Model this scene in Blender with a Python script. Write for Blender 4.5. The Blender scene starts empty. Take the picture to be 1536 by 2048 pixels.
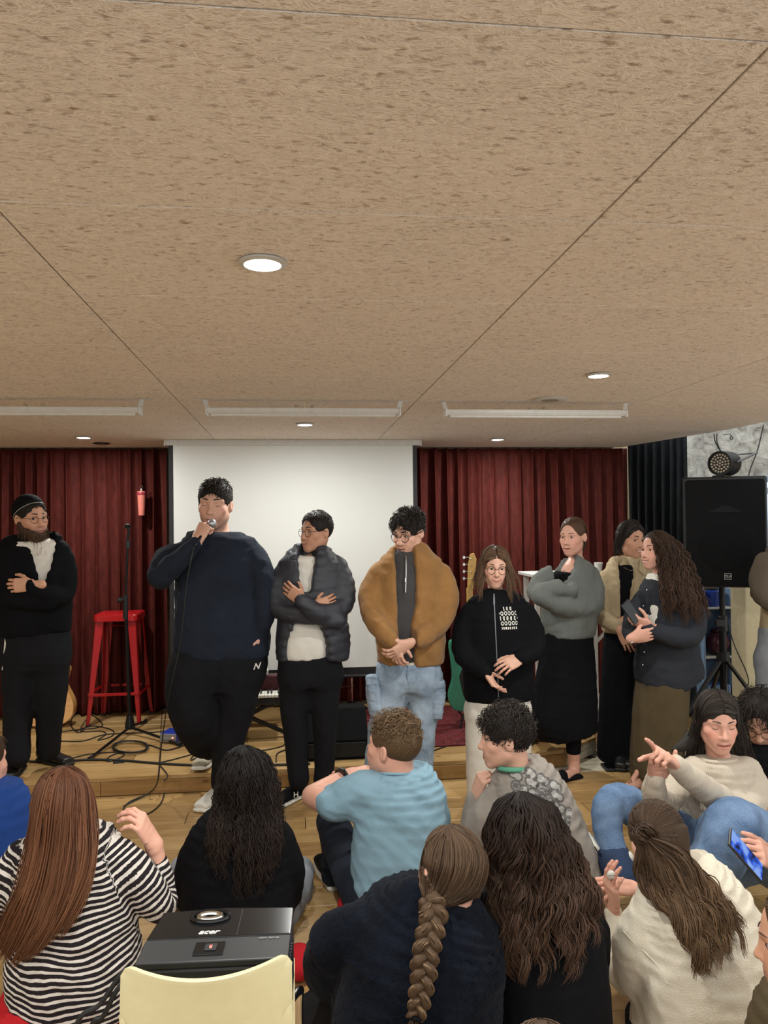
import bpy, math, random
import numpy as np
from mathutils import Matrix, Vector
from mathutils.bvhtree import BVHTree

# ---------------------------------------------------------------- camera
SC = bpy.context.scene
W_PX, H_PX, F_PX, CAM_Z = 1536, 2048, 1540.0, 1.6
_cy = np.array([-180 / F_PX, -23 / F_PX, 1.0]); _cy /= np.linalg.norm(_cy)
_up = np.array([-0.0105, 1, 0.0]); _up -= _cy * (_up @ _cy); _up /= np.linalg.norm(_up)
CR = np.stack([np.cross(_up, _cy), _cy, _up], 1)      # rows: camera right, up, forward in world axes
cam_data = bpy.data.cameras.new('camera')
cam_data.sensor_fit = 'VERTICAL'; cam_data.sensor_height = 24.0
cam_data.lens = 24.0 * F_PX / H_PX
cam_data.clip_start = 0.02
cam = bpy.data.objects.new('camera', cam_data)
SC.collection.objects.link(cam); SC.camera = cam
cam.matrix_world = Matrix(((CR[0][0], CR[1][0], -CR[2][0], 0), (CR[0][1], CR[1][1], -CR[2][1], 0),
                           (CR[0][2], CR[1][2], -CR[2][2], CAM_Z), (0, 0, 0, 1)))

# ---------------------------------------------------------------- world, exposure
world = bpy.data.worlds.new('world'); SC.world = world; world.use_nodes = True
world.node_tree.nodes['Background'].inputs[0].default_value = (0.97, 1.0, 0.99, 1)
world.node_tree.nodes['Background'].inputs[1].default_value = 1.0
SC.view_settings.view_transform = 'Standard'; SC.view_settings.look = 'None'
SC.view_settings.gamma = 1.0; SC.view_settings.use_curve_mapping = False
SC.view_settings.exposure = 0.52
LAMP_W = 15.0          # watts of each ceiling downlight
LAMP_COL = (0.98, 1.0, 0.96)

# ---------------------------------------------------------------- helpers
COL = SC.collection
rng = np.random.default_rng(7)

def ray(px, py):
    return CR.T @ np.array([(px - 768) / F_PX, -(py - 1024) / F_PX, 1.0])
def at(px, py, Y):
    r = ray(px, py); return np.array([0, 0, CAM_Z]) + r * (Y / r[1])
def atz(px, py, z):
    r = ray(px, py); return np.array([0, 0, CAM_Z]) + r * ((z - CAM_Z) / r[2])
def nrm(v):
    v = np.asarray(v, float); return v / (np.linalg.norm(v) + 1e-12)

def tag(o, label=None, cat=None, group=None, kind=None):
    if label: o['label'] = label
    if cat: o['category'] = cat
    if group: o['group'] = group
    if kind: o['kind'] = kind
    return o

def empty(name, loc, label=None, cat=None, group=None):
    o = bpy.data.objects.new(name, None); COL.objects.link(o)
    o.location = [float(c) for c in loc]; o.empty_display_size = 0.05
    return tag(o, label, cat, group)

_PW = {}
def parent_to(o, parent):
    if parent is not None:
        o.parent = parent
        w = world_loc(parent)
        o.matrix_parent_inverse = Matrix.Translation(-w)
def world_loc(o):
    w = Vector(o.location)
    p = o.parent
    if p is not None:
        w = w  # children are built in world coordinates with the parent's offset inverted
    return w

def mesh_obj(name, V, F, mat, parent=None, smooth=True, col=None, attr=None):
    me = bpy.data.meshes.new(name)
    V = np.asarray(V, np.float32)
    if isinstance(F, np.ndarray):
        nf, k = F.shape
        me.vertices.add(len(V)); me.vertices.foreach_set('co', V.ravel())
        me.loops.add(nf * k); me.loops.foreach_set('vertex_index', F.astype(np.int32).ravel())
        me.polygons.add(nf); me.polygons.foreach_set('loop_start', np.arange(0, nf * k, k, dtype=np.int32))
        me.update(calc_edges=True)
    else:
        me.from_pydata(V.tolist(), [], F); me.update()
    me.polygons.foreach_set('use_smooth', np.full(len(me.polygons), smooth))
    if col is not None:
        a = me.color_attributes.new('Col', 'FLOAT_COLOR', 'POINT')
        c = np.ones((len(V), 4), np.float32); c[:, :3] = col
        a.data.foreach_set('color', c.ravel())
    if attr is not None:
        for k_, v_ in attr.items():
            a = me.attributes.new(k_, 'FLOAT', 'POINT'); a.data.foreach_set('value', np.asarray(v_, np.float32))
    mats = mat if isinstance(mat, (list, tuple)) else [mat]
    for m in mats: me.materials.append(m)
    o = bpy.data.objects.new(name, me); COL.objects.link(o)
    if parent is not None: parent_to(o, parent)
    return o

class MB:
    def __init__(s): s.V = []; s.F = []; s.n = 0
    def add(s, V, F):
        V = np.asarray(V, float)
        s.V.append(V); s.F += [tuple(int(i) + s.n for i in f) for f in F]; s.n += len(V); return s
    def box(s, c, size, R=None):
        h = np.array(size, float) / 2
        v = np.array([[x, y, z] for x in (-1, 1) for y in (-1, 1) for z in (-1, 1)], float) * h
        if R is not None: v = v @ np.asarray(R).T
        return s.add(v + np.asarray(c, float), [(0, 1, 3, 2), (4, 6, 7, 5), (0, 4, 5, 1), (2, 3, 7, 6), (0, 2, 6, 4), (1, 5, 7, 3)])
    def bar(s, a, b, w, h, up=(0, 0, 1)):
        a = np.asarray(a, float); b = np.asarray(b, float); y = nrm(b - a)
        x = np.cross(y, up)
        if np.linalg.norm(x) < 1e-3: x = np.cross(y, (1, 0, 0))
        x = nrm(x); z = np.cross(x, y)
        return s.box((a + b) / 2, (w, np.linalg.norm(b - a), h), np.stack([x, y, z], 1))
    def tube(s, pts, r, n=8, caps=True, smoothN=0):
        P = np.asarray(pts, float)
        if smoothN: P = spline(P, smoothN)
        V, F = tube_geo(P, r, n, caps); return s.add(V, F)
    def lathe(s, prof, c=(0, 0, 0), n=20, R=None):
        V = []; F = []; m = len(prof)
        for i in range(n):
            a = 2 * math.pi * i / n
            for r, z in prof: V.append((r * math.cos(a), r * math.sin(a), z))
        for i in range(n):
            for j in range(m - 1):
                F.append((i * m + j, (i + 1) % n * m + j, (i + 1) % n * m + j + 1, i * m + j + 1))
        F.append(tuple(reversed([i * m for i in range(n)]))); F.append(tuple(i * m + m - 1 for i in range(n)))
        V = np.array(V)
        if R is not None: V = V @ np.asarray(R).T
        return s.add(V + np.asarray(c, float), F)
    def prism(s, poly, d0, d1, fn):
        """poly of 2-D points, extruded between d0 and d1; fn(u, v, d) gives the world point"""
        n = len(poly)
        V = [fn(u, v, d0) for u, v in poly] + [fn(u, v, d1) for u, v in poly]
        F = [tuple(range(n - 1, -1, -1)), tuple(range(n, 2 * n))] + [(i, (i + 1) % n, n + (i + 1) % n, n + i) for i in range(n)]
        return s.add(V, F)
    def build(s, name, mat, parent=None, smooth=False, bevel=0, seg=2):
        o = mesh_obj(name, np.concatenate(s.V), s.F, mat, parent, smooth)
        if bevel:
            m = o.modifiers.new('bevel', 'BEVEL'); m.width = bevel; m.segments = seg; m.limit_method = 'ANGLE'; m.angle_limit = 0.6
        if smooth:
            auto_smooth(o)
        return o

def auto_smooth(o, ang=0.7):
    me = o.data
    import bmesh
    bm = bmesh.new(); bm.from_mesh(me)
    for e in bm.edges:
        if len(e.link_faces) == 2 and e.calc_face_angle(0) > ang: e.smooth = False
    bm.to_mesh(me); bm.free()

def spline(P, m):
    P = np.asarray(P, float); n = len(P)
    if n < 3: 
        t = np.linspace(0, 1, m * (n - 1) + 1)[:, None]; return P[0] * (1 - t) + P[-1] * t
    Q = np.vstack([2 * P[0] - P[1], P, 2 * P[-1] - P[-2]])
    out = []
    for i in range(n - 1):
        p0, p1, p2, p3 = Q[i:i + 4]
        for j in range(m):
            t = j / m
            out.append(0.5 * (2 * p1 + (p2 - p0) * t + (2 * p0 - 5 * p1 + 4 * p2 - p3) * t * t + (3 * p1 - p0 - 3 * p2 + p3) * t ** 3))
    out.append(P[-1]); return np.array(out)

def tube_geo(P, r, n=8, caps=True):
    m = len(P); r = np.broadcast_to(np.asarray(r, float), (m,))
    T = np.gradient(P, axis=0); T /= np.linalg.norm(T, axis=1)[:, None] + 1e-12
    ref = np.array([0, 0, 1.0]) if abs(T[0][2]) < 0.9 else np.array([1.0, 0, 0])
    U = []; u = nrm(np.cross(T[0], ref))
    for t in T:
        u = nrm(u - t * (u @ t)); U.append(u)
    U = np.array(U); B = np.cross(T, U)
    a = np.arange(n) * 2 * math.pi / n
    V = P[:, None] + r[:, None, None] * (U[:, None] * np.cos(a)[None, :, None] + B[:, None] * np.sin(a)[None, :, None])
    F = [(i * n + j, i * n + (j + 1) % n, (i + 1) * n + (j + 1) % n, (i + 1) * n + j) for i in range(m - 1) for j in range(n)]
    if caps: F += [tuple(range(n - 1, -1, -1)), tuple((m - 1) * n + j for j in range(n))]
    return V.reshape(-1, 3), F

def strands_geo(P, R, n=3):
    """P [S,m,3] centre lines, R [S,m] radii -> one mesh of tapered tubes (vectorised)"""
    S, m, _ = P.shape
    T = np.gradient(P, axis=1); T /= np.linalg.norm(T, axis=2)[..., None] + 1e-9
    ref = np.array([0.31, 0.83, 0.46])
    U = np.cross(T, ref); U /= np.linalg.norm(U, axis=2)[..., None] + 1e-9
    B = np.cross(T, U)
    a = np.arange(n) * 2 * math.pi / n
    V = P[:, :, None] + R[:, :, None, None] * (U[:, :, None] * np.cos(a)[:, None] + B[:, :, None] * np.sin(a)[:, None])
    i = np.arange(S)[:, None, None] * (m * n) + np.arange(m - 1)[None, :, None] * n
    j = np.arange(n)[None, None, :]; j2 = (j + 1) % n
    F = np.stack([i + j, i + j2, i + n + j2, i + n + j], -1).reshape(-1, 4)
    return V.reshape(-1, 3), F

def rotz(a):
    c, s = math.cos(a), math.sin(a); return np.array([[c, -s, 0], [s, c, 0], [0, 0, 1.0]])

# ---------------------------------------------------------------- materials
def srgb(r, g, b):
    f = lambda c: ((c / 255 + 0.055) / 1.055) ** 2.4 if c > 10 else c / 255 / 12.92
    return (f(r), f(g), f(b), 1)

class NT:
    def __init__(s, name):
        s.m = bpy.data.materials.new(name); s.m.use_nodes = True; s.t = s.m.node_tree
        s.bsdf = s.t.nodes['Principled BSDF']
    def n(s, typ, **kw):
        nd = s.t.nodes.new(typ)
        for k, v in kw.items():
            if k.startswith('_'): setattr(nd, k[1:], v)
            else: nd.inputs[k.replace('__', ' ')].default_value = v
        return nd
    def l(s, a, b): s.t.links.new(a, b)
    def set(s, **kw):
        for k, v in kw.items(): s.bsdf.inputs[k.replace('__', ' ')].default_value = v
    def coord(s, which='Object', scale=(1, 1, 1)):
        c = s.n('ShaderNodeTexCoord'); mp = s.n('ShaderNodeMapping'); mp.inputs['Scale'].default_value = scale
        s.l(c.outputs[which], mp.inputs[0]); return mp.outputs[0]
    def noise(s, vec, scale, detail=3, rough=0.55, dist=0):
        nd = s.n('ShaderNodeTexNoise', Scale=scale, Detail=detail, Roughness=rough, Distortion=dist)
        s.l(vec, nd.inputs['Vector']); return nd.outputs['Fac']
    def ramp(s, fac, stops):
        nd = s.n('ShaderNodeValToRGB'); e = nd.color_ramp.elements
        e[0].position, e[0].color = stops[0]; e[1].position, e[1].color = stops[-1]
        for p, c in stops[1:-1]:
            x = e.new(p); x.color = c
        s.l(fac, nd.inputs[0]); return nd.outputs[0]
    def math(s, op, a, b=None):
        nd = s.n('ShaderNodeMath', _operation=op)
        for i, v in enumerate((a, b)):
            if v is None: continue
            if isinstance(v, (int, float)): nd.inputs[i].default_value = v
            else: s.l(v, nd.inputs[i])
        return nd.outputs[0]
    def mix(s, fac, a, b, mode='MIX'):
        nd = s.n('ShaderNodeMix', _data_type='RGBA', _blend_type=mode)
        for i, v in ((0, fac), (6, a), (7, b)):
            if isinstance(v, (int, float)): nd.inputs[i].default_value = v
            elif isinstance(v, tuple): nd.inputs[i].default_value = v
            else: s.l(v, nd.inputs[i])
        return nd.outputs[2]
    def bump(s, h, strength=0.3, dist=0.01):
        nd = s.n('ShaderNodeBump', Strength=strength, Distance=dist)
        s.l(h, nd.inputs['Height']); s.l(nd.outputs[0], s.bsdf.inputs['Normal'])
    def col(s, c):
        if isinstance(c, tuple): s.bsdf.inputs['Base Color'].default_value = c
        else: s.l(c, s.bsdf.inputs['Base Color'])

def mat_plain(name, c, rough=0.5, metal=0.0, spec=0.5, var=0.06, scale=30):
    t = NT(name); t.set(Roughness=rough, Metallic=metal)
    t.bsdf.inputs['Specular IOR Level'].default_value = spec
    v = t.coord(); n = t.noise(v, scale, 4)
    lo = tuple(x * (1 - var) for x in c[:3]) + (1,); hi = tuple(min(1, x * (1 + var)) for x in c[:3]) + (1,)
    t.col(t.ramp(n, [(0.3, lo), (0.7, hi)]))
    return t.m

def mat_fabric(name, c, rough=0.9, weave=420, bump=0.25, var=0.12, sheen=0.0, fold=0.0, spec=0.25, hi=None):
    t = NT(name); t.set(Roughness=rough); t.bsdf.inputs['Specular IOR Level'].default_value = spec
    if sheen: t.bsdf.inputs['Sheen Weight'].default_value = sheen
    v = t.coord()
    big = t.noise(v, 7, 4); fine = t.noise(v, weave, 2)
    c2 = hi or tuple(min(1, x * (1 + 2.2 * var)) for x in c[:3]) + (1,)
    lo = tuple(x * (1 - var) for x in c[:3]) + (1,)
    f = t.math('ADD', t.math('MULTIPLY', big, 0.6), t.math('MULTIPLY', fine, 0.4))
    t.col(t.ramp(f, [(0.35, lo), (0.65, c2)]))
    h = fine
    if fold:
        fo = t.noise(t.coord('Object', (1, 1, 0.6)), 22, 2, 0.5, 0.8)
        h = t.math('ADD', t.math('MULTIPLY', fo, fold), t.math('MULTIPLY', fine, 0.3))
        t.bump(h, min(1, bump + 0.3), 0.012)
    else:
        t.bump(h, bump, 0.004)
    return t.m

def mat_knit(name, c, rib=90, axis=0, bump=0.5, var=0.15):
    """ribbed knit: fine ridges along object axis"""
    t = NT(name); t.set(Roughness=0.95); t.bsdf.inputs['Specular IOR Level'].default_value = 0.15
    t.bsdf.inputs['Sheen Weight'].default_value = 0.05
    v = t.coord()
    wv = t.n('ShaderNodeTexWave', _bands_direction='XYZ'[axis], Scale=rib, Distortion=1.5, Detail=1.0)
    wv.inputs['Detail Scale'].default_value = 2.0
    t.l(v, wv.inputs['Vector'])
    n = t.noise(v, 260, 2); big = t.noise(v, 9, 3)
    f = t.math('ADD', t.math('MULTIPLY', wv.outputs['Fac'], 0.45), t.math('ADD', t.math('MULTIPLY', n, 0.35), t.math('MULTIPLY', big, 0.3)))
    lo = tuple(x * (1 - 1.6 * var) for x in c[:3]) + (1,); hi = tuple(min(1, x * (1 + 1.4 * var)) for x in c[:3]) + (1,)
    t.col(t.ramp(f, [(0.3, lo), (0.75, hi)]))
    t.bump(f, bump, 0.006)
    return t.m

def mat_vcol(name, rough=0.5, spec=0.4, sss=0.0, bumpscale=0, bump=0.1, aniso=0.0):
    t = NT(name); t.set(Roughness=rough); t.bsdf.inputs['Specular IOR Level'].default_value = spec
    a = t.n('ShaderNodeAttribute'); a.attribute_name = 'Col'
    v = t.coord()
    if sss:
        n = t.noise(v, 90, 4)
        t.col(t.mix(t.math('MULTIPLY', n, 0.22), a.outputs['Color'], (0.55, 0.16, 0.10, 1), 'MIX'))
        t.bsdf.inputs['Subsurface Weight'].default_value = sss
        t.bsdf.inputs['Subsurface Radius'].default_value = (0.010, 0.004, 0.002)
        t.bsdf.inputs['Subsurface Scale'].default_value = 1.0
        t.bump(t.noise(v, 450, 2), 0.06, 0.002)
    else:
        t.col(a.outputs['Color'])
        if bumpscale: t.bump(t.noise(v, bumpscale, 2), bump, 0.003)
    return t.m

def mat_emit(name, c, strength):
    t = NT(name); t.set(Roughness=0.4); t.col(c)
    t.bsdf.inputs['Emission Color'].default_value = c; t.bsdf.inputs['Emission Strength'].default_value = strength
    return t.m
# ---------------------------------------------------------------- room materials
def mat_woodwool():
    t = NT('wood_wool_board'); t.set(Roughness=0.95); t.bsdf.inputs['Specular IOR Level'].default_value = 0.1
    v = t.coord('Object'); oi = t.n('ShaderNodeObjectInfo')
    off = t.n('ShaderNodeVectorMath', _operation='ADD'); t.l(v, off.inputs[0])
    cb = t.n('ShaderNodeCombineXYZ'); t.l(t.math('MULTIPLY', oi.outputs['Random'], 37.0), cb.inputs[0]); t.l(t.math('MULTIPLY', oi.outputs['Random'], 11.0), cb.inputs[1])
    t.l(cb.outputs[0], off.inputs[1]); v0 = off.outputs[0]
    def fibres(sc, scale, dist, width):
        mp = t.n('ShaderNodeMapping'); mp.inputs['Scale'].default_value = sc; mp.inputs['Location'].default_value = (sc[0] * 3, scale, 0)
        t.l(v0, mp.inputs[0])
        n = t.noise(mp.outputs[0], scale, 2.5, 0.55, dist)
        d = t.math('ABSOLUTE', t.math('SUBTRACT', n, 0.5))
        return t.math('MAXIMUM', t.math('SUBTRACT', 1.0, t.math('MULTIPLY', d, width)), 0.0)
    a = fibres((0.45, 1.25, 1), 20, 2.2, 15); b = fibres((0.8, 1, 1), 34, 1.8, 11); c = fibres((0.45, 1.5, 1), 60, 1.0, 6)
    f = t.math('MAXIMUM', t.math('MAXIMUM', a, b), t.math('MULTIPLY', c, 0.8))
    mp2 = t.n('ShaderNodeMapping'); mp2.inputs['Scale'].default_value = (1, 1.8, 1); t.l(v0, mp2.inputs[0])
    holes = t.noise(mp2.outputs[0], 42, 3)
    hr = t.ramp(holes, [(0.25, (0, 0, 0, 1)), (0.42, (1, 1, 1, 1))])
    big = t.noise(v0, 2.2, 4)
    base = t.ramp(big, [(0.3, srgb(202, 189, 176)), (0.7, srgb(222, 206, 190))])
    fc = t.mix(f, base, srgb(254, 244, 232))
    t.col(t.mix(hr, srgb(172, 150, 131), fc))
    h = t.math('ADD', t.math('MULTIPLY', f, 0.5), t.math('MULTIPLY', hr, 0.5))
    t.bump(h, 0.5, 0.006)
    return t.m

def mat_plank(name='oak_plank', lo=(134, 102, 60), mid=(166, 132, 84), hi=(188, 156, 108), rough=0.34):
    t = NT(name); t.set(Roughness=rough)
    oi = t.n('ShaderNodeObjectInfo')
    c = t.n('ShaderNodeTexCoord'); off = t.n('ShaderNodeVectorMath', _operation='ADD')
    cb = t.n('ShaderNodeCombineXYZ'); t.l(t.math('MULTIPLY', oi.outputs['Random'], 53.0), cb.inputs[0]); t.l(t.math('MULTIPLY', oi.outputs['Random'], 19.0), cb.inputs[1])
    t.l(c.outputs['Object'], off.inputs[0]); t.l(cb.outputs[0], off.inputs[1])
    mp = t.n('ShaderNodeMapping'); mp.inputs['Scale'].default_value = (1.2, 14, 14); t.l(off.outputs[0], mp.inputs[0])
    g = t.noise(mp.outputs[0], 3.0, 6, 0.6, 0.9)
    mp2 = t.n('ShaderNodeMapping'); mp2.inputs['Scale'].default_value = (1, 3.5, 3.5); t.l(off.outputs[0], mp2.inputs[0])
    big = t.noise(mp2.outputs[0], 2.4, 4, 0.55, 1.5)
    f = t.math('ADD', t.math('MULTIPLY', g, 0.45), t.math('ADD', t.math('MULTIPLY', big, 0.40), t.math('MULTIPLY', oi.outputs['Random'], 0.22)))
    colr = t.ramp(f, [(0.33, srgb(*lo)), (0.55, srgb(*mid)), (0.75, srgb(*hi))])
    mp3 = t.n('ShaderNodeMapping'); mp3.inputs['Scale'].default_value = (2.4, 6, 6); t.l(off.outputs[0], mp3.inputs[0])
    kn = t.n('ShaderNodeTexVoronoi', Scale=1.6); t.l(mp3.outputs[0], kn.inputs['Vector'])
    km = t.ramp(kn.outputs['Distance'], [(0.03, (1, 1, 1, 1)), (0.12, (0, 0, 0, 1))])
    t.col(t.mix(km, colr, srgb(92, 58, 28)))
    t.bump(g, 0.12, 0.003)
    return t.m

def mat_curtain(name, c, c2):
    t = NT(name); t.set(Roughness=0.75); t.bsdf.inputs['Specular IOR Level'].default_value = 0.2
    t.bsdf.inputs['Sheen Weight'].default_value = 0.25; t.bsdf.inputs['Sheen Tint'].default_value = c2
    v = t.coord('Object', (1, 1, 0.25)); n = t.noise(v, 40, 4)
    t.col(t.ramp(n, [(0.3, c), (0.75, c2)])); t.bump(t.noise(t.coord(), 350, 2), 0.15, 0.002)
    return t.m

def mat_rug():
    t = NT('persian_rug'); t.set(Roughness=0.95); t.bsdf.inputs['Specular IOR Level'].default_value = 0.1
    v = t.coord('Object')
    vo = t.n('ShaderNodeTexVoronoi', Scale=13.0); t.l(v, vo.inputs['Vector'])
    n = t.noise(v, 26, 4, 0.6, 2.0); m = t.noise(t.coord('Object', (0.6, 1.6, 1)), 45, 2)
    base = t.ramp(n, [(0.38, srgb(38, 24, 32)), (0.47, srgb(100, 40, 42)), (0.56, srgb(118, 58, 56)), (0.64, srgb(54, 42, 52)), (0.72, srgb(168, 136, 116))])
    ring = t.ramp(vo.outputs['Distance'], [(0.18, srgb(116, 46, 46)), (0.30, srgb(40, 32, 46)), (0.45, srgb(96, 38, 40))])
    t.col(t.mix(t.math('MULTIPLY', m, 0.7), base, ring)); t.bump(t.noise(v, 300, 2), 0.4, 0.004)
    return t.m

def mat_stone():
    t = NT('rough_plastered_stone'); t.set(Roughness=0.9)
    v = t.coord()
    vo = t.n('ShaderNodeTexVoronoi', Scale=3.4); t.l(v, vo.inputs['Vector'])
    n = t.noise(v, 9, 6, 0.62, 1.0)
    col = t.ramp(n, [(0.3, srgb(128, 124, 118)), (0.5, srgb(186, 184, 178)), (0.7, srgb(208, 205, 198))])
    t.col(t.mix(t.ramp(vo.outputs['Distance'], [(0.0, (0.25, 0.25, 0.25, 1)), (0.3, (0, 0, 0, 1))]), col, srgb(148, 140, 130)))
    t.bump(n, 0.9, 0.05)
    return t.m

M_CEIL = mat_woodwool(); M_GAP = mat_plain('dark_seam_board', srgb(72, 52, 38), 0.95)  # M_GAP: dark backing that shows between the ceiling panels
M_OAK = mat_plank(); M_RISER = mat_plank('oak_riser', (116, 84, 46), (146, 110, 64), (168, 134, 86), 0.4)
M_WHITEWOOD = mat_plank('whitewashed_plank', (150, 140, 120), (188, 178, 156), (206, 198, 180), 0.6)
M_UNDER = mat_plain('dark_subfloor', srgb(40, 28, 18), 0.9)
M_RED = mat_curtain('red_velvet', srgb(66, 22, 18), srgb(92, 35, 28))
M_BLACKCUR = mat_curtain('charcoal_velvet', srgb(26, 28, 31), srgb(44, 47, 51))
M_SCREEN = mat_plain('matte_screen', srgb(214, 214, 210), 0.85, var=0.01, scale=2)
M_BLACK = mat_plain('black_plastic', srgb(22, 22, 24), 0.45)
M_BLACKMETAL = mat_plain('black_metal', srgb(18, 18, 20), 0.35, 0.3)
M_RUBBER = mat_plain('black_rubber', srgb(16, 16, 17), 0.55)
M_WHITEMETAL = mat_plain('white_enamel', srgb(206, 204, 198), 0.4)
M_CHROME = mat_plain('chrome', (0.75, 0.74, 0.72, 1), 0.12, 1.0)
M_REDMETAL = mat_plain('red_lacquered_metal', srgb(168, 22, 26), 0.3)
M_WALL = mat_plain('cream_wall_paint', srgb(196, 182, 148), 0.85)
M_STONE = mat_stone()
CZ = 2.22        # ceiling height
SZ = 0.11        # stage height

# ---------------------------------------------------------------- floor, stage, ceiling, walls
floor = MB().box((0.5, 2.4, -0.05), (9, 9.6, 0.06)).build('floor', M_UNDER); tag(floor, kind='structure')
def bevelled_plank(name, x0, x1, y0, y1, z, th, mat, parent, gap=0.0018):
    x0 += gap; x1 -= gap; y0 += gap; y1 -= gap; b = 0.0015
    V = [(x0, y0, z - th), (x1, y0, z - th), (x1, y1, z - th), (x0, y1, z - th), (x0, y0, z - b), (x1, y0, z - b), (x1, y1, z - b), (x0, y1, z - b),
         (x0 + b, y0 + b, z), (x1 - b, y0 + b, z), (x1 - b, y1 - b, z), (x0 + b, y1 - b, z)]
    F = [(3, 2, 1, 0)] + [(i, (i + 1) % 4, 4 + (i + 1) % 4, 4 + i) for i in range(4)] + [(4 + i, 4 + (i + 1) % 4, 8 + (i + 1) % 4, 8 + i) for i in range(4)] + [(8, 9, 10, 11)]
    o = mesh_obj(name, V, F, mat, parent, smooth=False)
    return o
random.seed(3)
y = 4.738; row = 0
while y > 0.4:
    y0 = y - 0.165; x = -3.6 - random.random() * 1.2
    while x < 4.8:
        L = 1.5 + random.random() * 0.9
        bevelled_plank('plank', max(x, -3.9), min(x + L, 4.9), y0, y, 0.0, 0.02, M_OAK, floor); x += L
    y = y0; row += 1
# floor continues behind the stage's right end
for i in range(3):
    x_ = (1.12, 1.78, 2.0)[i]; bevelled_plank('plank', x_ if i else 1.12, 2.06 if i < 2 else 2.06, 4.74 + i * 0.13, 4.87 + i * 0.13, 0.0, 0.02, M_WHITEWOOD, floor)
for i in range(10):
    bevelled_plank('plank', 2.06, 4.9, 4.74 + i * 0.165, 4.905 + i * 0.165, 0.0, 0.02, M_WHITEWOOD if i < 3 else M_OAK, floor)

stage_poly = [(-4.0, 4.74), (1.10, 4.725), (1.75, 4.86), (2.04, 5.10), (2.04, 6.42), (-4.0, 6.42)]
stage = MB().prism(stage_poly, 0.0, SZ - 0.022, lambda u, v, d: (u, v + (0.02 if v < 5.5 else 0), d)).build('trim_1', M_UNDER); tag(stage, kind='structure')
import bmesh
def clip_mesh(o, planes):
    bm = bmesh.new(); bm.from_mesh(o.data)
    for co, no in planes:
        r = bmesh.ops.bisect_plane(bm, geom=bm.verts[:] + bm.edges[:] + bm.faces[:], plane_co=co, plane_no=no, clear_outer=True)
        ed = [e for e in r['geom_cut'] if isinstance(e, bmesh.types.BMEdge)]
        if ed: bmesh.ops.edgeloop_fill(bm, edges=ed)
    bm.to_mesh(o.data); bm.free()
y = 4.735; row = 0
seg1 = ((1.10, 4.725, 0), (0.2033, -0.9791, 0)); seg2 = ((1.75, 4.86, 0), (0.6376, -0.7704, 0))
while y < 6.38:
    x = -4.0 - random.random() * 1.2
    while x < 2.04:
        L = 1.5 + random.random() * 0.9
        if x + L > -3.9:
            o = bevelled_plank('plank', max(x, -3.9), min(x + L, 2.04), y, min(y + 0.15, 6.41), SZ, 0.024, M_OAK, stage)
            if x + L > 1.0 and y < 5.2: clip_mesh(o, [seg1, seg2])
        x += L
    y += 0.15
for o in [c for c in stage.children if len(c.data.vertices) == 0]:
    bpy.data.objects.remove(o)
# risers and nosing of the stage front
def riser(a, b, mat, z0=0.004, z1=SZ - 0.026, th=0.016):
    a = np.array([*a, 0.0]); b = np.array([*b, 0.0]); d = nrm(b - a); n = np.array([d[1], -d[0], 0])
    c = (a + b) / 2 + n * (-0.006); c[2] = (z0 + z1) / 2
    return MB().box(c, (np.linalg.norm(b - a) - 0.003, th, z1 - z0), np.stack([d, -n, [0, 0, 1]], 1)).build('riser_board', mat, stage, bevel=0.0012, seg=1)
for xa, xb in ((-3.9, -2.3), (-2.3, -1.15), (-1.15, -0.28), (-0.28, 0.62), (0.62, 1.10)):
    riser((xa, 4.74 - 0.015 * max(0, (xa + 4) / 5.1)), (xb, 4.74 - 0.015 * (xb + 4) / 5.1), M_RISER)
riser((1.10, 4.725), (1.75, 4.86), M_RISER)
riser((1.75, 4.86), (2.04, 5.10), M_WHITEWOOD, 0.004, 0.052); riser((1.75, 4.86), (2.04, 5.10), M_WHITEWOOD, 0.056, SZ - 0.02)

ceil_o = MB().box((0.5, 3.4, CZ + 0.0235), (9, 7.8, 0.03)).build('ceiling', M_GAP); tag(ceil_o, kind='structure')
edge_co = (2.95, 5.42, 0); edge_no = nrm((0.985, 0.17, 0))
e2_co = (2.95, 6.05, 0); e2_no = nrm((0.95, 0.30, 0))
e3_co = (3.06, 4.75, 0); e3_no = nrm((0.99, 0.09, 0))
def ceiling_panel(x0, x1, y0, y1, dz=0.0):
    g = 0.0024; b = 0.0012; z = CZ; th = 0.007
    x0 += g; x1 -= g; y0 += g * 0.7; y1 -= g * 0.7
    V = [(x0, y0, z + th), (x1, y0, z + th), (x1, y1, z + th), (x0, y1, z + th), (x0, y0, z + b), (x1, y0, z + b), (x1, y1, z + b), (x0, y1, z + b),
         (x0 + b, y0 + b * .5, z), (x1 - b, y0 + b * .5, z), (x1 - b, y1 - b * .5, z), (x0 + b, y1 - b * .5, z)]
    F = [(0, 1, 2, 3)] + [(4 + i, 4 + (i + 1) % 4, (i + 1) % 4, i) for i in range(4)] + [(8 + i, 8 + (i + 1) % 4, 4 + (i + 1) % 4, 4 + i) for i in range(4)] + [(11, 10, 9, 8)]
    o = mesh_obj('panel', V, F, M_CEIL, ceil_o, smooth=False)
    if x1 > 2.5: clip_mesh(o, [(edge_co, tuple(edge_no)), (e2_co, tuple(e2_no)), (e3_co, tuple(e3_no))])
    if len(o.data.vertices) == 0: bpy.data.objects.remove(o)
for ix in range(-3, 3):
    for iy in range(-1, 9):
        x0 = -0.570 + 1.2 * ix; y0 = 0.93 + 0.6 * iy
        ceiling_panel(x0, x0 + 1.2, y0, min(y0 + 0.6, 6.41), random.uniform(0, 0.0015))
clip_mesh(ceil_o, [(edge_co, tuple(edge_no)), (e2_co, tuple(e2_no)), (e3_co, tuple(e3_no))])

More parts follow.
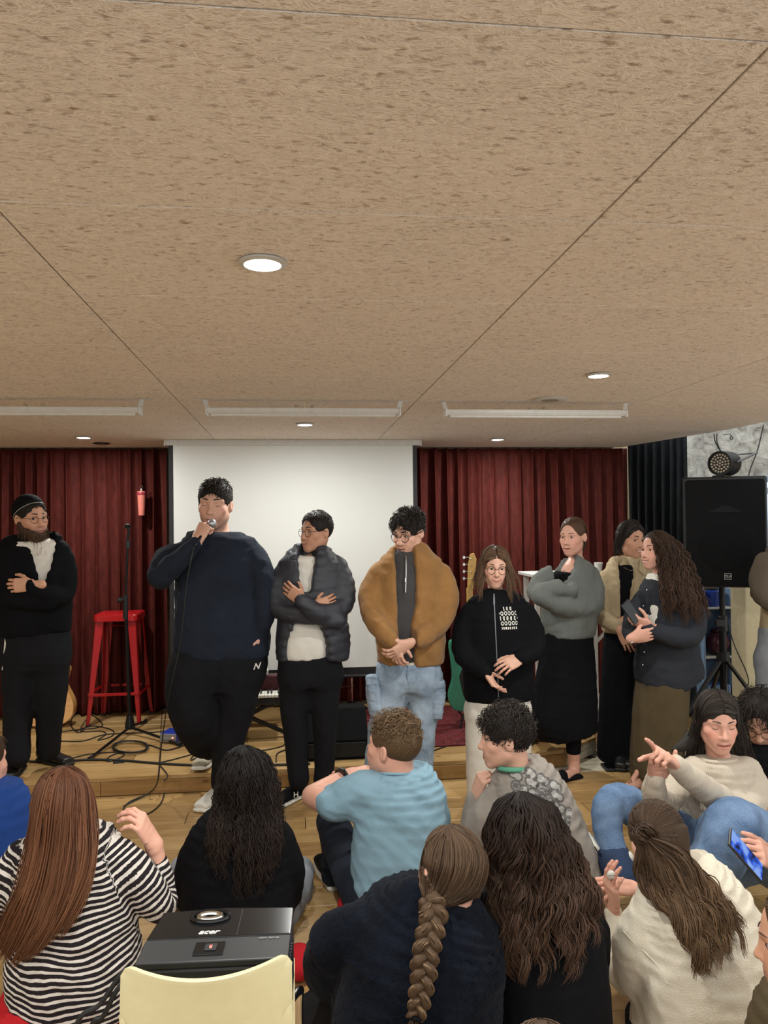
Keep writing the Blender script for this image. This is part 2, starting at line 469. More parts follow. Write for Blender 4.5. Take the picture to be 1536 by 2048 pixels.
wall_back = MB().box((-0.4, 6.50, 1.12), (6.8, 0.1, 2.4)).build('wall_back', M_WALL); tag(wall_back, kind='structure')
wall_left = MB().box((-3.95, 3.0, 1.12), (0.1, 7.0, 2.4)).build('wall_left', M_WALL); tag(wall_left, kind='structure')

# rough stone end wall to the right of the curtains, with a deep window beside it
def stone_wall():
    nx, nz = 60, 60; V = []; F = []
    xs = np.linspace(2.95, 4.5, nx); zs = np.linspace(1.6, 2.75, nz)
    r = np.random.default_rng(4); ph = r.uniform(0, 6.28, (14, 1, 1)); kx = r.normal(0, 9, (14, 1, 1)); kz = r.normal(0, 11, (14, 1, 1))
    X, Z = np.meshgrid(xs, zs, indexing='ij')
    D = np.abs(np.sin(kx * X + kz * Z + ph)).mean(0) * 0.10 + np.sin(X * 7 + Z * 5) * 0.02
    for i in range(nx):
        for j in range(nz): V.append((xs[i], 6.50 - D[i, j], zs[j]))
    nv = len(V)
    for i in range(nx - 1):
        for j in range(nz - 1): F.append((i * nz + j, (i + 1) * nz + j, (i + 1) * nz + j + 1, i * nz + j + 1))
    o = mesh_obj('wall_right', V, F, M_STONE); m = o.modifiers.new('thick', 'SOLIDIFY'); m.thickness = 0.2; m.offset = -1
    return tag(o, kind='structure')
stone_wall()
ledge = MB().box((3.47, 5.98, 1.62), (0.55, 0.30, 0.05)).build('trim_2', M_BLACK, bevel=0.004); tag(ledge, kind='structure')
pillar = MB().box((3.40, 5.45, 0.80), (0.19, 0.2, 1.6)).build('wall_pillar', M_WALL, bevel=0.01); tag(pillar, kind='structure')
# outer wall far right with a window
wall_far = MB().box((4.9, 5.6, 1.1), (0.1, 2.6, 2.9)).box((3.75, 7.0, 1.1), (2.3, 0.1, 2.9)).build('wall_far', M_WALL); tag(wall_far, kind='structure')
win = empty('window_1', (3.98, 6.4, 1.05)); tag(win, kind='structure')
M_FRAME = mat_plain('blue_grey_frame', srgb(150, 168, 190), 0.5)
M_SKYPANE = mat_emit('bright_daylight_pane', srgb(214, 226, 255), 1.1)
fx0, fx1 = 4.14, 4.84
MB().box(((fx0 + fx1) / 2, 6.42, 1.27), (fx1 - fx0, 0.02, 1.36)).build('pane', M_SKYPANE, win)
fr = MB()
for x in (fx0, 4.42, fx1): fr.box((x, 6.40, 1.27), (0.05, 0.06, 1.40))
for z in (0.60, 1.25, 1.94): fr.box(((fx0 + fx1) / 2, 6.395, z), (fx1 - fx0, 0.05, 0.05))
fr.build('window_frame', M_FRAME, win, bevel=0.004)

# ---------------------------------------------------------------- curtains
def drape_curtain(name, x0, x1, yc, z0, z1, mat, label, spacing=0.095, amp=0.04, seed=0, path=None):
    r = np.random.default_rng(seed); nx = max(30, int((x1 - x0) / 0.0065)); nz = 34
    u = np.linspace(0, 1, nx); L = (x1 - x0); nf = L / spacing
    warp = u * nf * 2 * math.pi + 1.3 * np.sin(u * L * 4.1 + seed) + 0.9 * np.sin(u * L * 9.3 + 2 * seed)
    a2 = 0.75 + 0.35 * np.sin(u * L * 6.7 + 1.3 * seed)
    V = []
    for j, z in enumerate(np.linspace(z0, z1, nz)):
        t = (z - z0) / (z1 - z0)
        sw = 0.25 * np.sin(u * L * 3.0 + t * 2.2 + seed) * (1 - t)
        d = np.sin(warp + sw * 2); d = np.sign(d) * np.abs(d) ** 0.8
        prof = 1.7 * amp * a2 * (0.45 + 0.55 * (1 - t) ** 0.6) * d + 0.006 * np.sin(warp * 2.1 + t * 4)
        if path is None:
            xs = x0 + u * L + 0.012 * np.cos(warp) ; ys = yc - prof
        else:
            Pp = np.array([np.interp(u, np.linspace(0, 1, len(path)), [p[k] for p in path]) for k in (0, 1)])
            tg = np.gradient(Pp, axis=1); tg /= np.linalg.norm(tg, axis=0)
            xs = Pp[0] + tg[1] * prof; ys = Pp[1] - tg[0] * prof
        V.append(np.stack([xs, ys, np.full(nx, z)], 1))
    V = np.concatenate(V)
    i = np.arange(nz - 1)[:, None] * nx + np.arange(nx - 1)[None]
    F = np.stack([i, i + 1, i + nx + 1, i + nx], -1).reshape(-1, 4)
    o = mesh_obj(name, V, F, mat); m = o.modifiers.new('thick', 'SOLIDIFY'); m.thickness = 0.005; m.offset = -1
    return tag(o, label, 'curtain')
drape_curtain('stage_curtain', -3.88, -1.0, 6.30, SZ + 0.015, CZ - 0.01, M_RED, 'dark red velvet curtain left of the projection screen', seed=1)
drape_curtain('stage_curtain', -1.0, 0.66, 6.36, SZ + 0.015, CZ - 0.01, M_RED, 'dark red velvet curtain hanging behind the white screen', seed=2, amp=0.03)
drape_curtain('stage_curtain', 0.66, 2.84, 6.30, SZ + 0.015, CZ - 0.01, M_RED, 'dark red velvet curtain between the screen and the charcoal curtain', seed=3, spacing=0.11)
drape_curtain('side_curtain', 2.78, 3.4, 6.1, 0.03, CZ + 0.10, M_BLACKCUR, 'charcoal velvet curtain beside the loudspeaker', spacing=0.085, amp=0.035, seed=5,
              path=[(2.80, 6.22), (2.92, 6.10), (3.06, 5.96), (3.14, 5.84)])
# ---------------------------------------------------------------- lamps
M_GLOW = mat_emit('lit_led_disc', (1.0, 0.96, 0.88, 1), 14.0)
def downlight(px, py, label, dia=0.115, w=1.0, z=CZ, xy=None):
    c = atz(px, py, z) if xy is None else np.array([xy[0], xy[1], z])
    root = empty('downlight', (c[0], c[1], z), label, 'ceiling light')
    r = dia / 2
    MB().lathe([(r * 0.78, -0.002), (r, -0.003), (r * 1.04, -0.008), (r * 0.80, -0.011), (r * 0.78, -0.009)], c, 28).build('rim', M_WHITEMETAL, root, smooth=True)
    MB().lathe([(0.0005, -0.004), (r * 0.79, -0.004), (r * 0.79, -0.010), (0.0005, -0.0105)], c, 24).build('lens', M_GLOW, root, smooth=True)
    ld = bpy.data.lights.new('downlight_lamp', 'AREA'); ld.shape = 'DISK'; ld.size = dia * 0.8; ld.energy = LAMP_W * w; ld.color = LAMP_COL
    lo = bpy.data.objects.new('downlight_lamp', ld); COL.objects.link(lo); lo.location = (c[0], c[1], z - 0.014)
    lo.parent = root; lo.matrix_parent_inverse = Matrix.Translation(-Vector(root.location))
    return root
downlight(525, 522, 'large glaring round downlight nearest the viewer on the fibre ceiling', 0.11, 1.2)
downlight(1197, 748, 'round downlight behind the right-hand tube light, right of the middle seam', 0.105)
downlight(167, 873, 'round downlight low on the left in front of the red curtain', 0.11)
downlight(610, 847, 'small round downlight just in front of the projection screen', 0.11)
downlight(995, 877, 'small round downlight right of the screen above the right red curtain', 0.11)
# unseen lamps of the same kind, added around the camera to brighten the room
for i, (x, y_) in enumerate(((-1.5, 0.55), (0.0, -0.2), (1.5, 0.4), (-2.6, 2.6), (2.6, 1.6), (-1.4, 3.6))):
    if y_ < 1.0 or abs(x) > 2.5 or True:
        if i == 5: continue
        downlight(0, 0, 'added unseen downlight that brightens the room, %s' % ('behind the viewer on the left', 'straight above the viewer', 'behind the viewer on the right', 'by the left wall', 'by the right wall')[i], 0.11, 1.0, xy=(x, y_))
# unlit round fitting
c = atz(1100, 798, CZ); root = empty('ceiling_speaker', c, 'unlit flat round ceiling fitting above the right tube light', 'ceiling fitting')
MB().lathe([(0.045, -0.001), (0.085, -0.001), (0.088, -0.007), (0.07, -0.012), (0.045, -0.008)], c, 28).build('rim', M_WHITEMETAL, root, smooth=True)
MB().lathe([(0.0005, -0.002), (0.046, -0.002), (0.046, -0.008), (0.0005, -0.009)], c, 24).build('grille', mat_plain('grey_grille', srgb(150, 138, 122), 0.7), root, smooth=True)
c = atz(203, 886, CZ); root = empty('ceiling_spot', c, 'small dark unlit recessed fitting beside the left downlight', 'ceiling fitting')
MB().lathe([(0.03, -0.001), (0.062, -0.001), (0.064, -0.006), (0.03, -0.012)], c, 24).build('rim', M_BLACKMETAL, root, smooth=True)
MB().lathe([(0.0005, -0.002), (0.031, -0.002), (0.031, -0.013), (0.0005, -0.0135)], c, 16).build('lens', M_CHROME, root, smooth=True)

def tube_light(x0, x1, yc, label, wires):
    zb = CZ - 0.052
    root = empty('tube_light', ((x0 + x1) / 2, yc, CZ), label, 'ceiling light')
    hs = MB(); prof = [(-0.028, 0.0), (-0.028, -0.016), (-0.018, -0.030), (0.018, -0.030), (0.028, -0.016), (0.028, 0.0)]
    hs.prism(prof, x0, x1, lambda u, v, d: (d, yc + u, zb + v + 0.008)); hs.build('housing', M_WHITEMETAL, root, bevel=0.002)
    MB().tube([(x0 + 0.02, yc, zb - 0.020), (x1 - 0.02, yc, zb - 0.020)], 0.013, 12).build('tube', mat_plain('unlit_opal_tube', srgb(214, 212, 206), 0.25), root, smooth=True)
    for x, s in ((x0, -1), (x1, 1)):
        MB().box((x + s * 0.004, yc, zb - 0.008), (0.010, 0.062, 0.042)).build('end_cap', M_WHITEMETAL, root, bevel=0.003)
        b = MB().bar((x + s * 0.0, yc + 0.0, zb + 0.006), (x + s * 0.012, yc, CZ - 0.003), 0.022, 0.003, up=(0, 1, 0)).box((x + s * 0.030, yc, CZ - 0.003), (0.045, 0.022, 0.003))
        b.bar((x - s * 0.012, yc, zb + 0.012), (x + s * 0.004, yc, zb + 0.012), 0.02, 0.004)
        b.build('bracket', M_WHITEMETAL, root)
    xm = (x0 + x1) / 2
    for dx in (-0.04, 0.04):
        MB().tube([(xm + dx - 0.010, yc - 0.012, zb + 0.016), (xm + dx, yc - 0.012, zb + 0.026), (xm + dx + 0.010, yc - 0.012, zb + 0.016)], 0.003, 6).lathe([(0.007, 0), (0.007, 0.012)], (xm + dx, yc - 0.012, zb + 0.006), 10).build('wing_nut', M_CHROME, root)
    MB().tube([(xm + wires * 0.02, yc, zb + 0.005), (xm + wires * 0.06, yc + 0.01, zb + 0.04), (xm + wires * 0.08, yc + 0.03, CZ)], 0.0035, 6, smoothN=4).build('cable', mat_plain('cream_wire', srgb(220, 206, 170), 0.5), root, smooth=True)
tube_light(-1.73, -0.745, 3.88, 'unlit white tube light at the left edge of the ceiling row', -1)
tube_light(-0.42, 0.535, 3.88, 'unlit white tube light in the middle, above the screen', 0)
tube_light(0.785, 1.745, 3.90, 'unlit white tube light on the right under a round fitting', 1)

# ---------------------------------------------------------------- projection screen
SY = 5.72
def scr(px, py): return at(px, py, SY)
root = empty('projection_screen', scr(585, 885), 'white pull-down projection screen with black borders in mid stage', 'screen')
a = scr(346, 884); b = scr(825, 884); zb = scr(600, 1338)[2]; zt = a[2]
MB().box(((a[0] + b[0]) / 2, SY, (zt + zb) / 2), (b[0] - a[0], 0.004, zt - zb)).build('sheet', M_SCREEN, root)
for x, s in ((a[0], -1), (b[0], 1)):
    MB().box((x + s * 0.016, SY, (zt + zb) / 2), (0.032, 0.005, zt - zb)).build('side_border', M_BLACK, root)
MB().box(((a[0] + b[0]) / 2, SY, zb - 0.03), (b[0] - a[0] + 0.064, 0.006, 0.06)).tube([(a[0] - 0.035, SY, zb - 0.065), (b[0] + 0.035, SY, zb - 0.065)], 0.012, 10).build('bottom_bar', M_BLACK, root)
cx0, cx1 = scr(330, 880)[0], scr(841, 880)[0]
MB().box(((cx0 + cx1) / 2, SY + 0.03, CZ - 0.022), (cx1 - cx0, 0.085, 0.044)).build('case', M_WHITEMETAL, root, bevel=0.008)
for x in (cx0, cx1): MB().box((x, SY + 0.03, CZ - 0.024), (0.014, 0.092, 0.048)).build('end_cap', M_WHITEMETAL, root, bevel=0.006)
# ---------------------------------------------------------------- implicit surfaces for bodies and clothes
def _smin(a, b, k):
    h = np.maximum(k - np.abs(a - b), 0) / k
    return np.minimum(a, b) - h * h * k * 0.25

def fold_field(amp, wl, seed, n=5, stretch=(1, 1, 1)):
    r = np.random.default_rng(seed)
    K = r.normal(0, 1, (n, 3)); K /= np.linalg.norm(K, axis=1)[:, None]
    K *= (2 * math.pi / wl) * r.uniform(0.6, 1.15, (n, 1)) * np.array(stretch)
    ph = r.uniform(0, 6.28, n)
    W = r.normal(0, 1, (3, 3)) * 1.5 / wl; wp = r.uniform(0, 6.28, 3)
    def f(X, Y, Z):
        w = [np.sin(W[i, 0] * X + W[i, 1] * Y + W[i, 2] * Z + wp[i]) * 1.1 for i in range(3)]
        o = 0
        for i in range(n):
            s = np.sin(K[i, 0] * X + K[i, 1] * Y + K[i, 2] * Z + ph[i] + w[i % 3])
            o = o - np.exp(-(s - 0.4) ** 2 * 2.2) + 0.45
        return o * (amp * 1.6 / n)
    return f

class G:
    """a solid made of blended tapered limbs, lofts and ellipsoids, meshed with surface nets"""
    def __init__(s): s.p = []
    def _add(s, fn, lo, hi, k, mode): s.p.append((fn, np.array(lo, float), np.array(hi, float), k, mode)); return s
    def cap(s, a, b, ra, rb, k=0.03, flat=None, mode='u'):
        a = np.asarray(a, float); b = np.asarray(b, float); ba = b - a; l2 = ba @ ba + 1e-12
        def fn(X, Y, Z):
            px, py, pz = X - a[0], Y - a[1], Z - a[2]
            t = np.clip((px * ba[0] + py * ba[1] + pz * ba[2]) / l2, 0, 1)
            qx, qy, qz = px - ba[0] * t, py - ba[1] * t, pz - ba[2] * t
            d2 = qx * qx + qy * qy + qz * qz
            if flat is not None:
                n, f = flat; qn = qx * n[0] + qy * n[1] + qz * n[2]; d2 = d2 + qn * qn * (1 / f ** 2 - 1)
            return np.sqrt(d2) - (ra + (rb - ra) * t)
        r = max(ra, rb); return s._add(fn, np.minimum(a, b) - r, np.maximum(a, b) + r, k, mode)
    def chain(s, pts, rad, k=0.03, flat=None, m=3, mode='u'):
        P = spline(np.asarray(pts, float), m) if m > 1 else np.asarray(pts, float)
        R = np.interp(np.linspace(0, 1, len(P)), np.linspace(0, 1, len(rad)), rad)
        def fn(X, Y, Z):
            D = None
            for i in range(len(P) - 1):
                a, ba = P[i], P[i + 1] - P[i]; l2 = ba @ ba + 1e-12
                px, py, pz = X - a[0], Y - a[1], Z - a[2]; t = np.clip((px * ba[0] + py * ba[1] + pz * ba[2]) / l2, 0, 1)
                qx, qy, qz = px - ba[0] * t, py - ba[1] * t, pz - ba[2] * t; d2 = qx * qx + qy * qy + qz * qz
                if flat is not None: qn = qx * flat[0][0] + qy * flat[0][1] + qz * flat[0][2]; d2 = d2 + qn * qn * (1 / flat[1] ** 2 - 1)
                d = np.sqrt(d2) - (R[i] + (R[i + 1] - R[i]) * t); D = d if D is None else np.minimum(D, d)
            return D
        r = R.max(); return s._add(fn, P.min(0) - r, P.max(0) + r, k, mode)
    def ell(s, c, r, R=None, k=0.03, mode='u'):
        c = np.asarray(c, float); r = np.asarray(r, float); R_ = np.eye(3) if R is None else np.asarray(R, float)
        def fn(X, Y, Z):
            x, y, z = X - c[0], Y - c[1], Z - c[2]
            q = [(R_[0, i] * x + R_[1, i] * y + R_[2, i] * z) for i in range(3)]
            k0 = np.sqrt(sum((q[i] / r[i]) ** 2 for i in range(3))); k1 = np.sqrt(sum((q[i] / r[i] ** 2) ** 2 for i in range(3))) + 1e-6
            return k0 * (k0 - 1) / k1
        e = np.sqrt((R_ ** 2) @ (r ** 2)); return s._add(fn, c - e, c + e, k, mode)
    def loft(s, secs, u=(1, 0, 0), k=0.03, mode='u', p=2.3, m=3):
        """secs: [(centre, half width along u, half depth)]"""
        C = np.array([x[0] for x in secs], float); A = np.array([[x[1], x[2]] for x in secs], float); u = nrm(u)
        if m > 1 and len(secs) > 2: C = spline(C, m); A = np.maximum(spline(np.hstack([A, A]), m)[:, :2], 0.004)
        segs = []; cum = np.concatenate([[0], np.cumsum(np.linalg.norm(np.diff(C, axis=0), axis=1))])
        if mode == 's' and tuple(u) == (1.0, 0.0, 0.0) and m > 1 and C.mean(0)[1] > 1: u = nrm((C.mean(0)[1], -C.mean(0)[0], 0))     # openings are cut straight away from the front
        for i in range(len(C) - 1):
            ax = C[i + 1] - C[i]; L = np.linalg.norm(ax); ax = ax / (L + 1e-9); w = nrm(np.cross(u, ax)); uu = np.cross(ax, w)
            segs.append((C[i], ax, L, uu, w, A[i], A[i + 1], min(0.03, cum[i]), min(0.03, cum[-1] - cum[i + 1])))
        def fn(X, Y, Z):
            D = None
            for c, ax, L, uu, w, a0, a1, s0, s1 in segs:
                x, y, z = X - c[0], Y - c[1], Z - c[2]
                h = x * ax[0] + y * ax[1] + z * ax[2]; t = np.clip(h / L, 0, 1); ex = np.maximum(np.where(h < 0, -h - s0, h - L - s1), 0) if True else 0
                qu = np.abs(x * uu[0] + y * uu[1] + z * uu[2]); qw = np.abs(x * w[0] + y * w[1] + z * w[2])
                A_ = a0[0] + (a1[0] - a0[0]) * t; B_ = a0[1] + (a1[1] - a0[1]) * t
                rad = ((qu / A_) ** p + (qw / B_) ** p) ** (1 / p) + 1e-6
                dr = np.sqrt(qu * qu + qw * qw) * (1 - 1 / rad); dr = np.maximum(dr, -np.minimum(A_, B_))
                d = np.where(dr > 0, np.sqrt(dr * dr + ex * ex), np.where(ex > 0, ex, dr))
                D = d if D is None else np.minimum(D, d)
            return D
        R = A.max(1)[:, None]; return s._add(fn, (C - R).min(0), (C + R).max(0), k, mode)
    def half(s, pt, n, k=0.01):
        """keep only the side opposite to n"""
        pt = np.asarray(pt, float); n = nrm(n)
        s.p.append((lambda X, Y, Z: (X - pt[0]) * n[0] + (Y - pt[1]) * n[1] + (Z - pt[2]) * n[2], None, None, k, 'i')); return s
    def mesh(s, h=0.01, disp=None, bounds=None):
        U = [q for q in s.p if q[4] == 'u']
        m = 3.5 * h + 0.012
        lo = np.min([q[1] for q in U], 0) - m; hi = np.max([q[2] for q in U], 0) + m
        if bounds is not None: lo = np.maximum(lo, bounds[0]); hi = np.minimum(hi, bounds[1])
        ax = [np.arange(lo[i], hi[i] + h, h) for i in range(3)]
        D = np.full([len(a) for a in ax], 0.5, np.float32)
        for fn, l, u_, k, mode in s.p:
            if l is None: sl = [slice(None)] * 3
            else:
                g = k + 3 * h + 0.012
                sl = [slice(max(0, int((l[i] - g - lo[i]) / h)), max(0, min(len(ax[i]), int((u_[i] + g - lo[i]) / h) + 2))) for i in range(3)]
            X = ax[0][sl[0]].astype(np.float32)[:, None, None]; Y = ax[1][sl[1]].astype(np.float32)[None, :, None]; Z = ax[2][sl[2]].astype(np.float32)[None, None, :]
            if 0 in (X.size, Y.size, Z.size): continue
            d = fn(X, Y, Z).astype(np.float32); sl = tuple(sl)
            if mode == 'u': D[sl] = _smin(D[sl], d, k)
            elif mode == 's': D[sl] = -_smin(-D[sl], d, k)
            else: D[sl] = -_smin(-D[sl], -d, k)
        if disp is not None:
            X = ax[0].astype(np.float32)[:, None, None]; Y = ax[1].astype(np.float32)[None, :, None]; Z = ax[2].astype(np.float32)[None, None, :]
            for f in (disp if isinstance(disp, (list, tuple)) else [disp]): D = D + f(X, Y, Z).astype(np.float32)
        return surface_nets(D, lo, h)

def surface_nets(D, lo, h):
    S = D < 0
    n = np.zeros(tuple(x - 1 for x in D.shape), np.int8); sh = n.shape
    for a in (0, 1):
        for b in (0, 1):
            for c in (0, 1): n += S[a:a + sh[0], b:b + sh[1], c:c + sh[2]]
    act = (n > 0) & (n < 8); I = np.argwhere(act)
    idx = np.full(sh, -1, np.int32); idx[act] = np.arange(len(I))
    acc = np.zeros((len(I), 3)); cnt = np.zeros(len(I))
    cor = [(a, b, c) for a in (0, 1) for b in (0, 1) for c in (0, 1)]
    for i, p in enumerate(cor):
        for q in cor[i + 1:]:
            if sum(abs(p[k] - q[k]) for k in range(3)) != 1: continue
            d0 = D[I[:, 0] + p[0], I[:, 1] + p[1], I[:, 2] + p[2]]; d1 = D[I[:, 0] + q[0], I[:, 1] + q[1], I[:, 2] + q[2]]
            m = (d0 < 0) != (d1 < 0); t = np.where(m, d0 / np.where(m, d0 - d1, 1), 0)
            P = np.array(p)[None] + t[:, None] * (np.array(q) - np.array(p))[None]
            acc += P * m[:, None]; cnt += m
    V = (I + acc / np.maximum(cnt, 1)[:, None]) * h + lo
    Q = []
    for a in range(3):
        b, c = (a + 1) % 3, (a + 2) % 3
        s0 = [slice(None)] * 3; s1 = [slice(None)] * 3
        s0[a] = slice(0, -1); s1[a] = slice(1, None)
        A, B = S[tuple(s0)], S[tuple(s1)]
        E = np.argwhere(A != B)
        ok = (E[:, b] > 0) & (E[:, c] > 0) & (E[:, b] < sh[b]) & (E[:, c] < sh[c]); E = E[ok]
        fl = A[E[:, 0], E[:, 1], E[:, 2]]
        def g(db, dc):
            e = E.copy(); e[:, b] -= db; e[:, c] -= dc; return idx[e[:, 0], e[:, 1], e[:, 2]]
        q = np.stack([g(1, 1), g(0, 1), g(0, 0), g(1, 0)], 1)
        q[~fl] = q[~fl][:, ::-1]; Q.append(q)
    Q = np.concatenate(Q); Q = Q[(Q >= 0).all(1)]
    return V, Q

def join_islands(isl):
    V = []; F = []; C = []; n = 0
    for v, f, c in isl:
        V.append(v); F.append(f + n); n += len(v); C.append(np.broadcast_to(np.asarray(c, float), (len(v), 3)))
    return np.concatenate(V), np.concatenate(F), np.concatenate(C)

# ---------------------------------------------------------------- heads, hands, hair
def head_frame(O, yaw=0, pitch=0, roll=0, s=1.0):
    """yaw 0 looks at the viewer (-Y), positive turns to +X; pitch positive looks down; degrees. columns: side, forward, up"""
    y, p, r = math.radians(yaw), math.radians(pitch), math.radians(roll)
    f = np.array([math.sin(y) * math.cos(p), -math.cos(y) * math.cos(p), -math.sin(p)])
    u = np.array([math.sin(y) * math.sin(p), -math.cos(y) * math.sin(p), math.cos(p)])
    x = np.cross(f, u)
    x, u = x * math.cos(r) + u * math.sin(r), u * math.cos(r) - x * math.sin(r)
    return dict(O=np.asarray(O, float), R=np.stack([x, f, u], 1), s=s)
def to_world(Fm, P): return Fm['O'] + (np.asarray(P) * Fm['s']) @ Fm['R'].T
def to_local(Fm, P): return ((np.asarray(P) - Fm['O']) @ Fm['R']) / Fm['s']

SKIN = dict(fair=(0.62, 0.37, 0.27), warm=(0.56, 0.31, 0.20), olive=(0.47, 0.26, 0.165), pink=(0.63, 0.35, 0.26))
M_SKIN = mat_vcol('skin', rough=0.5, spec=0.35, sss=0.12)
M_EYE = mat_plain('eye_white', srgb(214, 206, 198), 0.15, var=0.01)
M_IRIS = mat_plain('dark_iris', srgb(40, 26, 18), 0.1)
M_TEETH = mat_plain('teeth', srgb(226, 218, 204), 0.3, var=0.01)

def head_island(Fm, neck=None, nr=0.055, skin='fair', fem=False, detail=True, closed=False, smile=0.0, open_=0.0, stubble=None, jaw=1.0, nose=1.0, blush=0.0, res=0.0045):
    g = G(); w = 0.95 if fem else 1.0
    g.ell((0, -0.012, 0.030), (0.076, 0.097, 0.087))
    g.ell((0, 0.030, -0.030), (0.063 * w, 0.064, 0.084), k=0.03)
    if fem: g.ell((0, 0.026, -0.062), (0.050, 0.056, 0.050), k=0.03)
    j = 0.046 * jaw * (0.86 if fem else 1); jr = 0.018 if fem else 0.022
    for sx in (-1, 1): g.cap((sx * j, 0.004, -0.060), (sx * 0.012, 0.070, -0.100), jr, 0.016, k=0.03)
    g.ell((0, 0.074, -0.100), (0.020 if not fem else 0.017, 0.016, 0.016), k=0.02)
    if detail:
        for sx in (-1, 1):
            g.ell((sx * 0.042, 0.056, -0.026), (0.023, 0.023, 0.019), k=0.02)
            g.ell((sx * 0.026, 0.078, -0.052), (0.020, 0.014, 0.022), k=0.02)
        bz = 0.020
        br = 0.010 if not fem else 0.008
        for sx in (-1, 1): g.cap((sx * 0.010, 0.083, bz - 0.003), (sx * 0.046, 0.066, bz), br, br, k=0.014)
        for sx in (-1, 1): g.ell((sx * 0.031, 0.095, 0.001), (0.018, 0.016, 0.0125), k=0.012, mode='s')
        for sx in (-1, 1):
            g.ell((sx * 0.031, 0.0695, 0.000), (0.0150, 0.0140, 0.0135), k=0.004)
            if not closed: g.ell((sx * 0.031, 0.087, -0.0005), (0.0135, 0.012, 0.0052), k=0.002, mode='s')
        g.chain([(0, 0.084, 0.010), (0, 0.094, -0.012), (0, 0.106 * (1 + 0.06 * (nose - 1)), -0.034)], [0.0075, 0.0085 * nose, 0.0115 * nose], k=0.012)
        for sx in (-1, 1): g.ell((sx * 0.0125, 0.094, -0.039), (0.0085, 0.010, 0.008), k=0.008)
        for sx in (-1, 1): g.ell((sx * 0.0065, 0.103, -0.0475), (0.0035, 0.006, 0.004), k=0.003, mode='s')
        sm = 0.012 * smile + 0.002; wid = 0.024 + 0.005 * smile
        g.ell((0, 0.084, -0.072), (0.030, 0.014, 0.022), k=0.014)
        dz = 0.006 * open_
        for sx in (-1, 1):
            g.chain([(0, 0.0965, -0.0675), (sx * 0.010, 0.095, -0.0665), (sx * wid, 0.083, -0.0715 + sm)], [0.0050, 0.0052, 0.0028], k=0.005)
            g.chain([(0, 0.0955, -0.0785 - dz), (sx * 0.010, 0.0935, -0.0775 - dz), (sx * wid, 0.0825, -0.0725 + sm)], [0.0062, 0.0058, 0.0026], k=0.005)
        g.ell((0, 0.100, -0.0727 - dz * 0.5 + sm * 0.3), (wid * 0.92, 0.013, 0.0014 + dz * 0.75), k=0.0015, mode='s')
    # ears
    for sx in (-1, 1):
        Re = rotz(sx * 0.35)
        g.ell((sx * 0.077, -0.010, -0.010), (0.009, 0.019, 0.031), Re, k=0.008)
        if detail: g.ell((sx * 0.088, -0.006, -0.007), (0.007, 0.010, 0.018), Re, k=0.004, mode='s')
    if neck is not None:
        nl = to_local(Fm, neck)
        g.chain([(0, -0.022, -0.050), tuple(np.array([0, -0.030, -0.085]) * 0.5 + nl * 0.5), tuple(nl)], [nr, nr * 0.97, nr * 1.06], k=0.03)
    h = res if detail else 0.0075
    # carve the mouth line last
    V, F = g.mesh(h)
    base = np.array(SKIN[skin] if isinstance(skin, str) else skin); C = np.tile(base, (len(V), 1))
    if detail:
        zl = -0.0725 - dz * .3 + sm * (V[:, 0] / wid) ** 2
        lip = np.exp(-((V[:, 2] - zl) / 0.0085) ** 2 * 1.5) * (np.abs(V[:, 0]) < wid + 0.002) * (V[:, 1] > 0.078)
        tr_ = tree_of(V, F); mp = []
        for x in np.linspace(-wid - .001, wid + .001, 11):
            hit = tr_.ray_cast(Vector((x, 0.2, -0.0725 - dz * .3 + sm * (x / wid) ** 2)), Vector((0, -1, 0)), 0.2)
            if hit[0] is not None: mp.append(np.array(hit[0]) + [0, .0002, 0])
        Fm['mouth'] = (mp, open_, smile)
        lip = np.clip(lip * 1.3, 0, 1)[:, None] * (0.75 if fem else 0.55)
        C = C * (1 - lip) + np.array([0.42, 0.13, 0.12]) * lip
        ck = np.exp(-(((np.abs(V[:, 0]) - 0.045) / 0.020) ** 2 + ((V[:, 2] + 0.03) / 0.022) ** 2)) * (V[:, 1] > 0.03); ck = ck[:, None] * (0.25 + 0.5 * blush)
        C = C * (1 - ck) + base * np.array([1.08, 0.72, 0.70]) * ck
        if stubble is not None:
            m = (1 / (1 + np.exp((V[:, 2] + 0.052) / 0.006))) * (1 / (1 + np.exp(-(V[:, 1] - 0.0) / 0.012))) * (V[:, 2] > -0.13)
            m = np.maximum(m, 0.9 * (np.abs(V[:, 2] + 0.060) < 0.007) * (np.abs(V[:, 0]) < 0.027) * (V[:, 1] > 0.07))
            m = np.clip(m, 0, 1)[:, None] * (1 - lip) * stubble
            C = C * (1 - m) + np.array([0.10, 0.065, 0.05]) * m
    return to_world(Fm, V), F, C

